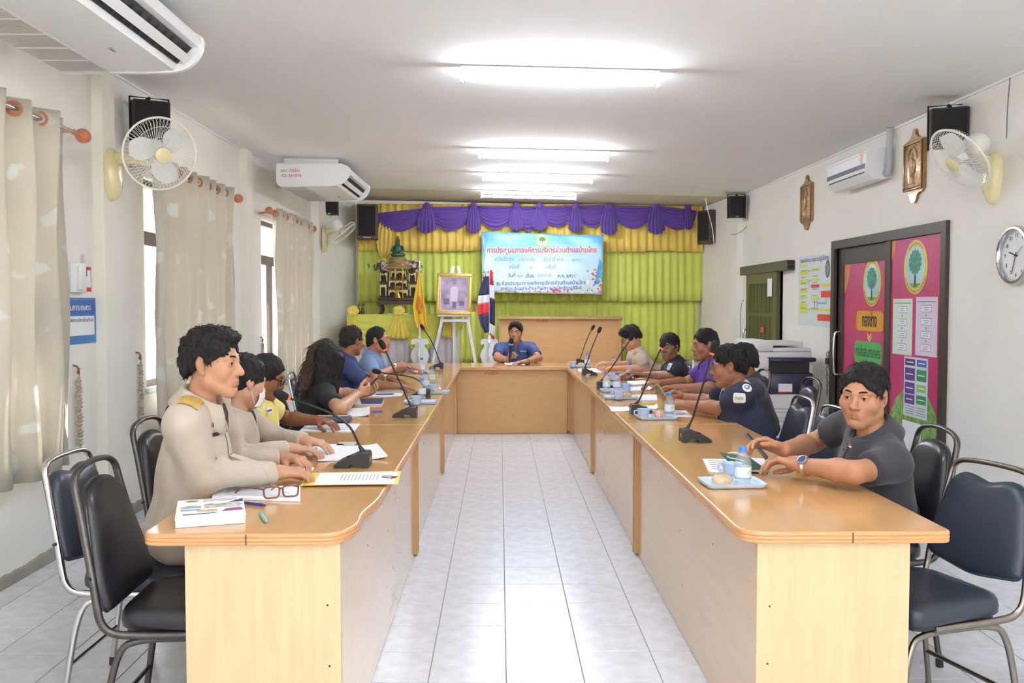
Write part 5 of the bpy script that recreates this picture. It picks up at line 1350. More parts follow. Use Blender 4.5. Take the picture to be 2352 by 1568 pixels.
# ================================================================== people: signed-distance bodies meshed with surface nets
def axis_coords(lo, hi, step, fines):
    """grid lines from lo to hi, finer inside the given (a, b, step) intervals"""
    x = lo; out = [lo]
    while x < hi:
        s = step
        for a, b, st in fines:
            if a <= x <= b: s = min(s, st)
            elif x < a and x + s > a: s = min(s, max(st, a - x))
        x += s; out.append(x)
    return np.array(out, dtype=np.float32)
class Field:
    def __init__(self, lo, hi, step, fines=()):
        self.ax = [axis_coords(lo[i], hi[i], step, [(c[i] - r, c[i] + r, st) for c, r, st in fines]) for i in range(3)]
        self.D = np.full([len(a) for a in self.ax], .2, np.float32)
    def sub(self, bb, pad):
        sl = []
        for i in range(3):
            a = int(np.searchsorted(self.ax[i], bb[0][i] - pad)); b = int(np.searchsorted(self.ax[i], bb[1][i] + pad))
            sl.append(slice(max(0, a - 1), min(len(self.ax[i]), b + 1)))
        X = self.ax[0][sl[0]][:, None, None]; Y = self.ax[1][sl[1]][None, :, None]; Z = self.ax[2][sl[2]][None, None, :]
        return tuple(sl), X, Y, Z
    def op(self, fn, bb, k=.02, mode='+'):
        sl, X, Y, Z = self.sub(bb, .03 + k)
        if any(s.stop <= s.start for s in sl): return
        d = fn(X, Y, Z).astype(np.float32); A_ = self.D[sl]
        if mode == '-': d = -d; s = -1
        else: s = 1
        a, b = (A_, d) if s > 0 else (-A_, -d)
        h = np.maximum(k - np.abs(a - b), 0) / max(k, 1e-6)
        self.D[sl] = s * (np.minimum(a, b) - h * h * k * .25)
    def cone(self, a, b, ra, rb, k=.02, mode='+', cut=None, sq=None):
        a = np.array(a, np.float32); b = np.array(b, np.float32); ba = b - a; l2 = float(ba @ ba) + 1e-9
        r = max(ra, rb); bb = (np.minimum(a, b) - r, np.maximum(a, b) + r)
        def fn(X, Y, Z):
            px, py, pz = X - a[0], Y - a[1], Z - a[2]
            h = np.clip((px * ba[0] + py * ba[1] + pz * ba[2]) / l2, 0, 1)
            d = np.sqrt((px - h * ba[0]) ** 2 + (py - h * ba[1]) ** 2 + (pz - h * ba[2]) ** 2) - (ra + (rb - ra) * h)
            if cut is not None:
                c, n = cut; d = np.maximum(d, (X - c[0]) * n[0] + (Y - c[1]) * n[1] + (Z - c[2]) * n[2])
            return d
        self.op(fn, bb, k, mode)
    def ell(self, c, r, R=None, k=.02, mode='+'):
        c = np.array(c, np.float32); R = np.eye(3) if R is None else np.array(R); rr = max(r)
        def fn(X, Y, Z):
            px, py, pz = X - c[0], Y - c[1], Z - c[2]
            q = [R[0, i] * px + R[1, i] * py + R[2, i] * pz for i in range(3)]
            k0 = np.sqrt(sum((q[i] / r[i]) ** 2 for i in range(3))); k1 = np.sqrt(sum((q[i] / r[i] ** 2) ** 2 for i in range(3))) + 1e-6
            return k0 * (k0 - 1) / k1
        self.op(fn, (c - rr, c + rr), k, mode)
    def half(self, c, n):
        """keep only the side n points away from"""
        X, Y, Z = self.ax[0][:, None, None], self.ax[1][None, :, None], self.ax[2][None, None, :]
        self.D = np.maximum(self.D, ((X - c[0]) * n[0] + (Y - c[1]) * n[1] + (Z - c[2]) * n[2]).astype(np.float32))
    def ripple(self, fn):
        X, Y, Z = self.ax[0][:, None, None], self.ax[1][None, :, None], self.ax[2][None, None, :]
        self.D = self.D + fn(X, Y, Z).astype(np.float32)
    def mesh(self, name, largest=False):
        D = self.D; s = D < 0
        c = s[:-1, :-1, :-1].astype(np.int8)
        for i, j, k in ((1, 0, 0), (0, 1, 0), (0, 0, 1), (1, 1, 0), (1, 0, 1), (0, 1, 1), (1, 1, 1)):
            c = c + s[i:D.shape[0] - 1 + i, j:D.shape[1] - 1 + j, k:D.shape[2] - 1 + k]
        idx = np.argwhere((c > 0) & (c < 8)); vid = np.full(c.shape, -1, np.int32); vid[tuple(idx.T)] = np.arange(len(idx))
        cor = [(i, j, k) for i in (0, 1) for j in (0, 1) for k in (0, 1)]
        val = {q: D[idx[:, 0] + q[0], idx[:, 1] + q[1], idx[:, 2] + q[2]] for q in cor}
        acc = np.zeros((len(idx), 3)); cnt = np.zeros(len(idx))
        for q in cor:
            for ax in range(3):
                if q[ax]: continue
                q2 = list(q); q2[ax] = 1; q2 = tuple(q2); a, b = val[q], val[q2]; m = (a < 0) != (b < 0)
                t = np.where(m, a / np.where(m, a - b, 1), 0)
                for e in range(3):
                    acc[:, e] += np.where(m, t if e == ax else q[e], 0)
                cnt += m
        acc /= np.maximum(cnt, 1)[:, None]
        co = np.empty_like(acc)
        for e in range(3):
            A_ = self.ax[e]; co[:, e] = A_[idx[:, e]] + acc[:, e] * (A_[idx[:, e] + 1] - A_[idx[:, e]])
        fs = []
        for ax in range(3):
            u, v = (ax + 1) % 3, (ax + 2) % 3
            s0 = [slice(None)] * 3; s1 = [slice(None)] * 3; s0[ax] = slice(0, -1); s1[ax] = slice(1, None)
            e = s[tuple(s0)] != s[tuple(s1)]; sg = s[tuple(s0)]
            pos = np.argwhere(e); pos = pos[(pos[:, u] > 0) & (pos[:, v] > 0) & (pos[:, u] < D.shape[u] - 1) & (pos[:, v] < D.shape[v] - 1)]
            if not len(pos): continue
            du = np.zeros(3, int); du[u] = 1; dv = np.zeros(3, int); dv[v] = 1
            g = lambda p: vid[p[:, 0], p[:, 1], p[:, 2]]
            q = np.stack([g(pos - du - dv), g(pos - dv), g(pos), g(pos - du)], 1)
            fl = sg[tuple(pos.T)]
            q[~fl] = q[~fl][:, ::-1]
            fs.append(q)
        F_ = np.concatenate(fs); F_ = F_[(F_ >= 0).all(1)]
        if largest:                                  # drop stray crumbs: keep the biggest connected piece
            lab = np.arange(len(co)); E_ = np.concatenate([F_[:, [0, 1]], F_[:, [1, 2]], F_[:, [2, 3]]])
            for _ in range(200):
                m_ = np.minimum(lab[E_[:, 0]], lab[E_[:, 1]]); new = lab.copy(); np.minimum.at(new, E_[:, 0], m_); np.minimum.at(new, E_[:, 1], m_); new = new[new]
                if (new == lab).all(): break
                lab = new
            u_, c_ = np.unique(lab[F_[:, 0]], return_counts=True); F_ = F_[lab[F_[:, 0]] == u_[c_.argmax()]]
            used = np.unique(F_); rem = np.full(len(co), -1); rem[used] = np.arange(len(used)); co = co[used]; F_ = rem[F_]
        me = bpy.data.meshes.new(name)
        me.vertices.add(len(co)); me.vertices.foreach_set('co', co.astype(np.float32).ravel())
        me.loops.add(len(F_) * 4); me.loops.foreach_set('vertex_index', F_.astype(np.int32).ravel())
        me.polygons.add(len(F_)); me.polygons.foreach_set('loop_start', np.arange(0, len(F_) * 4, 4, dtype=np.int32)); me.polygons.foreach_set('loop_total', np.full(len(F_), 4, np.int32))
        me.polygons.foreach_set('use_smooth', np.ones(len(F_), bool))
        me.update(calc_edges=True); me.validate()
        return me, co

def skin_mat(rgb):
    key = 'skin_%d_%d_%d' % rgb
    if key in MATS: return MATS[key]
    rgb = tuple(int(q * .93) for q in rgb)
    m = mat(key, rgb, .5, spec=.35, var=.05, vscale=40, bump=.03, bscale=250)
    nt = m.node_tree; b = nt.nodes['Principled BSDF']; at_ = nt.nodes.new('ShaderNodeAttribute'); at_.attribute_name = 'tint'
    mx = nt.nodes.new('ShaderNodeMixRGB'); mx.blend_type = 'MULTIPLY'; mx.inputs[0].default_value = 1
    src = b.inputs['Base Color'].links[0].from_socket; nt.links.new(src, mx.inputs[1]); nt.links.new(at_.outputs['Color'], mx.inputs[2]); nt.links.new(mx.outputs[0], b.inputs['Base Color'])
    b.inputs['Subsurface Weight'].default_value = .08; b.inputs['Subsurface Radius'].default_value = (.02, .008, .004); b.inputs['Subsurface Scale'].default_value = .3
    return m
M_hair = mat('hair_black', (30, 26, 27), .5, spec=.35, var=.25, vscale=30, stretch=(6, 6, 1), bump=.6, bscale=90)
M_hairb = mat('hair_brown', (78, 56, 46), .5, spec=.35, var=.3, vscale=30, stretch=(6, 6, 1), bump=.5, bscale=90)
M_hairg = mat('hair_greying', (52, 46, 46), .5, spec=.3, var=.35, vscale=60, stretch=(6, 6, 1), bump=.6, bscale=90)
M_eye = mat('eye_white', (226, 220, 214), .2); M_iris = mat('iris_dark', (34, 24, 20), .15)
M_shoe = mat('shoe_black', (32, 30, 32), .35)
def ik(Sh, Wr, l1, l2, pole):
    d = Wr - Sh; L = d.length
    if L > (l1 + l2) * .995: k = L / ((l1 + l2) * .995); l1 *= k; l2 *= k
    d.normalize(); a = (l1 * l1 - l2 * l2 + L * L) / (2 * L); h = math.sqrt(max(l1 * l1 - a * a, 0))
    p = Vector(pole); p = (p - d * p.dot(d)).normalized()
    return Sh + d * a + p * h
def v(*a): return Vector(a)

PEOPLE = {}
def person(label, H, yaw, hyaw, hpitch=0.0, hroll=0.0, pel=None, sc=1.0, bulk=1.0, skin=(186, 138, 108), shirt=(60, 70, 120), sleeve='short', sleeve_t=.62,
           collar=None, trousers=(60, 60, 66), hair='short', hairm=None, armR=None, armL=None, det=1, glasses=None, sh_w=1.0, collar_type='fold', legs=True, mouth=0.0, fold=.0045, shirt_var=None, shoulders=.028, hairs=(), neckl=.95, fringe=0.0, fat_face=1.0, lower=0.0, hairline=0.0, spiky=1.0, neckw=1.0):
    H = Vector(H); s = sc; y_ = math.radians(yaw); f = v(math.cos(y_), math.sin(y_), 0); r = v(math.sin(y_), -math.cos(y_), 0); up = v(0, 0, 1)
    hy = math.radians(hyaw); hf = v(math.cos(hy), math.sin(hy), 0); hr = v(math.sin(hy), -math.cos(hy), 0)
    B = Matrix((hr, hf, up)).transposed(); Rh = B @ Matrix.Rotation(-math.radians(hpitch), 3, 'X') @ Matrix.Rotation(math.radians(hroll), 3, 'Y')
    Mh = Matrix.Translation(H) @ Rh.to_4x4() @ Matrix.Scale(s, 4)
    hl = lambda *p: Mh @ Vector(p); Rn = np.array(Rh)
    P = Vector((pel[0], pel[1], .60 + lower)); N = H - f * .04 * s - up * .178 * s * neckl
    zt = (N - P).normalized(); xt = (r - zt * r.dot(zt)).normalized(); yt = zt.cross(xt); L = (N - P).length; zs = L / .50
    tl = lambda x, y, z: P + xt * x + yt * y + zt * (z * zs)
    Rt_ = np.array(Matrix((xt, yt, zt)).transposed())
    vh, vf, vs = {2: (.0034, .0036, .0085), 1: (.0046, .0046, .010), 0: (.0058, .0056, .012)}[det]
    root = thing('person', label, 'person', (P.x, P.y, 0), 0)
    # ---------------- arms
    arms = {}
    for sd, sg, spec in (('R', 1, armR), ('L', -1, armL)):
        Sh = tl(sg * .178 * sh_w, -.012, .435 + shoulders)
        if spec is None: spec = dict(w=Sh + f * .25 - up * .38 + r * sg * .05)
        W = Vector(spec['w']); pole = spec.get('pole', r * sg * .8 - up * .6)
        E = Vector(spec['e']) if 'e' in spec else ik(Sh, W, .285 * s, .245 * s, pole)
        d = Vector(spec['d']).normalized() if 'd' in spec else (W - E).normalized()
        n = Vector(spec.get('n', (0, 0, -1))); n = (n - d * n.dot(d)).normalized()
        arms[sd] = (sg, Sh, E, W, d, n, spec)
    pts = [H + v(.15, .15, .16), H - v(.15, .15, .16)] + [q for a in arms.values() for q in (a[2] + v(.07, .07, .07), a[2] - v(.07, .07, .07), a[3] + a[4] * .1 + v(.12, .12, .10), a[3] + a[4] * .1 - v(.12, .12, .10))] + [tl(.26, .16, .2), tl(-.26, -.16, .2), P + v(.2, .2, 0), P - v(.2, .2, .08)]
    lo = [min(p[i] for p in pts) for i in range(3)]; hi = [max(p[i] for p in pts) for i in range(3)]
    fines = [(tuple(H), .135 * s, vh)] + [(tuple(a[3] + a[4] * .085), .10, vf) for a in arms.values()]
    F = Field(lo, hi, .011, fines)
    # ---------------- trunk under the clothes
    for c, rr in (((0, -.01, .05), (.13 * bulk, .09 * bulk, .10)), ((0, .01, .18), (.12 * bulk, .09 * bulk, .15)), ((0, 0, .33), (.135, .085, .15))): F.ell(tl(*c), rr, Rt_, .05)
    F.cone(tl(-.12, -.012, .435 + shoulders), tl(.12, -.012, .435 + shoulders), .042, .042, .05)
    F.cone(tl(-.10, -.012, .445), tl(-.02, -.012, .50), .035, .045, .04); F.cone(tl(.10, -.012, .445), tl(.02, -.012, .50), .035, .045, .04)
    F.cone(tl(0, -.015, .46), hl(0, -.022, -.055), .055 * s * neckw, .050 * s * neckw, .03)
    # ---------------- head (own axes: x right, y face, z up)
    e = lambda c, rr, k=.012, m='+', R=None: F.ell(hl(*c), tuple(q * s for q in rr), Rn if R is None else Rn @ R, k * s, m)
    cn = lambda a, b, ra, rb, k=.01, m='+': F.cone(hl(*a), hl(*b), ra * s, rb * s, k * s, m)
    ff = fat_face
    e((0, -.010, .026), (.073, .086, .082), .02); e((0, .022, -.028), (.061 * ff, .064, .084), .03)
    for q in (1, -1):
        cn((q * .046 * ff, .004, -.062), (q * .016, .060, -.100), .022 * ff, .018, .025)
        e((q * .040 * ff, .052, -.032), (.024 * ff, .024, .026), .02)
        cn((q * .042, .070, .017), (q * .010, .081, .014), .010, .009, .014)
    e((0, .066, -.104), (.022, .019, .016), .02); e((0, .070, -.066), (.030, .020, .026), .02)
    for q in (1, -1): e((q * .0315, .094, -.002), (.018, .014, .0105), .012, '-')
    cn((0, .080, .006), (0, .1030, -.034), .0078, .0120, .010)
    for q in (1, -1): e((q * .0125, .0905, -.0385), (.0088, .0100, .0078), .006)
    for q in (1, -1):
        e((q * .0315, .0745, -.002), (.0155, .0120, .0115), .004)
        e((q * .0315, .0900, -.0030), (.0148, .0125, .0040), .003, '-')
        cn((q * .026, .0800, -.0690), (0, .0908, -.0645), .0038, .0046, .005); cn((q * .023, .0800, -.0725), (0, .0895, -.0745), .0044, .0056, .005)
        Re = np.array(Matrix.Rotation(q * -.35, 3, 'Z') @ Matrix.Rotation(.15, 3, 'X'))
        e((q * .0765, -.010, -.004), (.0085, .019, .031), .006, '+', Re); e((q * .0865, -.003, .002), (.0095, .011, .0185), .003, '-', Re)
        e((q * .072, -.002, -.034), (.0075, .009, .010), .006)
    cn((-.024, .0875, -.0697), (0, .0965, -.0693), .0020, .0024, .003, '-'); cn((.024, .0875, -.0697), (0, .0965, -.0693), .0020, .0024, .003, '-')
    e((0, .0935, -.0868), (.022, .0100, .0058), .008, '-')
    # ---------------- arms and hands
    for sg, Sh, E, W, d, n, spec in arms.values():
        F.cone(Sh, E, .046 * s * (1 + .3 * (bulk - 1)), .039 * s, .03); m1 = E.lerp(W, .28)
        fk = .86 if sleeve == 'long' else 1; F.cone(E, m1, .039 * s * fk, .042 * s * fk, .02); F.cone(m1, W, .041 * s * fk, .0265 * s, .02)
        hs = s * spec.get('hs', .97); th = d.cross(n) * sg
        F.cone(W - d * .01, W + d * .03 * hs, .025 * hs, .024 * hs, .012)
        cur = spec.get('curl', (.35, .35, .25)); spl = spec.get('splay', .06)
        LN = ((.041, .025, .020), (.045, .029, .021), (.042, .027, .020), (.033, .020, .018)); RD = (.0086, .0088, .0083, .0073)
        offs = (.029, .0095, -.0105, -.0285); fw = (.084, .088, .084, .076)
        for i in range(4):
            kn = W + d * (fw[i] * hs) + th * (offs[i] * hs) - n * (.003 * hs)
            F.cone(W + d * .022 * hs + th * offs[i] * .55 * hs, kn, .0145 * hs, .0118 * hs, .012)
            cc_ = spec.get('curls', [cur] * 4)[i]
            dd = (d + th * (spl * (1.5 - i))).normalized(); p = kn; ang = 0
            for j in range(3):
                ang += cc_[j]; q = dd * math.cos(ang) + n * math.sin(ang); p2 = p + q * (LN[i][j] * hs)
                F.cone(p, p2, RD[i] * hs * (1 - .08 * j), RD[i] * hs * (.94 - .08 * j), .004); p = p2
        tb = W + d * .022 * hs + th * .018 * hs + n * .006; tv = spec.get('thumb', (.62, .62, .35))
        q1 = (d * tv[0] + th * tv[1] + n * tv[2]).normalized(); t1 = tb + q1 * .045 * hs
        q2 = (d * .85 + th * (tv[1] * .45) + n * (tv[2] * .9)).normalized(); t2 = t1 + q2 * .032 * hs
        q3 = (d * .95 + th * (tv[1] * .05) + n * (tv[2] * 1.0)).normalized(); t3 = t2 + q3 * .026 * hs
        F.cone(tb, t1, .0165 * hs, .0125 * hs, .012); F.cone(t1, t2, .0115 * hs, .0105 * hs, .004); F.cone(t2, t3, .0104 * hs, .0082 * hs, .004)
    me, co = F.mesh('body'); del F
    # tint: lips, slightly ruddier nose and ears
    Mi = np.array(Mh.inverted()); lc = co @ Mi[:3, :3].T + Mi[:3, 3]
    tint = np.ones((len(co), 4), np.float32)
    lip = np.clip(1.6 - np.sqrt(((lc[:, 0]) / .026) ** 2 + ((lc[:, 2] + .0695) / .0085) ** 2) * 1.3, 0, 1) * (lc[:, 1] > .07)
    tint[:, :3] *= 1 - lip[:, None] * np.array((.12, .34, .30))
    nails = np.clip(1 - np.sqrt((lc[:, 0] / .02) ** 2 + ((lc[:, 1] - .1) / .025) ** 2 + ((lc[:, 2] + .036) / .02) ** 2), 0, 1); tint[:, :3] *= 1 - nails[:, None] * np.array((0, .10, .10))
    at_ = me.attributes.new('tint', 'FLOAT_COLOR', 'POINT'); at_.data.foreach_set('color', tint.ravel())
    me.materials.append(skin_mat(skin)); part('body', me, None, root, world=True)
    # ---------------- shirt
    ext = tl(0, 0, -.02)
    Fs = Field([min(q[i] for q in (tl(-.3, -.2, 0), tl(.3, .2, 0), tl(-.3, -.2, .5), tl(.3, .2, .5), arms['R'][2], arms['L'][2], arms['R'][3], arms['L'][3])) - .10 for i in range(3)],
               [max(q[i] for q in (tl(-.3, -.2, 0), tl(.3, .2, 0), tl(-.3, -.2, .5), tl(.3, .2, .56), arms['R'][2], arms['L'][2], arms['R'][3], arms['L'][3])) + .08 for i in range(3)], vs)
    b_ = bulk
    for c, rr in (((0, -.006, .02), (.160 * b_, .118 * b_, .125)), ((0, .018 * b_, .16), (.152 * b_, .122 * b_, .17)), ((0, .002, .33), (.162 * (.5 + b_ / 2), .112 * b_, .165))): Fs.ell(tl(*c), rr, Rt_, .07)
    Fs.cone(tl(-.13 * sh_w, -.014, .435 + shoulders), tl(.13 * sh_w, -.014, .435 + shoulders), .064, .064, .06)
    for q in (1, -1): Fs.cone(tl(q * .035, -.018, .488), tl(q * .13, -.014, .45 + shoulders), .036, .050, .04)
    for sg, Sh, E, W, d, n, spec in arms.values():
        ua = (E - Sh).normalized(); k_ = 1 + .35 * (b_ - 1)
        if sleeve == 'short':
            c = Sh + (E - Sh) * sleeve_t
            Fs.cone(Sh, E, .064 * k_ * s, .058 * k_ * s, .045, cut=(c, ua))
        else:
            c = W - (W - E).normalized() * .015
            Fs.cone(Sh, E, .064 * k_ * s, .055 * k_ * s, .045); fa = (W - E).normalized(); Fs.cone(E, W, .050 * k_ * s, .038 * s, .025, cut=(c, fa))
    Fs.cone(N - zt * .015, N + zt * .12 + f * .02, .058 * s, .075 * s, .006, '-')
    Fs.half(tl(0, 0, -.035), -zt)
    rp = random.Random(int(abs(P.x * 977 + P.y * 131))); q0 = [rp.uniform(0, 6) for _ in range(6)]
    Fs.ripple(lambda X, Y, Z: fold * (np.sin(34 * (X * .5 + Z * .8 + Y * .2) + q0[0] + 2.2 * np.sin(13 * (Y - Z * .3) + q0[1])) * .6 + np.sin(52 * (Y * .6 - X * .5 + Z * .35) + q0[2] + 2 * np.sin(17 * X + q0[3])) * .45))
    me, _ = Fs.mesh('shirt'); del Fs
    ms = shirt if isinstance(shirt, bpy.types.Material) else mat('shirt_%d_%d_%d' % shirt, shirt, .85, var=.05, vscale=18, bump=.15, bscale=220, sheen=.15)
    me.materials.append(ms); so = part('shirt', me, None, root, world=True)
    # ---------------- collar
    if collar_type:
        mc = ms if collar is None else mat('collar_%d_%d_%d' % collar, collar, .8)
        n0 = tl(0, -.015, .46); zn = (hl(0, -.022, -.055) - n0).normalized(); yn = zn.cross(xt).normalized(); Cc = N + zn * (.046 * s) - yn * .004
        def cf(u, w):
            a = math.radians(16 + 328 * u); fr_ = .5 + .5 * math.cos(a)          # 1 in front, 0 behind
            prof = ((.062, -.030), (.0625, .010), (.065, .026), (.073, .022), (.090, -.008), (.104, -.038 - .030 * fr_ ** 3))
            t_ = w * 5; i = min(4, int(t_)); t_ -= i; rr = prof[i][0] + (prof[i + 1][0] - prof[i][0]) * t_; z = prof[i][1] + (prof[i + 1][1] - prof[i][1]) * t_
            if collar_type == 'round': rr = .066 + .012 * w; z = -.006 - .03 * w
            z -= .034 * fr_ ** 2
            return Cc + xt * (rr * s * math.sin(a)) + yn * (rr * s * 1.04 * math.cos(a)) + zn * (z * s)
        part('collar', MB().sheet(cf, 40, 10, .0025), mc, root, world=True, smooth=180)
    # ---------------- trousers and shoes
    if legs:
        hj = [P + r * (q * .088) - up * .03 for q in (1, -1)]; kn = [h + f * .41 + up * .0 + r * (.03 * q) for h, q in zip(hj, (1, -1))]
        an = [k + f * .02 - up * (k.z - .085) for k in kn]
        al = [P] + hj + kn + an
        Ft = Field([min(p[i] for p in al) - .16 for i in range(3)], [max(p[i] for p in al) + .16 for i in range(3)], .014)
        Ft.ell(P - up * .01, (.165 * bulk, .135 * bulk, .095), np.array(Matrix((r, f, up)).transposed()), .05)
        for h, k, a in zip(hj, kn, an):
            Ft.cone(h, k, .082 * (.6 + .4 * bulk), .064, .03); Ft.cone(k, a, .062, .052, .03)
        Ft.half(P + v(0, 0, 0) - up * (.60 + lower - .075), -up) if False else None
        me, _ = Ft.mesh('trousers'); me.materials.append(mat('trousers_%d_%d_%d' % trousers, trousers, .85, var=.06, vscale=20, bump=.1, bscale=200)); part('trousers', me, None, root, world=True)
        for a in an:
            b2 = MB(); Mf = Matrix.Translation((a.x, a.y, 0)) @ Matrix((r, f, up)).transposed().to_4x4()
            L_ = []
            for z, kx, ky in ((0, 1, 1), (.02, 1.04, 1.02), (.045, .95, .96), (.07, .72, .72), (.085, .55, .5)):
                L_.append([Mf @ Vector((.045 * kx * math.cos(q), .065 * (1 - ky) * -1 + .055 + .13 * ky * math.sin(q), z)) for q in [2 * PI * i / 20 for i in range(20)]])
            part('shoe', loft(b2, L_), M_shoe, root, world=True, smooth=60)
    # ---------------- hair
    Fh = Field([q - .20 * s for q in (min([H[i]] + [(Mh @ Vector(a))[i] for hx in hairs for a in (hx[0], hx[1])]) for i in range(3))], [q + .20 * s for q in (max([H[i]] + [(Mh @ Vector(a))[i] for hx in hairs for a in (hx[0], hx[1])]) for i in range(3))], vh * 1.25)
    he = lambda c, rr, k=.01, m='+': Fh.ell(hl(*c), tuple(q * s for q in rr), Rn, k * s, m)
    hp = lambda c, n_: Fh.half(hl(*c), Rh @ Vector(n_).normalized())
    th_ = {'short': .009, 'thick': .014, 'thin': .006, 'women': .010, 'long': .014}.get(hair, .010)
    he((0, -.011, .030), (.075 + th_, .0875 + th_, .083 + th_), .01)
    if fringe: he((0, .040, .085 + fringe * .3), (.058, .050, .026 + fringe), .02)
    if hair in ('short', 'thick', 'thin'): he((0, -.068, -.02), (.056 + th_ * .5, .034 + th_ * .7, .045), .02)
    recede = .012 if hair == 'thin' else 0
    he((0, .128 - recede, .006 + recede), (.073, .076, .066 + recede + hairline), .012, '-')
    if hair in ('short', 'thick', 'thin'):
        hp((0, .055, .020), (0, .45, -.85)); 
        for q in (1, -1): he((q * .090, -.006, -.012), (.030, .023, .040), .006, '-')
    else:
        hp((0, .062, -.02), (0, .9, -.42)) if hair == 'women' else None
        if hair == 'long': he((0, .12, -.05), (.064, .085, .095), .01, '-')
    for hx in hairs: Fh.cone(hl(*hx[0]), hl(*hx[1]), hx[2] * s, hx[3] * s, .03 * s)
    am = .0030 if hair != 'thick' else .0045
    Fh.ripple(lambda X, Y, Z: am * (np.sin(150 * X + 40 * Z + 3 * np.sin(60 * Y)) * np.sin(140 * Y + 50 * Z + 2 * np.sin(70 * X)) + .5 * np.sin(90 * Z + 60 * X)) * (1 if hair != 'long' else .6))
    me, _ = Fh.mesh('hair', True); me.materials.append(hairm or M_hair); part('hair', me, None, root, world=True); del Fh
    nst = {2: 900, 1: 500, 0: 260}[det]; vv = np.array([q.co for q in me.vertices]); nn = np.array([q.normal for q in me.vertices]); rs = np.random.RandomState(7)
    pick = rs.randint(0, len(vv), nst); crown = hl(0, -.045, .125); sb = MB()
    for i in pick:
        p = Vector(vv[i]); n_ = Vector(nn[i]); t_ = p - crown; t_ = t_ - n_ * t_.dot(n_)
        if t_.length < 1e-3: continue
        t_.normalize(); ll = p - H
        if hair == 'long' or hair == 'women': t_ = (t_ * .4 - up * .8); t_ = (t_ - n_ * t_.dot(n_)).normalized()
        sd_ = n_.cross(t_); le = rs.uniform(.014, .026) * s * spiky * (1.5 if hair == 'long' else 1); w_ = rs.uniform(.0009, .0018) * s * (1.3 if det < 2 else 1)
        li = rs.uniform(.05, .26) if hair in ('short', 'thick') else rs.uniform(.02, .12)
        if (Rh.transposed() @ ll).y > .05 * s: le *= .6
        q1 = p + t_ * le * .55 + n_ * (le * li * .75); q2 = p + (t_ + sd_ * rs.uniform(-.3, .3)) * le + n_ * (le * li * .9)
        sb.add([p - sd_ * w_ - n_ * .002, p + sd_ * w_ - n_ * .002, p + n_ * w_, q1 - sd_ * w_ * .8, q1 + sd_ * w_ * .8, q1 + n_ * w_, q2], [(0, 1, 4, 3), (1, 2, 5, 4), (2, 0, 3, 5), (3, 4, 6), (4, 5, 6), (5, 3, 6)])
    ho = [o for o in bpy.data.objects if o.data is me][0]
    tag(part('hair_strands', sb, hairm or M_hair, ho, smooth=180), kind='stuff')
    # ---------------- eyes, brows, glasses
    for q in (1, -1):
        eo = part('eye', MB().ell((0, 0, 0), (.0118 * s, .0118 * s, .0118 * s), 14, 10, frame((0, 0, 0), Rh @ Vector((0, 1, 0)))), M_eye, root, world=True); eo.data.transform(Matrix.Translation(hl(q * .0315, .0722, -.0035)))
        io = part('iris', MB().lathe([(.001, .0121), (.0045, .0112), (.0058, .0104), (.0058, .009)], 14, frame((0, 0, 0), Rh @ Vector((0, 1, 0)))), M_iris, eo); io.data.transform(Matrix.Translation(hl(q * .0315, .0722, -.0035)) @ Matrix.Scale(s, 4))
        part('eyelash', MB().tube([hl(q * .0315 + dx, .0748 + .012 * math.sqrt(max(.05, .93 - (dx / .0155) ** 2)), .0014 - 8 * dx * dx) for dx in (-.0135, -.009, -.004, 0, .004, .009, .0135)], [.0006 * s, .0010 * s, .0012 * s, .0012 * s, .0012 * s, .0010 * s, .0006 * s], 6), M_iris, root, world=True)
        part('eyebrow', MB().tube([hl(q * .013, .0885, .0185), hl(q * .024, .0885, .0225), (hl(q * .036, .0825, .0235)), hl(q * .048, .070, .018)], [.0022 * s, .0036 * s, .0034 * s, .0015 * s], 8), hairm or M_hair, root, world=True)
    if glasses:
        g = thing('eyeglasses', glasses[1], 'glasses', (0, 0, 0)); g.parent = root; g.matrix_parent_inverse = wmat(root).inverted()
        del g['category']; del g['label']
        mg = mat('glasses_%d_%d_%d' % glasses[0], glasses[0], .3, metal=.4); tk = glasses[2] if len(glasses) > 2 else .0022
        for q in (1, -1):
            ol = round_poly([(-.024, -.019), (.024, -.019), (.026, .015), (-.026, .015)], .011, 4)
            part('rim', MB().tube([hl(q * .034 + x, .1035 - abs(x + q * .034) * .12, z - .004) for x, z in ol], tk * s, 6, closed=True), mg, g, world=True)
            part('lens', MB().add([hl(q * .034 + x, .1035 - abs(x + q * .034) * .12, z - .004) for x, z in ol], [tuple(range(len(ol)))]), M_pane, g, world=True, smooth=0)
            part('temple', MB().tube([hl(q * .060, .0965, .004), hl(q * .079, .05, .006), hl(q * .081, -.005, .010), hl(q * .080, -.022, -.004)], tk * s, 6), mg, g, world=True)
        part('bridge', MB().tube([hl(-.010, .101, .003), hl(0, .104, .006), hl(.010, .101, .003)], tk * s, 6), mg, g, world=True)
    info = dict(root=root, shirt=so, hl=hl, tl=tl, arms=arms, N=N, Rh=Rh, Mh=Mh, s=s, f=f, r=r, zt=zt, yt=yt, xt=xt)
    sm = so.data; info['bvh'] = BVHTree.FromPolygons([q.co for q in sm.vertices], [tuple(p.vertices) for p in sm.polygons])
    return info
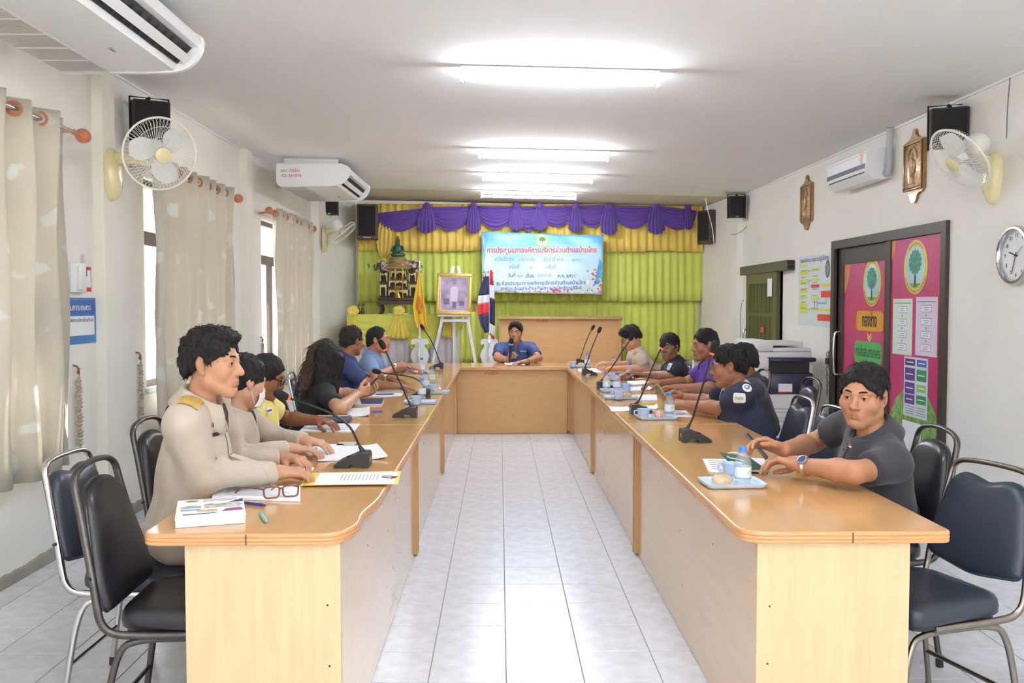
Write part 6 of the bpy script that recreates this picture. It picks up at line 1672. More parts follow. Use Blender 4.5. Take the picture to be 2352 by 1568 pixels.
def patch(info, name, px, py, poly, m, lift=.0035, text=None, tm=None, tw=None, th=.02, rot=0.0):
    """a sewn-on patch: flat outline in metres laid on the shirt where the pixel looks"""
    hit, nrm, _, _ = info['bvh'].ray_cast(_C, ray(px, py).normalized())
    if hit is None: return None
    up_ = Vector((0, 0, 1)); x = up_.cross(nrm).normalized(); y = nrm.cross(x)
    if rot: x, y = x * math.cos(rot) + y * math.sin(rot), y * math.cos(rot) - x * math.sin(rot)
    def lay(u, w, l):
        p = hit + x * u + y * w; q, n2, _, _ = info['bvh'].find_nearest(p)
        n2 = (n2 + nrm).normalized(); return q + n2 * l
    n = len(poly); rings = []
    for s_ in (1, .6, .25): rings.append([lay(a * s_, b * s_, lift) for a, b in poly])
    b = MB(); loft(b, rings, True, False)
    o = part(name, b, m, info['root'], world=True, smooth=180)
    if text:
        me = text_mesh(text, th, 'CENTER', 0, .02 * th); xs = [q.co.x for q in me.vertices]; w_ = max(xs) - min(xs)
        for q in me.vertices: q.co = lay(q.co.x * (tw / w_ if tw else 1), q.co.y, lift + .002)
        me.materials.clear(); me.materials.append(tm); part('lettering', me, tm, o, world=True)
    return o
def circ(r, n=24): return [(r * math.cos(2 * PI * k / n), r * math.sin(2 * PI * k / n)) for k in range(n)]
def rsq(w, h, r): return round_poly([(-w / 2, -h / 2), (w / 2, -h / 2), (w / 2, h / 2), (-w / 2, h / 2)], r, 4)

def placket(info, m, z0=.485, z1=.30, w=.030, buttons=2, mb=None):
    """button strip down the shirt front"""
    tl, yt = info['tl'], info['yt']
    def fn(u, q):
        o = tl((u - .5) * w, .35, z0 + (z1 - z0) * q); hit, n, _, _ = info['bvh'].ray_cast(o, -yt)
        return (hit if hit is not None else tl((u - .5) * w, .10, z0 + (z1 - z0) * q)) + yt * .003
    o = part('placket', MB().sheet(fn, 4, 14, .002, nrm=tuple(yt)), m, info['root'], world=True, smooth=60)
    for k in range(buttons):
        p = Vector(fn(.5, (k + .6) / (buttons + .2))) + yt * .003; part('button', MB().lathe([(.0055, 0), (.006, .0015), (.004, .0025), (.001, .0022)], 12, frame(p, yt)), mb or m, o, world=True)
# ------------------------------------------------------------------ the people round the desks
KHAKI = (190, 176, 160)
M_navy = mat('navy_polo_cloth', (44, 48, 74), .85, var=.06, vscale=20, bump=.12, bscale=260)
M_navyd = mat('dark_navy_polo_cloth', (38, 40, 52), .85, var=.06, vscale=20, bump=.12, bscale=260)
M_purp = mat('purple_polo_cloth', (98, 58, 150), .8, var=.06, vscale=14, bump=.12, bscale=260)
M_sblue = mat('dark_blue_shirt_cloth', (54, 68, 112), .8, var=.07, vscale=30, bump=.12, bscale=260)
M_lblue = mat('light_blue_shirt_cloth', (126, 154, 198), .8, var=.06, vscale=30, bump=.12, bscale=260)
M_cblue = mat('chairman_blue_cloth', (62, 74, 122), .8, var=.08, vscale=60, bump=.12, bscale=260)
M_yellow = mat('yellow_polo_cloth', (226, 206, 84), .8, rgb2=(236, 222, 150), var=.04, vscale=5, bump=.1, bscale=260)
M_tee = mat('black_tee_cloth', (40, 38, 42), .85, var=.08, vscale=20, bump=.12, bscale=260)
P1 = person('man in long-sleeved khaki uniform sitting nearest on the left', aty(488, 830, 3.30), 4, -6, 2, pel=(-1.195, 3.36), sc=1.06, fold=.006, fat_face=.95, neckw=.92, spiky=.8, bulk=1.06, skin=(206, 152, 122),
    shirt=KHAKI, sleeve='long', trousers=(176, 158, 144), hair='thick', fringe=.002, det=2, shoulders=.056, sh_w=1.0,
    armR=dict(w=atz(638, 1084, .805), e=atz(468, 1092, .83), d=(.90, .40, -.10), n=(.1, .2, -1), curl=(.45, .7, .4)),
    armL=dict(w=atz(652, 1052, .81), e=(-1.10, 3.66, .81), d=(.85, -.45, -.02), n=(.1, -.1, -1), curl=(.55, .8, .5)))
P2 = person('woman in khaki uniform wearing a white face mask, hair in a low bun', aty(562, 872, 3.98), 8, 42, 14, pel=(-1.24, 4.02), sc=.97, bulk=.92, skin=(214, 164, 136),
    shirt=KHAKI, sleeve='long', trousers=(176, 158, 144), hair='women', spiky=.4, det=2, hairs=(((0, -.07, .0), (0, -.095, -.055), .065, .06), ((0, -.11, -.05), (.01, -.115, -.085), .058, .05)),
    armR=dict(w=(-.92, 3.93, .81), e=(-1.12, 3.80, .80), d=(.9, .3, -.1)), armL=dict(w=(-.90, 4.15, .81), e=(-1.1, 4.3, .81), d=(.9, -.3, -.1)))
P3 = person('woman in yellow polo shirt and black-rimmed glasses looking down', aty(612, 862, 4.72), 4, 4, 20, pel=(-1.36, 4.74), sc=.95, bulk=1.05, skin=(150, 98, 74),
    shirt=M_yellow, trousers=(50, 48, 52), hair='women', det=2, spiky=.35, glasses=((28, 26, 28), 'black-rimmed glasses', .0028), hairs=(((0, -.06, .0), (0, -.09, -.03), .06, .05),),
    armR=dict(w=atz(648, 1003, .80), e=(-1.30, 4.40, .80), d=(.85, .5, -.05), curl=(.5, .6, .4)), armL=dict(w=(-1.0, 4.95, .80), e=(-1.20, 5.05, .80), d=(.8, -.5, -.05)))
P4 = person('woman in black T-shirt with long dark hair holding a phone', aty(754, 830, 5.95), 25, 48, 22, pel=(-1.26, 5.93), sc=.98, bulk=.92, skin=(216, 164, 128),
    shirt=M_tee, trousers=(44, 46, 60), hair='long', det=1, collar_type='round', sleeve_t=.66,
    hairs=(((.05, .01, .03), (.085, .035, -.30), .045, .030), ((.06, .04, .02), (.085, .075, -.26), .035, .025), ((.035, -.06, .02), (.06, -.04, -.25), .06, .04)),
    armR=dict(w=aty(822, 904, 6.02), e=atz(780, 940, .805), d=(.70, .60, .25), n=(-.30, .55, .25), curl=(.8, .8, .4)), armL=dict(w=(-.97, 6.35, .81), e=(-1.15, 6.45, .80), d=(.9, -.35, .1), n=(0, -.3, .8), curl=(.7, .7, .4)))
P5 = person('man in dark blue shirt turned away, seen from behind on the left row', aty(808, 781, 7.30), 25, 52, 4, pel=(-1.36, 7.32), sc=1.0, bulk=1.08, skin=(168, 116, 88),
    shirt=M_sblue, trousers=(50, 50, 60), hair='short', hairm=M_hairg, det=1, sleeve_t=.75,
    armR=dict(w=atz(905, 886, .805), e=(-1.02, 7.04, .81), d=(.97, .15, -.08), n=(0, .1, -1), curl=(.2, .25, .15)), armL=dict(w=(-.93, 7.62, .81), e=(-1.15, 7.72, .81), d=(.95, -.1, -.05)))
P6 = person('man in light blue shirt in profile at the far end of the left row', aty(868, 780, 8.20), 5, -4, -2, pel=(-1.28, 8.20), sc=1.03, bulk=1.06, skin=(206, 146, 116),
    shirt=M_lblue, trousers=(50, 50, 60), hair='thin', hairm=M_hairg, det=1, sleeve_t=.75,
    armR=dict(w=aty(905, 843, 8.1), e=atz(862, 868, .81), d=(.9, .35, .25), n=(.2, .5, -.6), curl=(.6, .8, .5)), armL=dict(w=(-.86, 8.45, .83), e=(-1.08, 8.52, .81), d=(.9, -.35, .1), n=(0, 0, -1), curl=(.5, .7, .4)))
P7 = person('man in blue shirt speaking into a microphone at the head desk', aty(1184, 762, 10.86), -92, -100, 2, -2, pel=(.20, 11.05), sc=1.04, bulk=1.12, skin=(190, 136, 106),
    shirt=M_cblue, trousers=(50, 50, 60), hair='short', hairline=.014, fringe=.003, det=1, sleeve_t=.72, sh_w=1.08,
    armR=dict(w=aty(1168, 826, 10.52), e=(-.035, 10.62, .805), d=(.25, -.25, .9), n=(.80, -.45, -.25), curl=(1.1, 1.0, .6), thumb=(.5, .3, .8)),
    armL=dict(w=atz(1208, 830, .79), e=(.46, 10.58, .805), d=(-.85, -.45, -.05), n=(0, 0, -1), curl=(.2, .3, .2)))
P8 = person('man in short-sleeved khaki uniform and glasses looking down, far right', aty(1449, 774, 9.0), 178, 180, 28, pel=(1.58, 9.05), sc=1.0, bulk=1.04, skin=(214, 158, 128),
    shirt=KHAKI, trousers=(176, 158, 144), hair='thick', det=1, sleeve_t=.74, glasses=((60, 56, 56), 'thin dark glasses', .0016), fringe=.006,
    armL=dict(w=atz(1418, 846, .805), e=(1.43, 8.80, .81), d=(-.9, .4, .05), n=(-.2, .3, -.9), curl=(.5, .6, .4)), armR=dict(w=(1.14, 9.25, .82), e=(1.42, 9.34, .81), d=(-.9, -.3, .15), n=(0, .3, -.8), curl=(.4, .5, .3)))
P9 = person('dark-haired man in dark navy polo and thin glasses turned towards the camera', aty(1537, 795, 7.9), 168, -130, 4, pel=(1.63, 7.90), sc=1.0, bulk=1.02, skin=(150, 104, 80),
    shirt=M_navyd, trousers=(50, 50, 60), hair='short', det=1, sleeve_t=.66, glasses=((190, 170, 140), 'thin metal glasses', .0014),
    armL=dict(w=atz(1480, 860, .805), e=(1.50, 7.72, .82), d=(-.93, .3, .05), curl=(.5, .7, .4)), armR=dict(w=(1.22, 8.15, .81), e=(1.47, 8.22, .81), d=(-.9, -.3, 0), curl=(.5, .7, .4)))
P10 = person('man in purple polo shirt in profile on the right row', aty(1619, 790, 7.0), 178, -172, 6, pel=(1.72, 7.0), sc=1.02, bulk=1.0, skin=(172, 116, 86),
    shirt=M_purp, trousers=(50, 50, 60), hair='short', det=1, sleeve_t=.7,
    armL=dict(w=(1.36, 6.86, .80), e=(1.60, 6.78, .80), d=(-.9, .3, 0)), armR=dict(w=(1.28, 7.15, .81), e=(1.52, 7.24, .81), d=(-.9, -.3, 0)))
P11 = person('man in dark jacket mostly hidden behind the navy polo man', aty(1706, 826, 6.15), 170, 150, 4, pel=(1.80, 6.15), sc=1.0, bulk=1.0, skin=(140, 96, 74),
    shirt=(44, 46, 60), trousers=(50, 50, 60), hair='short', det=0, sleeve_t=.8,
    armL=dict(w=(1.34, 6.0, .80), e=(1.58, 5.96, .81), d=(-.9, .3, 0)), armR=dict(w=(1.32, 6.35, .81), e=(1.56, 6.42, .81), d=(-.9, -.3, 0)))
P12 = person('man in navy polo with white collar and glasses, leaning on the right desk', aty(1674, 838, 5.35), 176, 166, 8, pel=(1.525, 5.36), sc=1.05, bulk=1.12, skin=(172, 118, 88),
    shirt=M_navy, collar=(232, 230, 236), trousers=(50, 50, 60), hair='short', det=2, sleeve_t=.66, glasses=((120, 96, 76), 'thin brown glasses', .0016), shoulders=.095,
    armL=dict(w=atz(1585, 930, .815), e=atz(1655, 938, .815), d=(-.9, .4, .10), n=(-.2, .4, -.8), curl=(.5, .6, .4)), armR=dict(w=atz(1568, 912, .83), e=(1.36, 5.72, .815), d=(-.85, -.2, .35), n=(-.3, -.3, -.6), curl=(.6, .7, .4)))
P13 = person('man in black polo shirt looking at the camera, near right', aty(1984, 905, 3.56), 172, -132, 4, -3, pel=(1.575, 3.68), sc=1.06, bulk=1.16, skin=(196, 140, 108),
    shirt=(52, 51, 58), trousers=(48, 48, 56), hair='short', det=2, hairline=.010, fat_face=1.10, sleeve_t=.66, shoulders=.058, sh_w=1.05,
    armL=dict(w=atz(1838, 1068, .815), e=atz(1962, 1085, .82), d=(-.80, .55, .10), n=(-.35, -.1, -.9), curl=(.5, .55, .3), splay=.10),
    armR=dict(w=atz(1798, 1032, .85), e=(1.40, 3.98, .82), d=(-.9, .05, .30), n=(-.25, -.55, -.75), curl=(.5, .6, .4)))

# ------------------------------------------------------------------ uniform details, patches, watches
placket(P13, P13['shirt'].data.materials[0], .49, .32, .032, 3, M_blackg); placket(P7, M_cblue, .49, .2, .03, 4, M_white); placket(P1, P1['shirt'].data.materials[0], .49, .20, .034, 3, M_gold); placket(P12, M_navy, .49, .34, .03, 2, M_white); placket(P9, M_navyd, .49, .34, .03, 2); placket(P10, M_purp, .49, .34, .03, 2, M_patchg if 'M_patchg' in globals() else None); placket(P6, M_lblue, .49, .05, .03, 5, M_white); placket(P8, P8['shirt'].data.materials[0], .49, .1, .03, 4, M_gold)
M_goldc = mat('gold_braid', (206, 172, 96), .5, metal=.3, var=.15, vscale=60)
M_patchw = mat('patch_white', (232, 230, 234), .7); M_patchp = mat('patch_pink_white', (220, 204, 210), .7); M_patchg = mat('patch_green', (54, 160, 110), .7); M_patchd = mat('patch_teal', (56, 84, 110), .7)
def epaulette(info, sg):
    b = MB(); tl, sh = info['tl'], info['arms']['R' if sg > 0 else 'L'][1]
    z0 = .505
    def fn(u, w):
        p = tl(sg * (.085 + .095 * u), -.012 + (w - .5) * (.062 + .01 * u), .60); hit, n, _, _ = info['bvh'].ray_cast(p + Vector((0, 0, .05)), Vector((0, 0, -1)))
        q = (hit if hit is not None else tl(sg * (.085 + .095 * u), -.012, .50)); return q + Vector((0, 0, .006))
    part('epaulette', MB().sheet(fn, 6, 4, .004), M_goldc, info['root'], world=True, smooth=60)
epaulette(P1, 1); epaulette(P1, -1); epaulette(P8, -1); epaulette(P8, 1)
patch(P1, 'collar_pin', 496, 926, circ(.010), M_gold, .012); patch(P1, 'chest_pin', 488, 975, circ(.009), M_gold); patch(P1, 'name_tag', 494, 997, rsq(.045, .014, .002), M_black); patch(P1, 'pocket_button', 494, 1052, circ(.006), M_gold)
patch(P1, 'ribbon_bar', 512, 978, rsq(.03, .012, .002), M_red)
patch(P3, 'flag_patch', 617, 943, rsq(.045, .032, .002), M_patchw); patch(P3, 'flag_stripe', 617, 943, rsq(.045, .010, .002), mat('flag_stripe_blue', (70, 70, 130), .7), .006)
patch(P12, 'round_patch', 1716, 890, circ(.030), M_patchw, text='CP', tm=M_inkd, tw=.034, th=.034); patch(P12, 'square_patch', 1698, 914, rsq(.082, .066, .016), M_patchw, text='บ้านไทร', tm=M_patchg, tw=.05, th=.024)
patch(P9, 'round_patch', 1550, 823, circ(.030), M_patchw, text='CP', tm=M_inkd, tw=.034, th=.034); patch(P9, 'square_patch', 1536, 841, rsq(.082, .074, .016), M_patchp, text='บ้านไทร', tm=M_inkd, tw=.05, th=.024)
patch(P10, 'round_patch', 1635, 857, circ(.032), M_patchd, text='CP', tm=M_purp, tw=.034, th=.034); patch(P10, 'square_patch', 1627, 883, rsq(.085, .080, .016), M_patchg, text='บ้านไทร', tm=M_purp, tw=.05, th=.024)
patch(P13, 'chest_logo', 1953, 1021, rsq(.022, .006, .001), M_red); patch(P13, 'chest_logo', 1954, 1026, rsq(.022, .006, .001), M_patchw)
patch(P7, 'chest_logo', 1202, 806, rsq(.09, .016, .006), mat('thread_pale', (150, 158, 196), .8))
def watch(info, side, face, strap, t, r_=.031, big=.019):
    sg, Sh, E, W, d, n, spec = info['arms'][side]; ax = (W - E).normalized(); c = W - ax * .028; Mf = frame(c, ax)
    o = part('wristwatch', MB().tube([Mf @ Vector((r_ * math.cos(2 * PI * k / 28), r_ * math.sin(2 * PI * k / 28), 0)) for k in range(28)], .006, 8, closed=True, ry=1.4), strap, info['root'], world=True, label=t)
    up_ = (_C - c); up_ = (up_ - ax * up_.dot(ax)).normalized(); up_ = (up_ + Vector((0, 0, .8))).normalized(); up_ = (up_ - ax * up_.dot(ax)).normalized()
    part('watch_case', MB().lathe([(big, -.004), (big + .002, 0), (big + .001, .006), (big - .003, .007), (.001, .0065)], 20, frame(c + up_ * (r_ + .004), up_)), strap, o, world=True)
    part('watch_dial', MB().lathe([(.001, .0074), (big - .0035, .0074), (big - .0035, .0066), (.001, .0066)], 20, frame(c + up_ * (r_ + .004), up_)), face, o, world=True)
    return o
watch(P13, 'L', mat('dial_blue', (50, 64, 118), .3), M_chrome, 'silver wristwatch with a blue dial', .033)
watch(P3, 'R', M_paper, mat('strap_pink', (196, 120, 100), .5), 'wristwatch with white dial', .028, .013)
watch(P5, 'L', M_white, M_chrome, 'silver wristwatch', .032, .015)
watch(P6, 'R', M_white, M_chrome, 'silver wristwatch', .032, .015)
sg, Sh, E, W, d, n, spec = P7['arms']['L']; Mf = frame(W - (W - E).normalized() * .03, W - E); part('wristband', MB().tube([Mf @ Vector((.031 * math.cos(2 * PI * k / 24), .031 * math.sin(2 * PI * k / 24), 0)) for k in range(24)], .005, 8, closed=True, ry=1.5), M_black, P7['root'], world=True)
sg, Sh, E, W, d, n, spec = P7['arms']['R']; Mf = frame(W - (W - E).normalized() * .03, W - E); part('bracelet', MB().tube([Mf @ Vector((.031 * math.cos(2 * PI * k / 24), .031 * math.sin(2 * PI * k / 24), 0)) for k in range(24)], .0035, 8, closed=True), M_gold, P7['root'], world=True)
# white face mask of the uniformed woman
hl = P2['hl']
def mk(u, w):
    a = (u - .5) * 2; z = .0 - .125 * w + .02 * abs(a) ** 2 * (1 - 2 * w) * -1
    return hl(.066 * math.sin(a * 1.15), .008 + .088 * math.cos(a * 1.15) + .014 * math.sin(PI * w), -.022 - .09 * w)
part('face_mask', MB().sheet(mk, 18, 10, .002), mat('mask_white', (236, 236, 240), .8), P2['root'], world=True, smooth=180)
for q in (1, -1): part('mask_loop', MB().tube([hl(q * .062, .045, -.03), hl(q * .078, .01, .012), hl(q * .082, -.02, -.0), hl(q * .064, .04, -.10)], .0013, 5), M_white, P2['root'], world=True)
# black waistcoat edge worn by the woman in yellow and the loose brown lock of the woman in black
FL = Field([-1.62, 5.55, .68], [-.95, 6.25, 1.30], .006)
for _dx, _dy, _r in ((0, 0, .046), (14, -2, .046), (-7, 10, .030), (7, 16, .036)):
    _lk = [aty(748 + _dx * .3, 794 + _dy * .2, 5.99), aty(726 + _dx * .6, 806 + _dy * .4, 5.97), aty(714 + _dx, 842 + _dy, 5.93), aty(700 + _dx, 872 + _dy, 5.88), aty(690 + _dx, 893 + _dy * .5, 5.85)]
    for k, (ra, rb) in enumerate(((1, 1.05), (1.05, 1.0), (1.0, .85), (.85, .4))): FL.cone(_lk[k], _lk[k + 1], _r * ra, _r * rb, .015)
FL.ripple(lambda X, Y, Z: .0022 * np.sin(170 * (X + .5 * Z) + 160 * Y + 3 * np.sin(12 * Z)))
_me, _ = FL.mesh('hair_lock'); _me.materials.append(M_hairb); _lo = part('hair_lock', _me, None, P4['root'], world=True); del FL
_rs = np.random.RandomState(3); _sb = MB()
for i in _rs.randint(0, len(_me.vertices), 420):
    p, n_ = _me.vertices[i].co.copy(), _me.vertices[i].normal; t_ = Vector((-.35, -.08, -.9)); t_ = (t_ - n_ * t_.dot(n_)).normalized(); sd_ = n_.cross(t_); le = _rs.uniform(.04, .07); w_ = .0022
    q1 = p + t_ * le * .6 + n_ * .003; q2 = p + t_ * le + n_ * .001
    _sb.add([p - sd_ * w_, p + sd_ * w_, p + n_ * w_ * 1.5, q1 - sd_ * w_ * .8, q1 + sd_ * w_ * .8, q1 + n_ * w_, q2], [(0, 1, 4, 3), (1, 2, 5, 4), (2, 0, 3, 5), (3, 4, 6), (4, 5, 6), (5, 3, 6)])
tag(part('hair_strands', _sb, M_hairb, _lo, smooth=180), kind='stuff')

# ------------------------------------------------------------------ remaining chairs
def ch(root, x, y, rz, lab): return seat_for(root, x, y, rz, lab)
ch(chB, -1.255, 4.03, 0, 'black arched chair under the masked woman, its hoop left of her sleeve')
ch(chB, -1.36, 4.72, 0, 'black arched chair under the woman in yellow')
ch(chA, -1.22, 5.93, .05, 'blue-grey chrome chair under the woman in black')
ch(chB, -1.40, 6.78, 0, 'empty black arched chair behind the woman in black, against the far curtain')
ch(chA, -1.38, 7.34, .1, 'blue-grey chrome chair under the man in dark blue')
ch(chA, -1.31, 8.20, 0, 'blue-grey chrome chair under the man in light blue')
ch(chA, .20, 11.06, -PI / 2, 'blue-grey chrome chair under the speaking chairman')
ch(chA, 1.61, 9.05, PI, 'blue-grey chrome chair under the khaki man with glasses')
ch(chB, 1.66, 7.90, PI, 'black arched chair under the navy polo man facing the camera')
ch(chB, 1.75, 7.0, PI, 'black arched chair under the man in purple')
ch(chB, 1.83, 6.15, PI, 'black arched chair under the half-hidden man')
ch(chA, 1.50, 5.33, PI, 'blue-grey chrome chair behind the navy polo man with white collar')
ch(chA, 1.50, 4.80, PI + .05, 'empty blue-grey chrome chair just left of the black polo man')
ch(chB, 1.50, 3.70, PI, 'black arched chair under the man in black polo')
# ================================================================== things on the desks
ZT = .7505
M_ppl = mat('tray_pale_blue', (196, 214, 234), .35); M_cup = mat('cup_pale_blue', (186, 206, 236), .3)
M_cap = mat('cap_blue', (62, 128, 222), .4); M_lbl = mat('label_white_blue', (222, 234, 240), .5); M_leafg = mat('label_green', (88, 182, 92), .35)
M_lblb = mat('label_blue_line', (110, 170, 226), .5)
M_pet = bpy.data.materials.new('clear_plastic'); M_pet.use_nodes = True
_n = M_pet.node_tree; _n.nodes.clear(); _o = _n.nodes.new('ShaderNodeOutputMaterial'); _t = _n.nodes.new('ShaderNodeBsdfTransparent'); _g = _n.nodes.new('ShaderNodeBsdfGlossy'); _d = _n.nodes.new('ShaderNodeBsdfDiffuse')
_t.inputs[0].default_value = (.97, .98, 1, 1); _g.inputs['Roughness'].default_value = .06; _d.inputs[0].default_value = (.85, .9, .95, 1)
_lw = _n.nodes.new('ShaderNodeLayerWeight'); _lw.inputs[0].default_value = .5
_m1 = _n.nodes.new('ShaderNodeMixShader'); _m2 = _n.nodes.new('ShaderNodeMixShader'); _m1.inputs[0].default_value = .14
_n.links.new(_t.outputs[0], _m1.inputs[1]); _n.links.new(_d.outputs[0], _m1.inputs[2]); _pw = _n.nodes.new('ShaderNodeMath'); _pw.operation = 'POWER'; _pw.inputs[1].default_value = 3.0; _sc = _n.nodes.new('ShaderNodeMath'); _sc.operation = 'MULTIPLY_ADD'; _sc.inputs[1].default_value = .5; _sc.inputs[2].default_value = .05; _n.links.new(_lw.outputs['Facing'], _pw.inputs[0]); _n.links.new(_pw.outputs[0], _sc.inputs[0]); _n.links.new(_sc.outputs[0], _m2.inputs[0]); _n.links.new(_m1.outputs[0], _m2.inputs[1]); _n.links.new(_g.outputs[0], _m2.inputs[2]); _n.links.new(_m2.outputs[0], _o.inputs[0])
def water_bottle(label, loc, rz):
    t = thing('water_bottle', label, 'water bottle', loc, rz, 'small drinking water bottles')
    part('bottle', MB().lathe([(.001, .0015), (.024, .001), (.029, .004), (.030, .012), (.0285, .018), (.030, .024), (.0305, .085), (.029, .098), (.021, .115), (.013, .126), (.0125, .133)], 20, capped=False), M_pet, t, smooth=60)
    part('cap', MB().lathe([(.0135, .130), (.0145, .131), (.0145, .147), (.0130, .150), (.001, .1505)], 20), M_cap, t)
    part('label', MB().lathe([(.0312, .030), (.0312, .076)], 24, capped=False), M_lbl, t)
    part('label_stripe', MB().lathe([(.0315, .031), (.0315, .037)], 24, capped=False), M_lblb, t)
    for k, (a, z, w) in enumerate(((-1.2, .056, .010), (-1.55, .060, .008))):
        part('label_leaf', MB().add([Vector((.0317 * math.cos(a + u), .0317 * math.sin(a + u), z + q)) for u, q in ((-.28, -w), (.1, -w * .4), (.30, w), (-.12, w * .5))], [(0, 1, 2, 3)]), M_leafg, t, smooth=0)
    return t
def tea_cup(label, loc, rz):
    t = thing('tea_cup', label, 'cup', loc, rz, 'pale blue plastic cups')
    part('cup', MB().lathe([(.001, .001), (.026, .001), (.028, .004), (.034, .03), (.0385, .058), (.0395, .060), (.037, .058), (.032, .03), (.026, .008), (.001, .007)], 24), M_cup, t)
    part('handle', MB().tube(smooth_path([(.034, 0, .048), (.055, 0, .050), (.058, 0, .028), (.031, 0, .016)], 4), .0045, 8), M_cup, t)
    return t
def snack_tray(label, loc, rz, w=.23, d=.165):
    t = thing('snack_tray', label, 'tray', loc, rz, 'pale blue snack trays')
    ol = round_poly([(-w / 2, -d / 2), (w / 2, -d / 2), (w / 2, d / 2), (-w / 2, d / 2)], .02, 5)
    sc_ = lambda k: [(x * (1 - k / (w / 2)), y * (1 - k / (d / 2))) for x, y in ol]
    L_ = [[(x, y, z) for x, y in sc_(k)] for k, z in ((.014, 0), (.006, .004), (.001, .016), (0, .019), (.003, .019), (.007, .0165), (.014, .005), (.03, .0045))]
    part('tray', loft(MB(), L_), M_ppl, t, smooth=50)
    return t
def bun(label, loc, rz, sort='bread'):
    t = thing('wrapped_snack', label, 'snack', loc, rz, 'wrapped snacks on the trays')
    if sort == 'bread':
        part('bread', MB().ell((0, 0, .022), (.040, .026, .021), 18, 10), mat('bread_crust', (206, 158, 98), .6, rgb2=(228, 192, 134), vscale=30, var=.1), t)
        part('paper_case', MB().lathe([(.030, .001), (.034, .006), (.037, .016)], 24, Matrix.Diagonal((1, .68, 1, 1)), capped=False), mat('case_cream', (226, 200, 150), .7), t)
    else:
        part('bread', MB().box(-.026, -.004, -.02, .02, .002, .040, bev=.006), mat('cake_orange', (236, 142, 62), .6), t); part('bread', MB().box(.002, .026, -.02, .02, .002, .040, bev=.006), mat('cake_orange', (236, 142, 62), .6), t); part('cream', MB().box(-.0038, .0018, -.019, .019, .003, .038), M_paper, t)
    b = MB(); rnd = random.Random(int(loc[0] * 1000))
    prof = [(.046 + rnd.uniform(-.003, .003), .001), (.047, .016), (.040, .036), (.020, .048), (.001, .050)]
    part('wrapper', MB().lathe(prof, 14, Matrix.Diagonal((1, .68, 1, 1)), capped=False), M_pet, t, smooth=20)
    return t
FIRST = {}
def put_it(kind, fn, label, loc, rz=0.0, **k):
    key = (kind, str(k))
    if key not in FIRST: FIRST[key] = fn(label, loc, rz, **k); return FIRST[key]
    return dup(FIRST[key], loc, rz, label)
tz = lambda px, py, z=ZT: atz(px, py, z)
def tray_at(px, py, rz, label): p = tz(px, py); put_it('tray', snack_tray, label, (p.x, p.y, ZT), rz); return p
def on_tray(kind, fn, px, py, label, rz=0.0, z=.0052, **k): p = tz(px, py, ZT + z); put_it(kind, fn, label, (p.x, p.y, ZT + z), rz, **k)
# near right tray
tray_at(1680, 1114, .06, 'pale blue snack tray near the end of the right desk')
on_tray('bottle', water_bottle, 1706, 1116, 'largest water bottle, standing on the nearest right tray', .5)
on_tray('cup', tea_cup, 1681, 1097, 'pale blue cup half hidden behind the bread on the nearest right tray', 2.6)
on_tray('bun', bun, 1659, 1115, 'plastic-wrapped round bread on the nearest right tray', .2, sort='bread')
# second tray of the right row
tray_at(1508, 961, .05, 'pale blue snack tray in front of the navy polo man\'s hands')
on_tray('cup', tea_cup, 1478, 961, 'pale blue cup left of the orange cake', PI); on_tray('cake', bun, 1513, 958, 'wrapped orange cake between cup and bottle', .1, sort='cake'); on_tray('bottle', water_bottle, 1538, 957, 'water bottle in front of the navy polo man\'s forearm', .2)
tray_at(1424, 915, .0, 'pale blue snack tray with only a cup and a wrapper'); on_tray('cup', tea_cup, 1421, 917, 'pale blue cup on the tray left of the green-edged notebook', 2.9); on_tray('bun', bun, 1440, 914, 'wrapped snack behind the cup on the third tray', .4, sort='bread')
tray_at(1412, 899, .0, 'pale blue snack tray with two water bottles'); on_tray('bottle', water_bottle, 1393, 897, 'water bottle at the aisle edge of the two-bottle tray', .3); on_tray('bottle', water_bottle, 1417, 898, 'water bottle beside a cup on the two-bottle tray', .9); on_tray('cup', tea_cup, 1438, 898, 'pale blue cup right of the two water bottles', .3)
tray_at(1428, 871, .0, 'pale blue snack tray in front of the dark navy polo man'); on_tray('bottle', water_bottle, 1446, 870, 'water bottle in front of the dark navy polo man\'s hands', .2); on_tray('cup', tea_cup, 1409, 872, 'pale blue cup in front of the dark navy polo man', 2.9); on_tray('bun', bun, 1431, 870, 'crumpled wrapper bread between cup and bottle of the fifth tray', .3, sort='bread')
p = tz(1409, 851); put_it('bottle', water_bottle, 'water bottle in front of the khaki man with glasses', (p.x, p.y, ZT), .4)
tray_at(1332, 843, .0, 'pale blue snack tray at the right end of the head desk'); on_tray('cup', tea_cup, 1316, 843, 'pale blue cup on the head desk tray', 2.9); on_tray('bottle', water_bottle, 1349, 841, 'water bottle on the head desk tray', .2); on_tray('bun', bun, 1335, 842, 'wrapped bread on the head desk tray', .2, sort='bread')
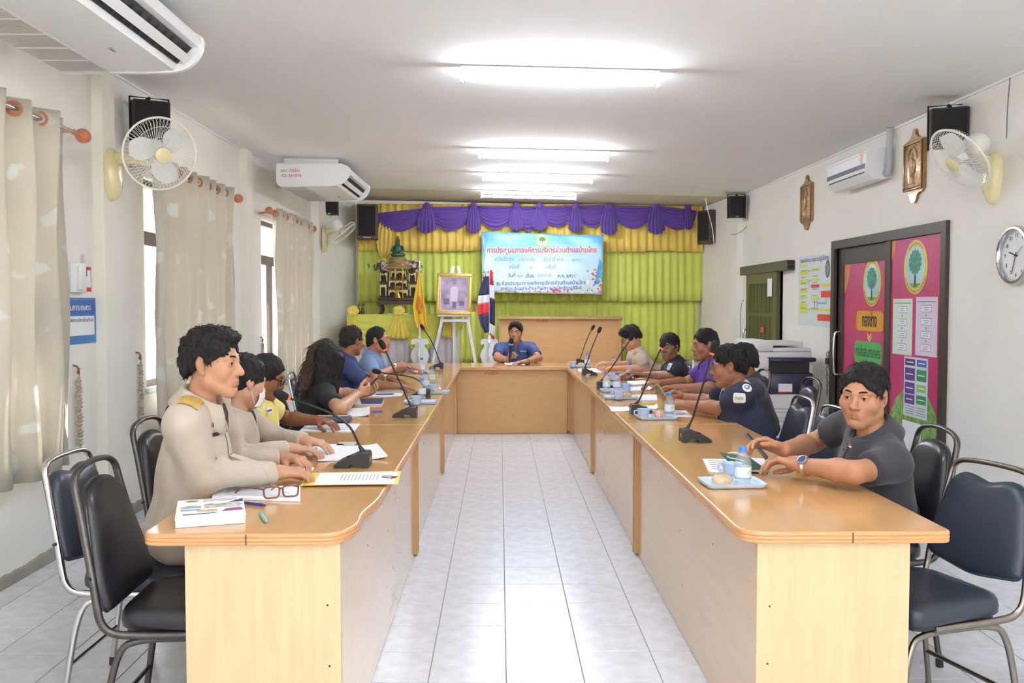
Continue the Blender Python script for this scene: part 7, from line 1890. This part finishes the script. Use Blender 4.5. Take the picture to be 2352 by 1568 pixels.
# left row
tray_at(966, 926, .0, 'pale blue snack tray nearest on the left row'); on_tray('cup', tea_cup, 956, 929, 'pale blue cup on the nearest left tray', 3.0); on_tray('bottle', water_bottle, 969, 915, 'nearest water bottle of the left row', .7)
tray_at(999, 903, .0, 'pale blue snack tray by the second left bottle'); on_tray('bottle', water_bottle, 977, 895, 'second water bottle of the left row', .5); on_tray('cup', tea_cup, 993, 900, 'pale blue cup between the left water bottles', .4); on_tray('bun', bun, 1004, 903, 'wrapped bread at the aisle edge of the left row', .5, sort='bread')
p = tz(992, 880); put_it('bottle', water_bottle, 'third water bottle of the left row, nearest the aisle', (p.x, p.y, ZT), .2)
tray_at(962, 857, .0, 'pale blue snack tray in front of the man in light blue'); on_tray('bottle', water_bottle, 969, 856, 'farthest water bottle of the left row', .9); on_tray('bun', bun, 957, 853, 'wrapped bread in front of the man in light blue', .2, sort='bread')

# ------------------------------------------------------------------ gooseneck microphones
M_mic = mat('mic_base_black', (44, 42, 42), .5, bump=.05, bscale=300); M_foam = mat('mic_foam', (34, 32, 34), .95, bump=.5, bscale=400); M_glow = mat('mic_ring_red', (255, 60, 40), .4, emit=(255, 50, 30), estr=2.0); M_neck = mat('mic_neck', (40, 38, 40), .35, metal=.4)
def mic(label, px, py, side, neck, head, ring, w=.105):
    c = tz(px, py); t = thing('gooseneck_microphone', label, 'microphone', (c.x, c.y, ZT), 0, 'gooseneck conference microphones')
    s = side                                    # +1: tall end towards +x
    pr = [(-.075, 0), (-.075, .012), (-.055, .026), (.02, .058), (.028, .064), (.066, .062), (.072, .052), (.072, 0), (.045, 0), (.03, .016), (.0, .018), (-.02, 0)]
    pr = [(x * s, z) for x, z in pr]; pr = pr if s < 0 else pr[::-1]
    Mx = Matrix(((1, 0, 0, 0), (0, 0, 1, 0), (0, 1, 0, 0), (0, 0, 0, 1)))
    part('base', MB().prism(pr, -w / 2, w / 2, Mx), M_mic, t, smooth=30)
    part('sticker', MB().box(s * .0722 - .0006, s * .0722 + .0006, -.02, .015, .022, .042), M_dchrome, t)
    part('talk_button', MB().cyl((-s * .018, -.01, .040), (-s * .020, -.01, .046), .010, n=12), M_blackg, t)
    st = Vector((s * .045, 0, .063)); root_w = Vector((c.x, c.y, ZT))
    pts = [st] + [aty(a, b, c.y) - root_w for a, b in neck]
    part('neck_socket', MB().cyl(st - Vector((0, 0, .006)), st + (pts[1] - st).normalized() * .03, .012, .007, 12), M_mic, t)
    h = aty(head[0], head[1], c.y) - root_w; pa = smooth_path(pts + [h], 4)
    part('gooseneck', MB().tube(pa, .0052, 8), M_neck, t)
    d = (h - pts[-1]).normalized(); Mf = frame(h, d)
    hd = part('mic_head', MB().lathe([(.001, -.034), (.010, -.033), (.016, -.024), (.0185, -.006), (.0185, .014), (.015, .027), (.008, .033), (.001, .0345)], 18, Mf), M_foam, t)
    if ring: part('light_ring', MB().lathe([(.009, -.042), (.0115, -.041), (.0115, -.035), (.009, -.034)], 16, Mf, capped=False), M_glow, hd)
mic('nearest gooseneck microphone, bent low over the left desk', 812, 1070, 1, [(824, 1022), (806, 978), (765, 950), (705, 927), (672, 917)], (646, 907), True)
mic('gooseneck microphone standing in front of the woman in black', 931, 957, 1, [(939, 925), (924, 888), (905, 850), (889, 812)], (878, 791), True)
mic('gooseneck microphone lying low towards the man in dark blue', 966, 912, 1, [(976, 890), (960, 870), (930, 862), (884, 857)], (865, 853), False)
mic('gooseneck microphone at the left corner of the head desk', 1003, 846, 1, [(1008, 826), (998, 797), (984, 770), (976, 760)], (970, 751), False)
mic('gooseneck microphone with its base on white paper, right of the chairman', 1354, 861, -1, [(1346, 840), (1356, 808), (1369, 775)], (1377, 757), False)
mic('gooseneck microphone leaning right, at the right end of the head desk', 1338, 836, -1, [(1332, 826), (1342, 795), (1354, 765)], (1362, 752), False)
mic('gooseneck microphone reaching towards the khaki man with glasses', 1392, 893, -1, [(1390, 862), (1410, 838), (1430, 805), (1443, 787)], (1451, 774), False)
mic('gooseneck microphone in front of the dark navy polo man', 1474, 950, -1, [(1470, 918), (1485, 876), (1505, 828), (1518, 800)], (1524, 787), True)
mic('gooseneck microphone on the nearest right desk, tallest of the right row', 1596, 1013, -1, [(1589, 968), (1600, 930), (1616, 880), (1632, 822)], (1640, 796), True)
# chairman's hand microphone
a, b_ = aty(1171, 832, 10.46), aty(1174, 786, 10.44)
t = thing('hand_microphone', 'black hand microphone with a blue ring held by the chairman', 'microphone', a)
d = (b_ - a).normalized(); Lm = (b_ - a).length; Mf = frame(a, d)
part('handle', MB().lathe([(.001, 0), (.012, .001), (.014, .03), (.017, Lm - .05), (.018, Lm - .03), (.001, Lm - .029)], 16, Mf), M_black, t, world=True); part('ring', MB().lathe([(.026, Lm - .034), (.028, Lm - .03), (.028, Lm - .02), (.026, Lm - .016)], 18, Mf), mat('ring_sky_blue', (70, 170, 226), .4), t, world=True)
part('foam_head', MB().ell(a + d * (Lm + .016), (.030, .030, .036), 18, 12), M_foam, t, world=True)

# ------------------------------------------------------------------ papers, books, pens
def paper(label, px, z=ZT + .0004, th=.002, m=None, curl=0.0, lines=0, name='paper_sheet', cat='paper', sides=None):
    q = [tz(a, b, z) for a, b in px]            # near-left, near-right, far-right, far-left
    t = thing(name, label, cat, sum(q, Vector()) / 4)
    def fn(u, w):
        p = q[0].lerp(q[1], u).lerp(q[3].lerp(q[2], u), w); return (p.x, p.y, z + curl * (abs(u - .5) * 2) ** 3 * (1 if u > .5 else .3))
    part('sheet' if th < .004 else 'pages', MB().sheet(fn, 8 if curl else 2, 4 if curl else 2, th, nrm=(0, 0, 1)), m or M_paper, t, world=True, smooth=0)
    if lines:
        b = MB(); rnd = random.Random(int(px[0][0]))
        for k in range(lines):
            w = .12 + .76 * (k + .5) / lines; u1 = .12; u2 = rnd.uniform(.55, .9)
            e_ = [fn(u1, w), fn(u2, w), fn(u2, w + .3 / lines), fn(u1, w + .3 / lines)]
            b.add([(x, y, zz_ + th + .0004) for x, y, zz_ in e_], [(0, 1, 2, 3)])
        tag(part('print_lines', b, mat('print_faint', (172, 174, 182), .8), t, world=True, smooth=0), kind='stuff')
    return t, q, fn
# thick report with colour cover
q = [tz(*c) for c in ((397, 1212), (560, 1207))]; x0, x1 = q[0].x, q[1].x; y0 = q[0].y; y1 = tz(410, 1146, ZT + .026).y
t = thing('report_book', 'thick white report with photos on its cover at the desk corner', 'book', ((x0 + x1) / 2, (y0 + y1) / 2, ZT))
part('pages', MB().box(x0 + .002, x1 - .002, y0 + .002, y1 - .002, ZT + .0005, ZT + .024), mat('page_edges', (232, 230, 234), .8, var=.05, vscale=3, stretch=(1, 1, 300)), t, world=True, smooth=0)
part('cover', MB().box(x0, x1, y0, y1, ZT + .0241, ZT + .0255), M_paper, t, world=True, smooth=0)
def cov(nm, pts, m, k=0):
    part(nm, MB().prism([(x0 + (x1 - x0) * u, y0 + (y1 - y0) * w) for u, w in pts], ZT + .0257 + k * .0003, ZT + .0259 + k * .0003), m, t, world=True, smooth=0)
cov('emblem', [(.22 + .11 * math.cos(a * PI / 10), .90 + .055 * math.sin(a * PI / 10)) for a in range(20)], mat('emblem_ochre', (206, 176, 92), .5)); cov('emblem_tree', [(.22 + .07 * math.cos(a * PI / 10), .90 + .035 * math.sin(a * PI / 10)) for a in range(20)], mat('tree_green', (52, 128, 108), .5), 1)
cov('cover_photo', [(.40, .50), (.92, .50), (.97, .60), (.92, .72), (.40, .72)], mat('photo_temple', (150, 146, 120), .5, rgb2=(206, 206, 196), vscale=40, var=.3)); cov('cover_photo', [(.06, .52), (.36, .52), (.36, .62), (.20, .68), (.06, .60)], mat('photo_sky', (124, 168, 210), .5, rgb2=(206, 190, 150), vscale=30)); cov('cover_photo', [(.06, .40), (.34, .40), (.36, .47), (.06, .49)], mat('photo_sky', (124, 168, 210), .5))
cov('cover_photo', [(.30, .30), (.60, .30), (.60, .42), (.30, .42)], mat('photo_house', (186, 140, 110), .5, rgb2=(230, 214, 190), vscale=30)); cov('cover_photo', [(.66, .28), (.98, .30), (.94, .44), (.72, .42)], mat('photo_night', (86, 62, 130), .5, rgb2=(196, 86, 120), vscale=40)); cov('cover_corner', [(.76, .74), (.99, .74), (.99, .92)], mat('cover_navy', (48, 54, 98), .5)); cov('title_bar', [(.10, .20), (.58, .22), (.58, .25), (.10, .24)], M_inkd)
for k in range(3): cov('title_line', [(.38, .96 - k * .05), (.90, .96 - k * .05), (.90, .945 - k * .05), (.38, .945 - k * .05)], M_ink)
t.location = (-.950, 2.935, ZT); t.rotation_euler = (0, 0, .31)
tA, qA, fA = paper('stapled white document under the brown glasses', [(487, 1145), (690, 1152), (690, 1119), (506, 1119)], th=.008, lines=12, name='document', cat='document')
# brown spectacles lying folded open on the document
c = tz(648, 1142, ZT + .0095); t = thing('eyeglasses', 'brown-framed eyeglasses lying on the white document', 'glasses', c)
M_tort = mat('tortoise_brown', (112, 62, 50), .25, var=.3, vscale=60)
fx = Vector((.92, .38, 0)).normalized(); bx = Vector((-.86, .5, 0)).normalized()
for s_ in (0, 1):
    o_ = c + fx * (s_ * .066 - .036) + Vector((0, 0, .0225)); ol = round_poly([(-.025, -.021), (.025, -.021), (.028, .018), (-.028, .018)], .014, 5)
    part('rim', MB().tube([o_ + fx * x + Vector((0, 0, z)) for x, z in ol], .0032, 8, closed=True), M_tort, t, world=True); part('lens', MB().add([o_ + fx * x + Vector((0, 0, z)) for x, z in ol], [tuple(range(len(ol)))]), M_pane, t, world=True, smooth=0)
    e0 = c + fx * (-.066 if s_ == 0 else .060) + Vector((0, 0, .034)); part('temple', MB().tube([e0, e0 + bx * .06, e0 + bx * .10 - Vector((0, 0, .004)), e0 + bx * .135 - Vector((0, 0, .026))], .0028, 6), M_tort, t, world=True)
part('bridge', MB().tube([c + fx * -.010 + Vector((0, 0, .03)), c + fx * -.003 + Vector((0, 0, .034)), c + fx * .004 + Vector((0, 0, .03))], .003, 6), M_tort, t, world=True)
def pen(label, a, b, m, r_=.0042, z=None, cat='pen', name='pen'):
    p, q = tz(a[0], a[1], ZT + r_ + .0006), tz(b[0], b[1], ZT + r_ + .0006)
    if z: p.z = q.z = z
    t = thing(name, label, cat, p); d = (q - p).normalized()
    part('barrel', MB().tube([p, p.lerp(q, .12), p.lerp(q, .88), q], [r_ * .35, r_, r_, r_ * .85], 10), m, t, world=True)
    part('clip', MB().tube([p.lerp(q, .70) + Vector((0, 0, r_ + .001)), p.lerp(q, .95) + Vector((0, 0, r_ + .001))], .0012, 6), M_chrome, t, world=True)
    return t
pen('dark blue pen lying beside the thick report', (558, 1153), (608, 1160), mat('pen_blue', (54, 62, 140), .3), .005)
pen('teal highlighter lying alone on the near left desk', (612, 1198), (598, 1177), mat('marker_teal', (120, 192, 190), .35), .006, cat='highlighter', name='highlighter')
# yellow clip folder
t, q, fn = paper('yellow card folder with clipped white list jutting over the desk edge', [(690, 1115), (914, 1112), (921, 1083), (716, 1087)], z=ZT + .006, th=.003, m=mat('folder_yellow', (232, 206, 96), .7), name='clip_folder', cat='folder')
zf = ZT + .0095; qq = [tz(a, b, zf) for a, b in ((720, 1113), (905, 1111), (915, 1084), (736, 1086))]
part('list_sheet', MB().sheet(lambda u, w: tuple(qq[0].lerp(qq[1], u).lerp(qq[3].lerp(qq[2], u), w)), 2, 2, .0015, nrm=(0, 0, 1)), M_paper, t, world=True, smooth=0)
b = MB()
for k in range(11):
    u = .30 + .5 * k / 11; b.add([tuple(qq[0].lerp(qq[1], u + du).lerp(qq[3].lerp(qq[2], u + du), w) + Vector((0, 0, .0019))) for du, w in ((0, .3), (.012, .3), (.012, .8), (0, .8))], [(0, 1, 2, 3)])
tag(part('print_lines', b, mat('print_faint', (172, 174, 182), .8), t, world=True, smooth=0), kind='stuff')
pc = tz(905, 1098, zf + .002); part('clip', MB().box(pc.x - .012, pc.x + .012, pc.y - .03, pc.y + .03, zf + .0017, zf + .006, bev=.002), M_chrome, t, world=True)
part('clip_wire', MB().tube([(pc.x - .01, pc.y - .02, zf + .007), (pc.x - .045, pc.y - .012, zf + .009), (pc.x - .045, pc.y + .012, zf + .009), (pc.x - .01, pc.y + .02, zf + .007)], .0015, 6), M_blackg, t, world=True)
bpy.data.objects[t.name].location.z += 0
paper('small white slip by the khaki man\'s fingers', [(690, 1084), (714, 1085), (722, 1074), (700, 1072)], lines=0)
paper('white form at the far side of the khaki man\'s hands', [(655, 1044), (770, 1046), (790, 1020), (690, 1020)], lines=5)
paper('loose folded white pages behind the nearest microphone', [(730, 1060), (890, 1054), (866, 1026), (728, 1026)], th=.006, curl=.012, name='document', cat='document')
paper('grey card lying flat behind the loose pages', [(772, 1023), (812, 1023), (820, 1015), (780, 1015)], m=mat('card_grey', (196, 190, 176), .7), name='card', cat='card')
paper('printed white sheets in front of the woman in yellow', [(688, 990), (812, 992), (828, 974), (706, 973)], th=.004, lines=8, name='document', cat='document')
# pouch with phone and cable
c = tz(762, 971); t = thing('pencil_pouch', 'slate cloth pouch with a phone and cable on top', 'pouch', c)
part('pouch', MB().box(c.x - .135, c.x + .105, c.y - .0, c.y + .10, ZT + .001, ZT + .034, bev=.014, seg=3), mat('pouch_slate', (84, 96, 120), .9, bump=.2, bscale=300), t, world=True)
c2 = Vector((c.x + .01, c.y + .05, ZT + .0355)); t2 = thing('phone', 'phone lying on the slate pouch, white cable plugged in', 'phone', c2)
part('case', MB().box(c2.x - .08, c2.x + .08, c2.y - .038, c2.y + .038, c2.z, c2.z + .008, bev=.003), mat('phone_beige', (214, 190, 166), .4), t2, world=True); part('screen', MB().box(c2.x - .076, c2.x + .076, c2.y - .034, c2.y + .034, c2.z + .0082, c2.z + .009), M_blackg, t2, world=True)
cb_ = single('charging_cable', MB().tube(smooth_path([(c2.x - .082, c2.y, c2.z + .004), (c2.x - .15, c2.y + .02, ZT + .03), (c2.x - .17, c2.y - .03, ZT + .012), (c2.x - .15, c2.y - .09, ZT + .004), (c2.x - .10, c2.y - .075, ZT + .004)], 6), .0022, 6), M_white, 'white charging cable looped beside the slate pouch', 'cable')
paper('curled stack of white pages in front of the woman in black', [(772, 956), (848, 957), (850, 940), (776, 938)], th=.008, curl=.014, name='document', cat='document')
pen('violet pen lying right of the curled pages', (852, 945), (879, 944), mat('pen_violet', (92, 74, 170), .35), .005)
# spiral notebook
q = [tz(a, b) for a, b in ((815, 931), (877, 931), (882, 918), (807, 919))]; t = thing('spiral_notebook', 'navy spiral notebook with pale strip by the woman in black', 'notebook', (q[0] + q[2]) / 2)
fnb = lambda u, w, z: (lambda p: (p.x, p.y, z))(q[0].lerp(q[1], u).lerp(q[3].lerp(q[2], u), w))
part('pages', MB().sheet(lambda u, w: fnb(u, w, ZT + .0006), 2, 2, .010, nrm=(0, 0, 1)), mat('page_edges', (232, 230, 234), .8), t, world=True, smooth=0); part('cover', MB().sheet(lambda u, w: fnb(.25 + .75 * u, w, ZT + .0108), 2, 2, .0015, nrm=(0, 0, 1)), mat('cover_navy', (48, 54, 98), .5), t, world=True, smooth=0)
part('cover_strip', MB().sheet(lambda u, w: fnb(.25 * u, w, ZT + .0108), 2, 2, .0015, nrm=(0, 0, 1)), M_paper, t, world=True, smooth=0)
for k in range(14):
    p_ = Vector(fnb(.25 + .73 * k / 13, 1.0, ZT + .007)); part('spiral_ring', MB().tube([p_ + Vector((0, .007 * math.cos(a * PI / 4), .008 * math.sin(a * PI / 4))) for a in range(8)], .0009, 4, closed=True), M_chrome, t, world=True)
paper('white pad with a blue pen in front of the dark blue shirt man', [(846, 911), (922, 909), (928, 899), (858, 899)], th=.004, lines=3, name='note_pad', cat='notepad')
pen('blue pen across the white pad of the left row', (862, 907), (905, 906), mat('pen_blue', (54, 62, 140), .3), .0042, ZT + .0095)
pen('pale green pencil beside the dark blue shirt man\'s forearm', (880, 893), (918, 892), mat('pencil_green', (150, 190, 160), .5), .004, cat='pencil', name='pencil')
paper('white slip under the dark blue shirt man\'s fingers', [(926, 891), (942, 890), (938, 883), (924, 884)])
paper('white note under the light blue shirt man\'s hand', [(925, 852), (945, 851), (943, 845), (928, 845)])
# right row papers
paper('white papers under the green book on the near right desk', [(1628, 1084), (1712, 1092), (1694, 1056), (1614, 1055)], th=.004, name='document', cat='document', lines=5)
q = [tz(a, b) for a, b in ((1690, 1084), (1762, 1088), (1756, 1062), (1690, 1058))]; t = thing('green_book', 'dark green hardcover book lying half open by the black polo man', 'book', (q[0] + q[2]) / 2)
part('pages', MB().sheet(lambda u, w: (lambda p: (p.x, p.y, ZT + .0055))(q[0].lerp(q[1], u).lerp(q[3].lerp(q[2], u), w)), 2, 2, .012, nrm=(0, 0, 1)), mat('page_edges', (232, 230, 234), .8), t, world=True, smooth=0)
part('back_cover', MB().sheet(lambda u, w: (lambda p: (p.x, p.y, ZT + .0048))(q[0].lerp(q[1], u * 1.03).lerp(q[3].lerp(q[2], u * 1.03), w)), 2, 2, .0006, nrm=(0, 0, 1)), mat('cover_green', (42, 84, 70), .5), t, world=True, smooth=0)
g0, g1, g2, g3 = tz(1690, 1080, ZT + .02), tz(1760, 1078, ZT + .02), aty(1722, 1050, 3.62), aty(1652, 1038, 3.62)
part('front_cover', MB().sheet(lambda u, w: tuple(g0.lerp(g1, u).lerp(g3.lerp(g2, u), w)), 2, 2, .002), mat('cover_green', (42, 84, 70), .5), t, world=True, smooth=0)
cb_ = single('earphone_cable', MB().tube(smooth_path([tz(1722, 1066, ZT + .03), aty(1700, 1040, 3.64), aty(1672, 1038, 3.66), aty(1668, 1050, 3.60), aty(1700, 1055, 3.58), tz(1730, 1068, ZT + .025)], 6), .0018, 6), M_white, 'white earphone cable looped over the green book', 'cable')
paper('white sheet under the navy polo man\'s wrists', [(1548, 957), (1592, 957), (1575, 943), (1545, 943)], lines=3); paper('white sheets curling over the aisle edge of the right row', [(1404, 945), (1452, 944), (1440, 936), (1398, 934)], th=.003, curl=.008); paper('rolled white page behind the second right microphone', [(1488, 938), (1512, 940), (1508, 932), (1484, 932)], curl=.015, th=.003)
paper('white notebook with a green edge in front of the purple shirt man', [(1476, 921), (1510, 920), (1508, 908), (1458, 908)], th=.008, name='notebook', cat='notebook'); paper('stack of white forms behind the two-bottle tray', [(1448, 898), (1505, 896), (1490, 887), (1446, 890)], th=.005, name='document', cat='document'); paper('thick white file on a red folder in front of the dark navy polo man', [(1447, 887), (1502, 882), (1480, 876), (1440, 878)], th=.012, name='document', cat='document')
paper('white paper under the head desk microphone on the right', [(1328, 853), (1384, 855), (1368, 846), (1328, 847)], th=.003, name='document', cat='document'); paper('white speech notes under the chairman\'s hand', [(1160, 837), (1206, 838), (1204, 832), (1158, 832)], th=.003, name='document', cat='document')
paper('brown envelope edge beside the dark navy polo man\'s elbow', [(1455, 872), (1500, 878), (1512, 874), (1470, 868)], m=mat('envelope_tan', (206, 160, 92), .7), name='envelope', cat='envelope')

# ------------------------------------------------------------------ phones held in hands
def held_phone(label, c, nrm, updir, m, w=.072, h=.148, scr=True):
    t = thing('phone', label, 'phone', c); Mf = frame(c, nrm, Vector(updir).cross(Vector(nrm)))
    part('case', MB().box(-w / 2, w / 2, -h / 2, h / 2, -.004, .004, bev=.003, M=Mf), m, t, world=True)
    if scr: part('screen', MB().box(-w / 2 + .004, w / 2 - .004, -h / 2 + .006, h / 2 - .006, .0042, .0050, M=Mf), M_blackg, t, world=True)
    part('camera_bump', MB().cyl(Mf @ Vector((w * .3, h * .38, -.0042)), Mf @ Vector((w * .3, h * .38, -.0062)), .008, n=10), M_blackg, t, world=True)
def palm(info, side, k=.10, off=.03):
    sg, Sh, E, W, d, n, spec = info['arms'][side]; return W + d * k + n * off
held_phone('dark phone held by the black polo man over the desk', aty(1738, 1024, 3.675), (.70, -.25, .65), (-.55, .25, .60), M_darktube, .066, .130)
held_phone('phone in an olive case held by the navy polo man', aty(1522, 905, 5.62), (.8, .2, .5), (-.45, .1, .85), mat('case_olive', (150, 150, 120), .5))
held_phone('phone held up by the woman in black', aty(850, 886, 6.22), (-.75, -.1, .65), (.6, .2, .7), M_blackg)
held_phone('lilac phone held by the man in light blue', aty(935, 852, 8.3), (-.5, -.1, .85), (.8, .2, .5), mat('case_lilac', (170, 150, 200), .5))
_pp = palm(P6, 'R', .10, .012); t = thing('pen', 'dark pen in the light blue shirt man\'s fingers', 'pen', _pp)
part('barrel', MB().tube([_pp + Vector((-.05, .01, .035)), _pp + Vector((.05, -.01, -.03)), _pp + Vector((.062, -.012, -.038))], [.0045, .0045, .001], 8), mat('pen_blue', (54, 62, 140), .3), t, world=True)
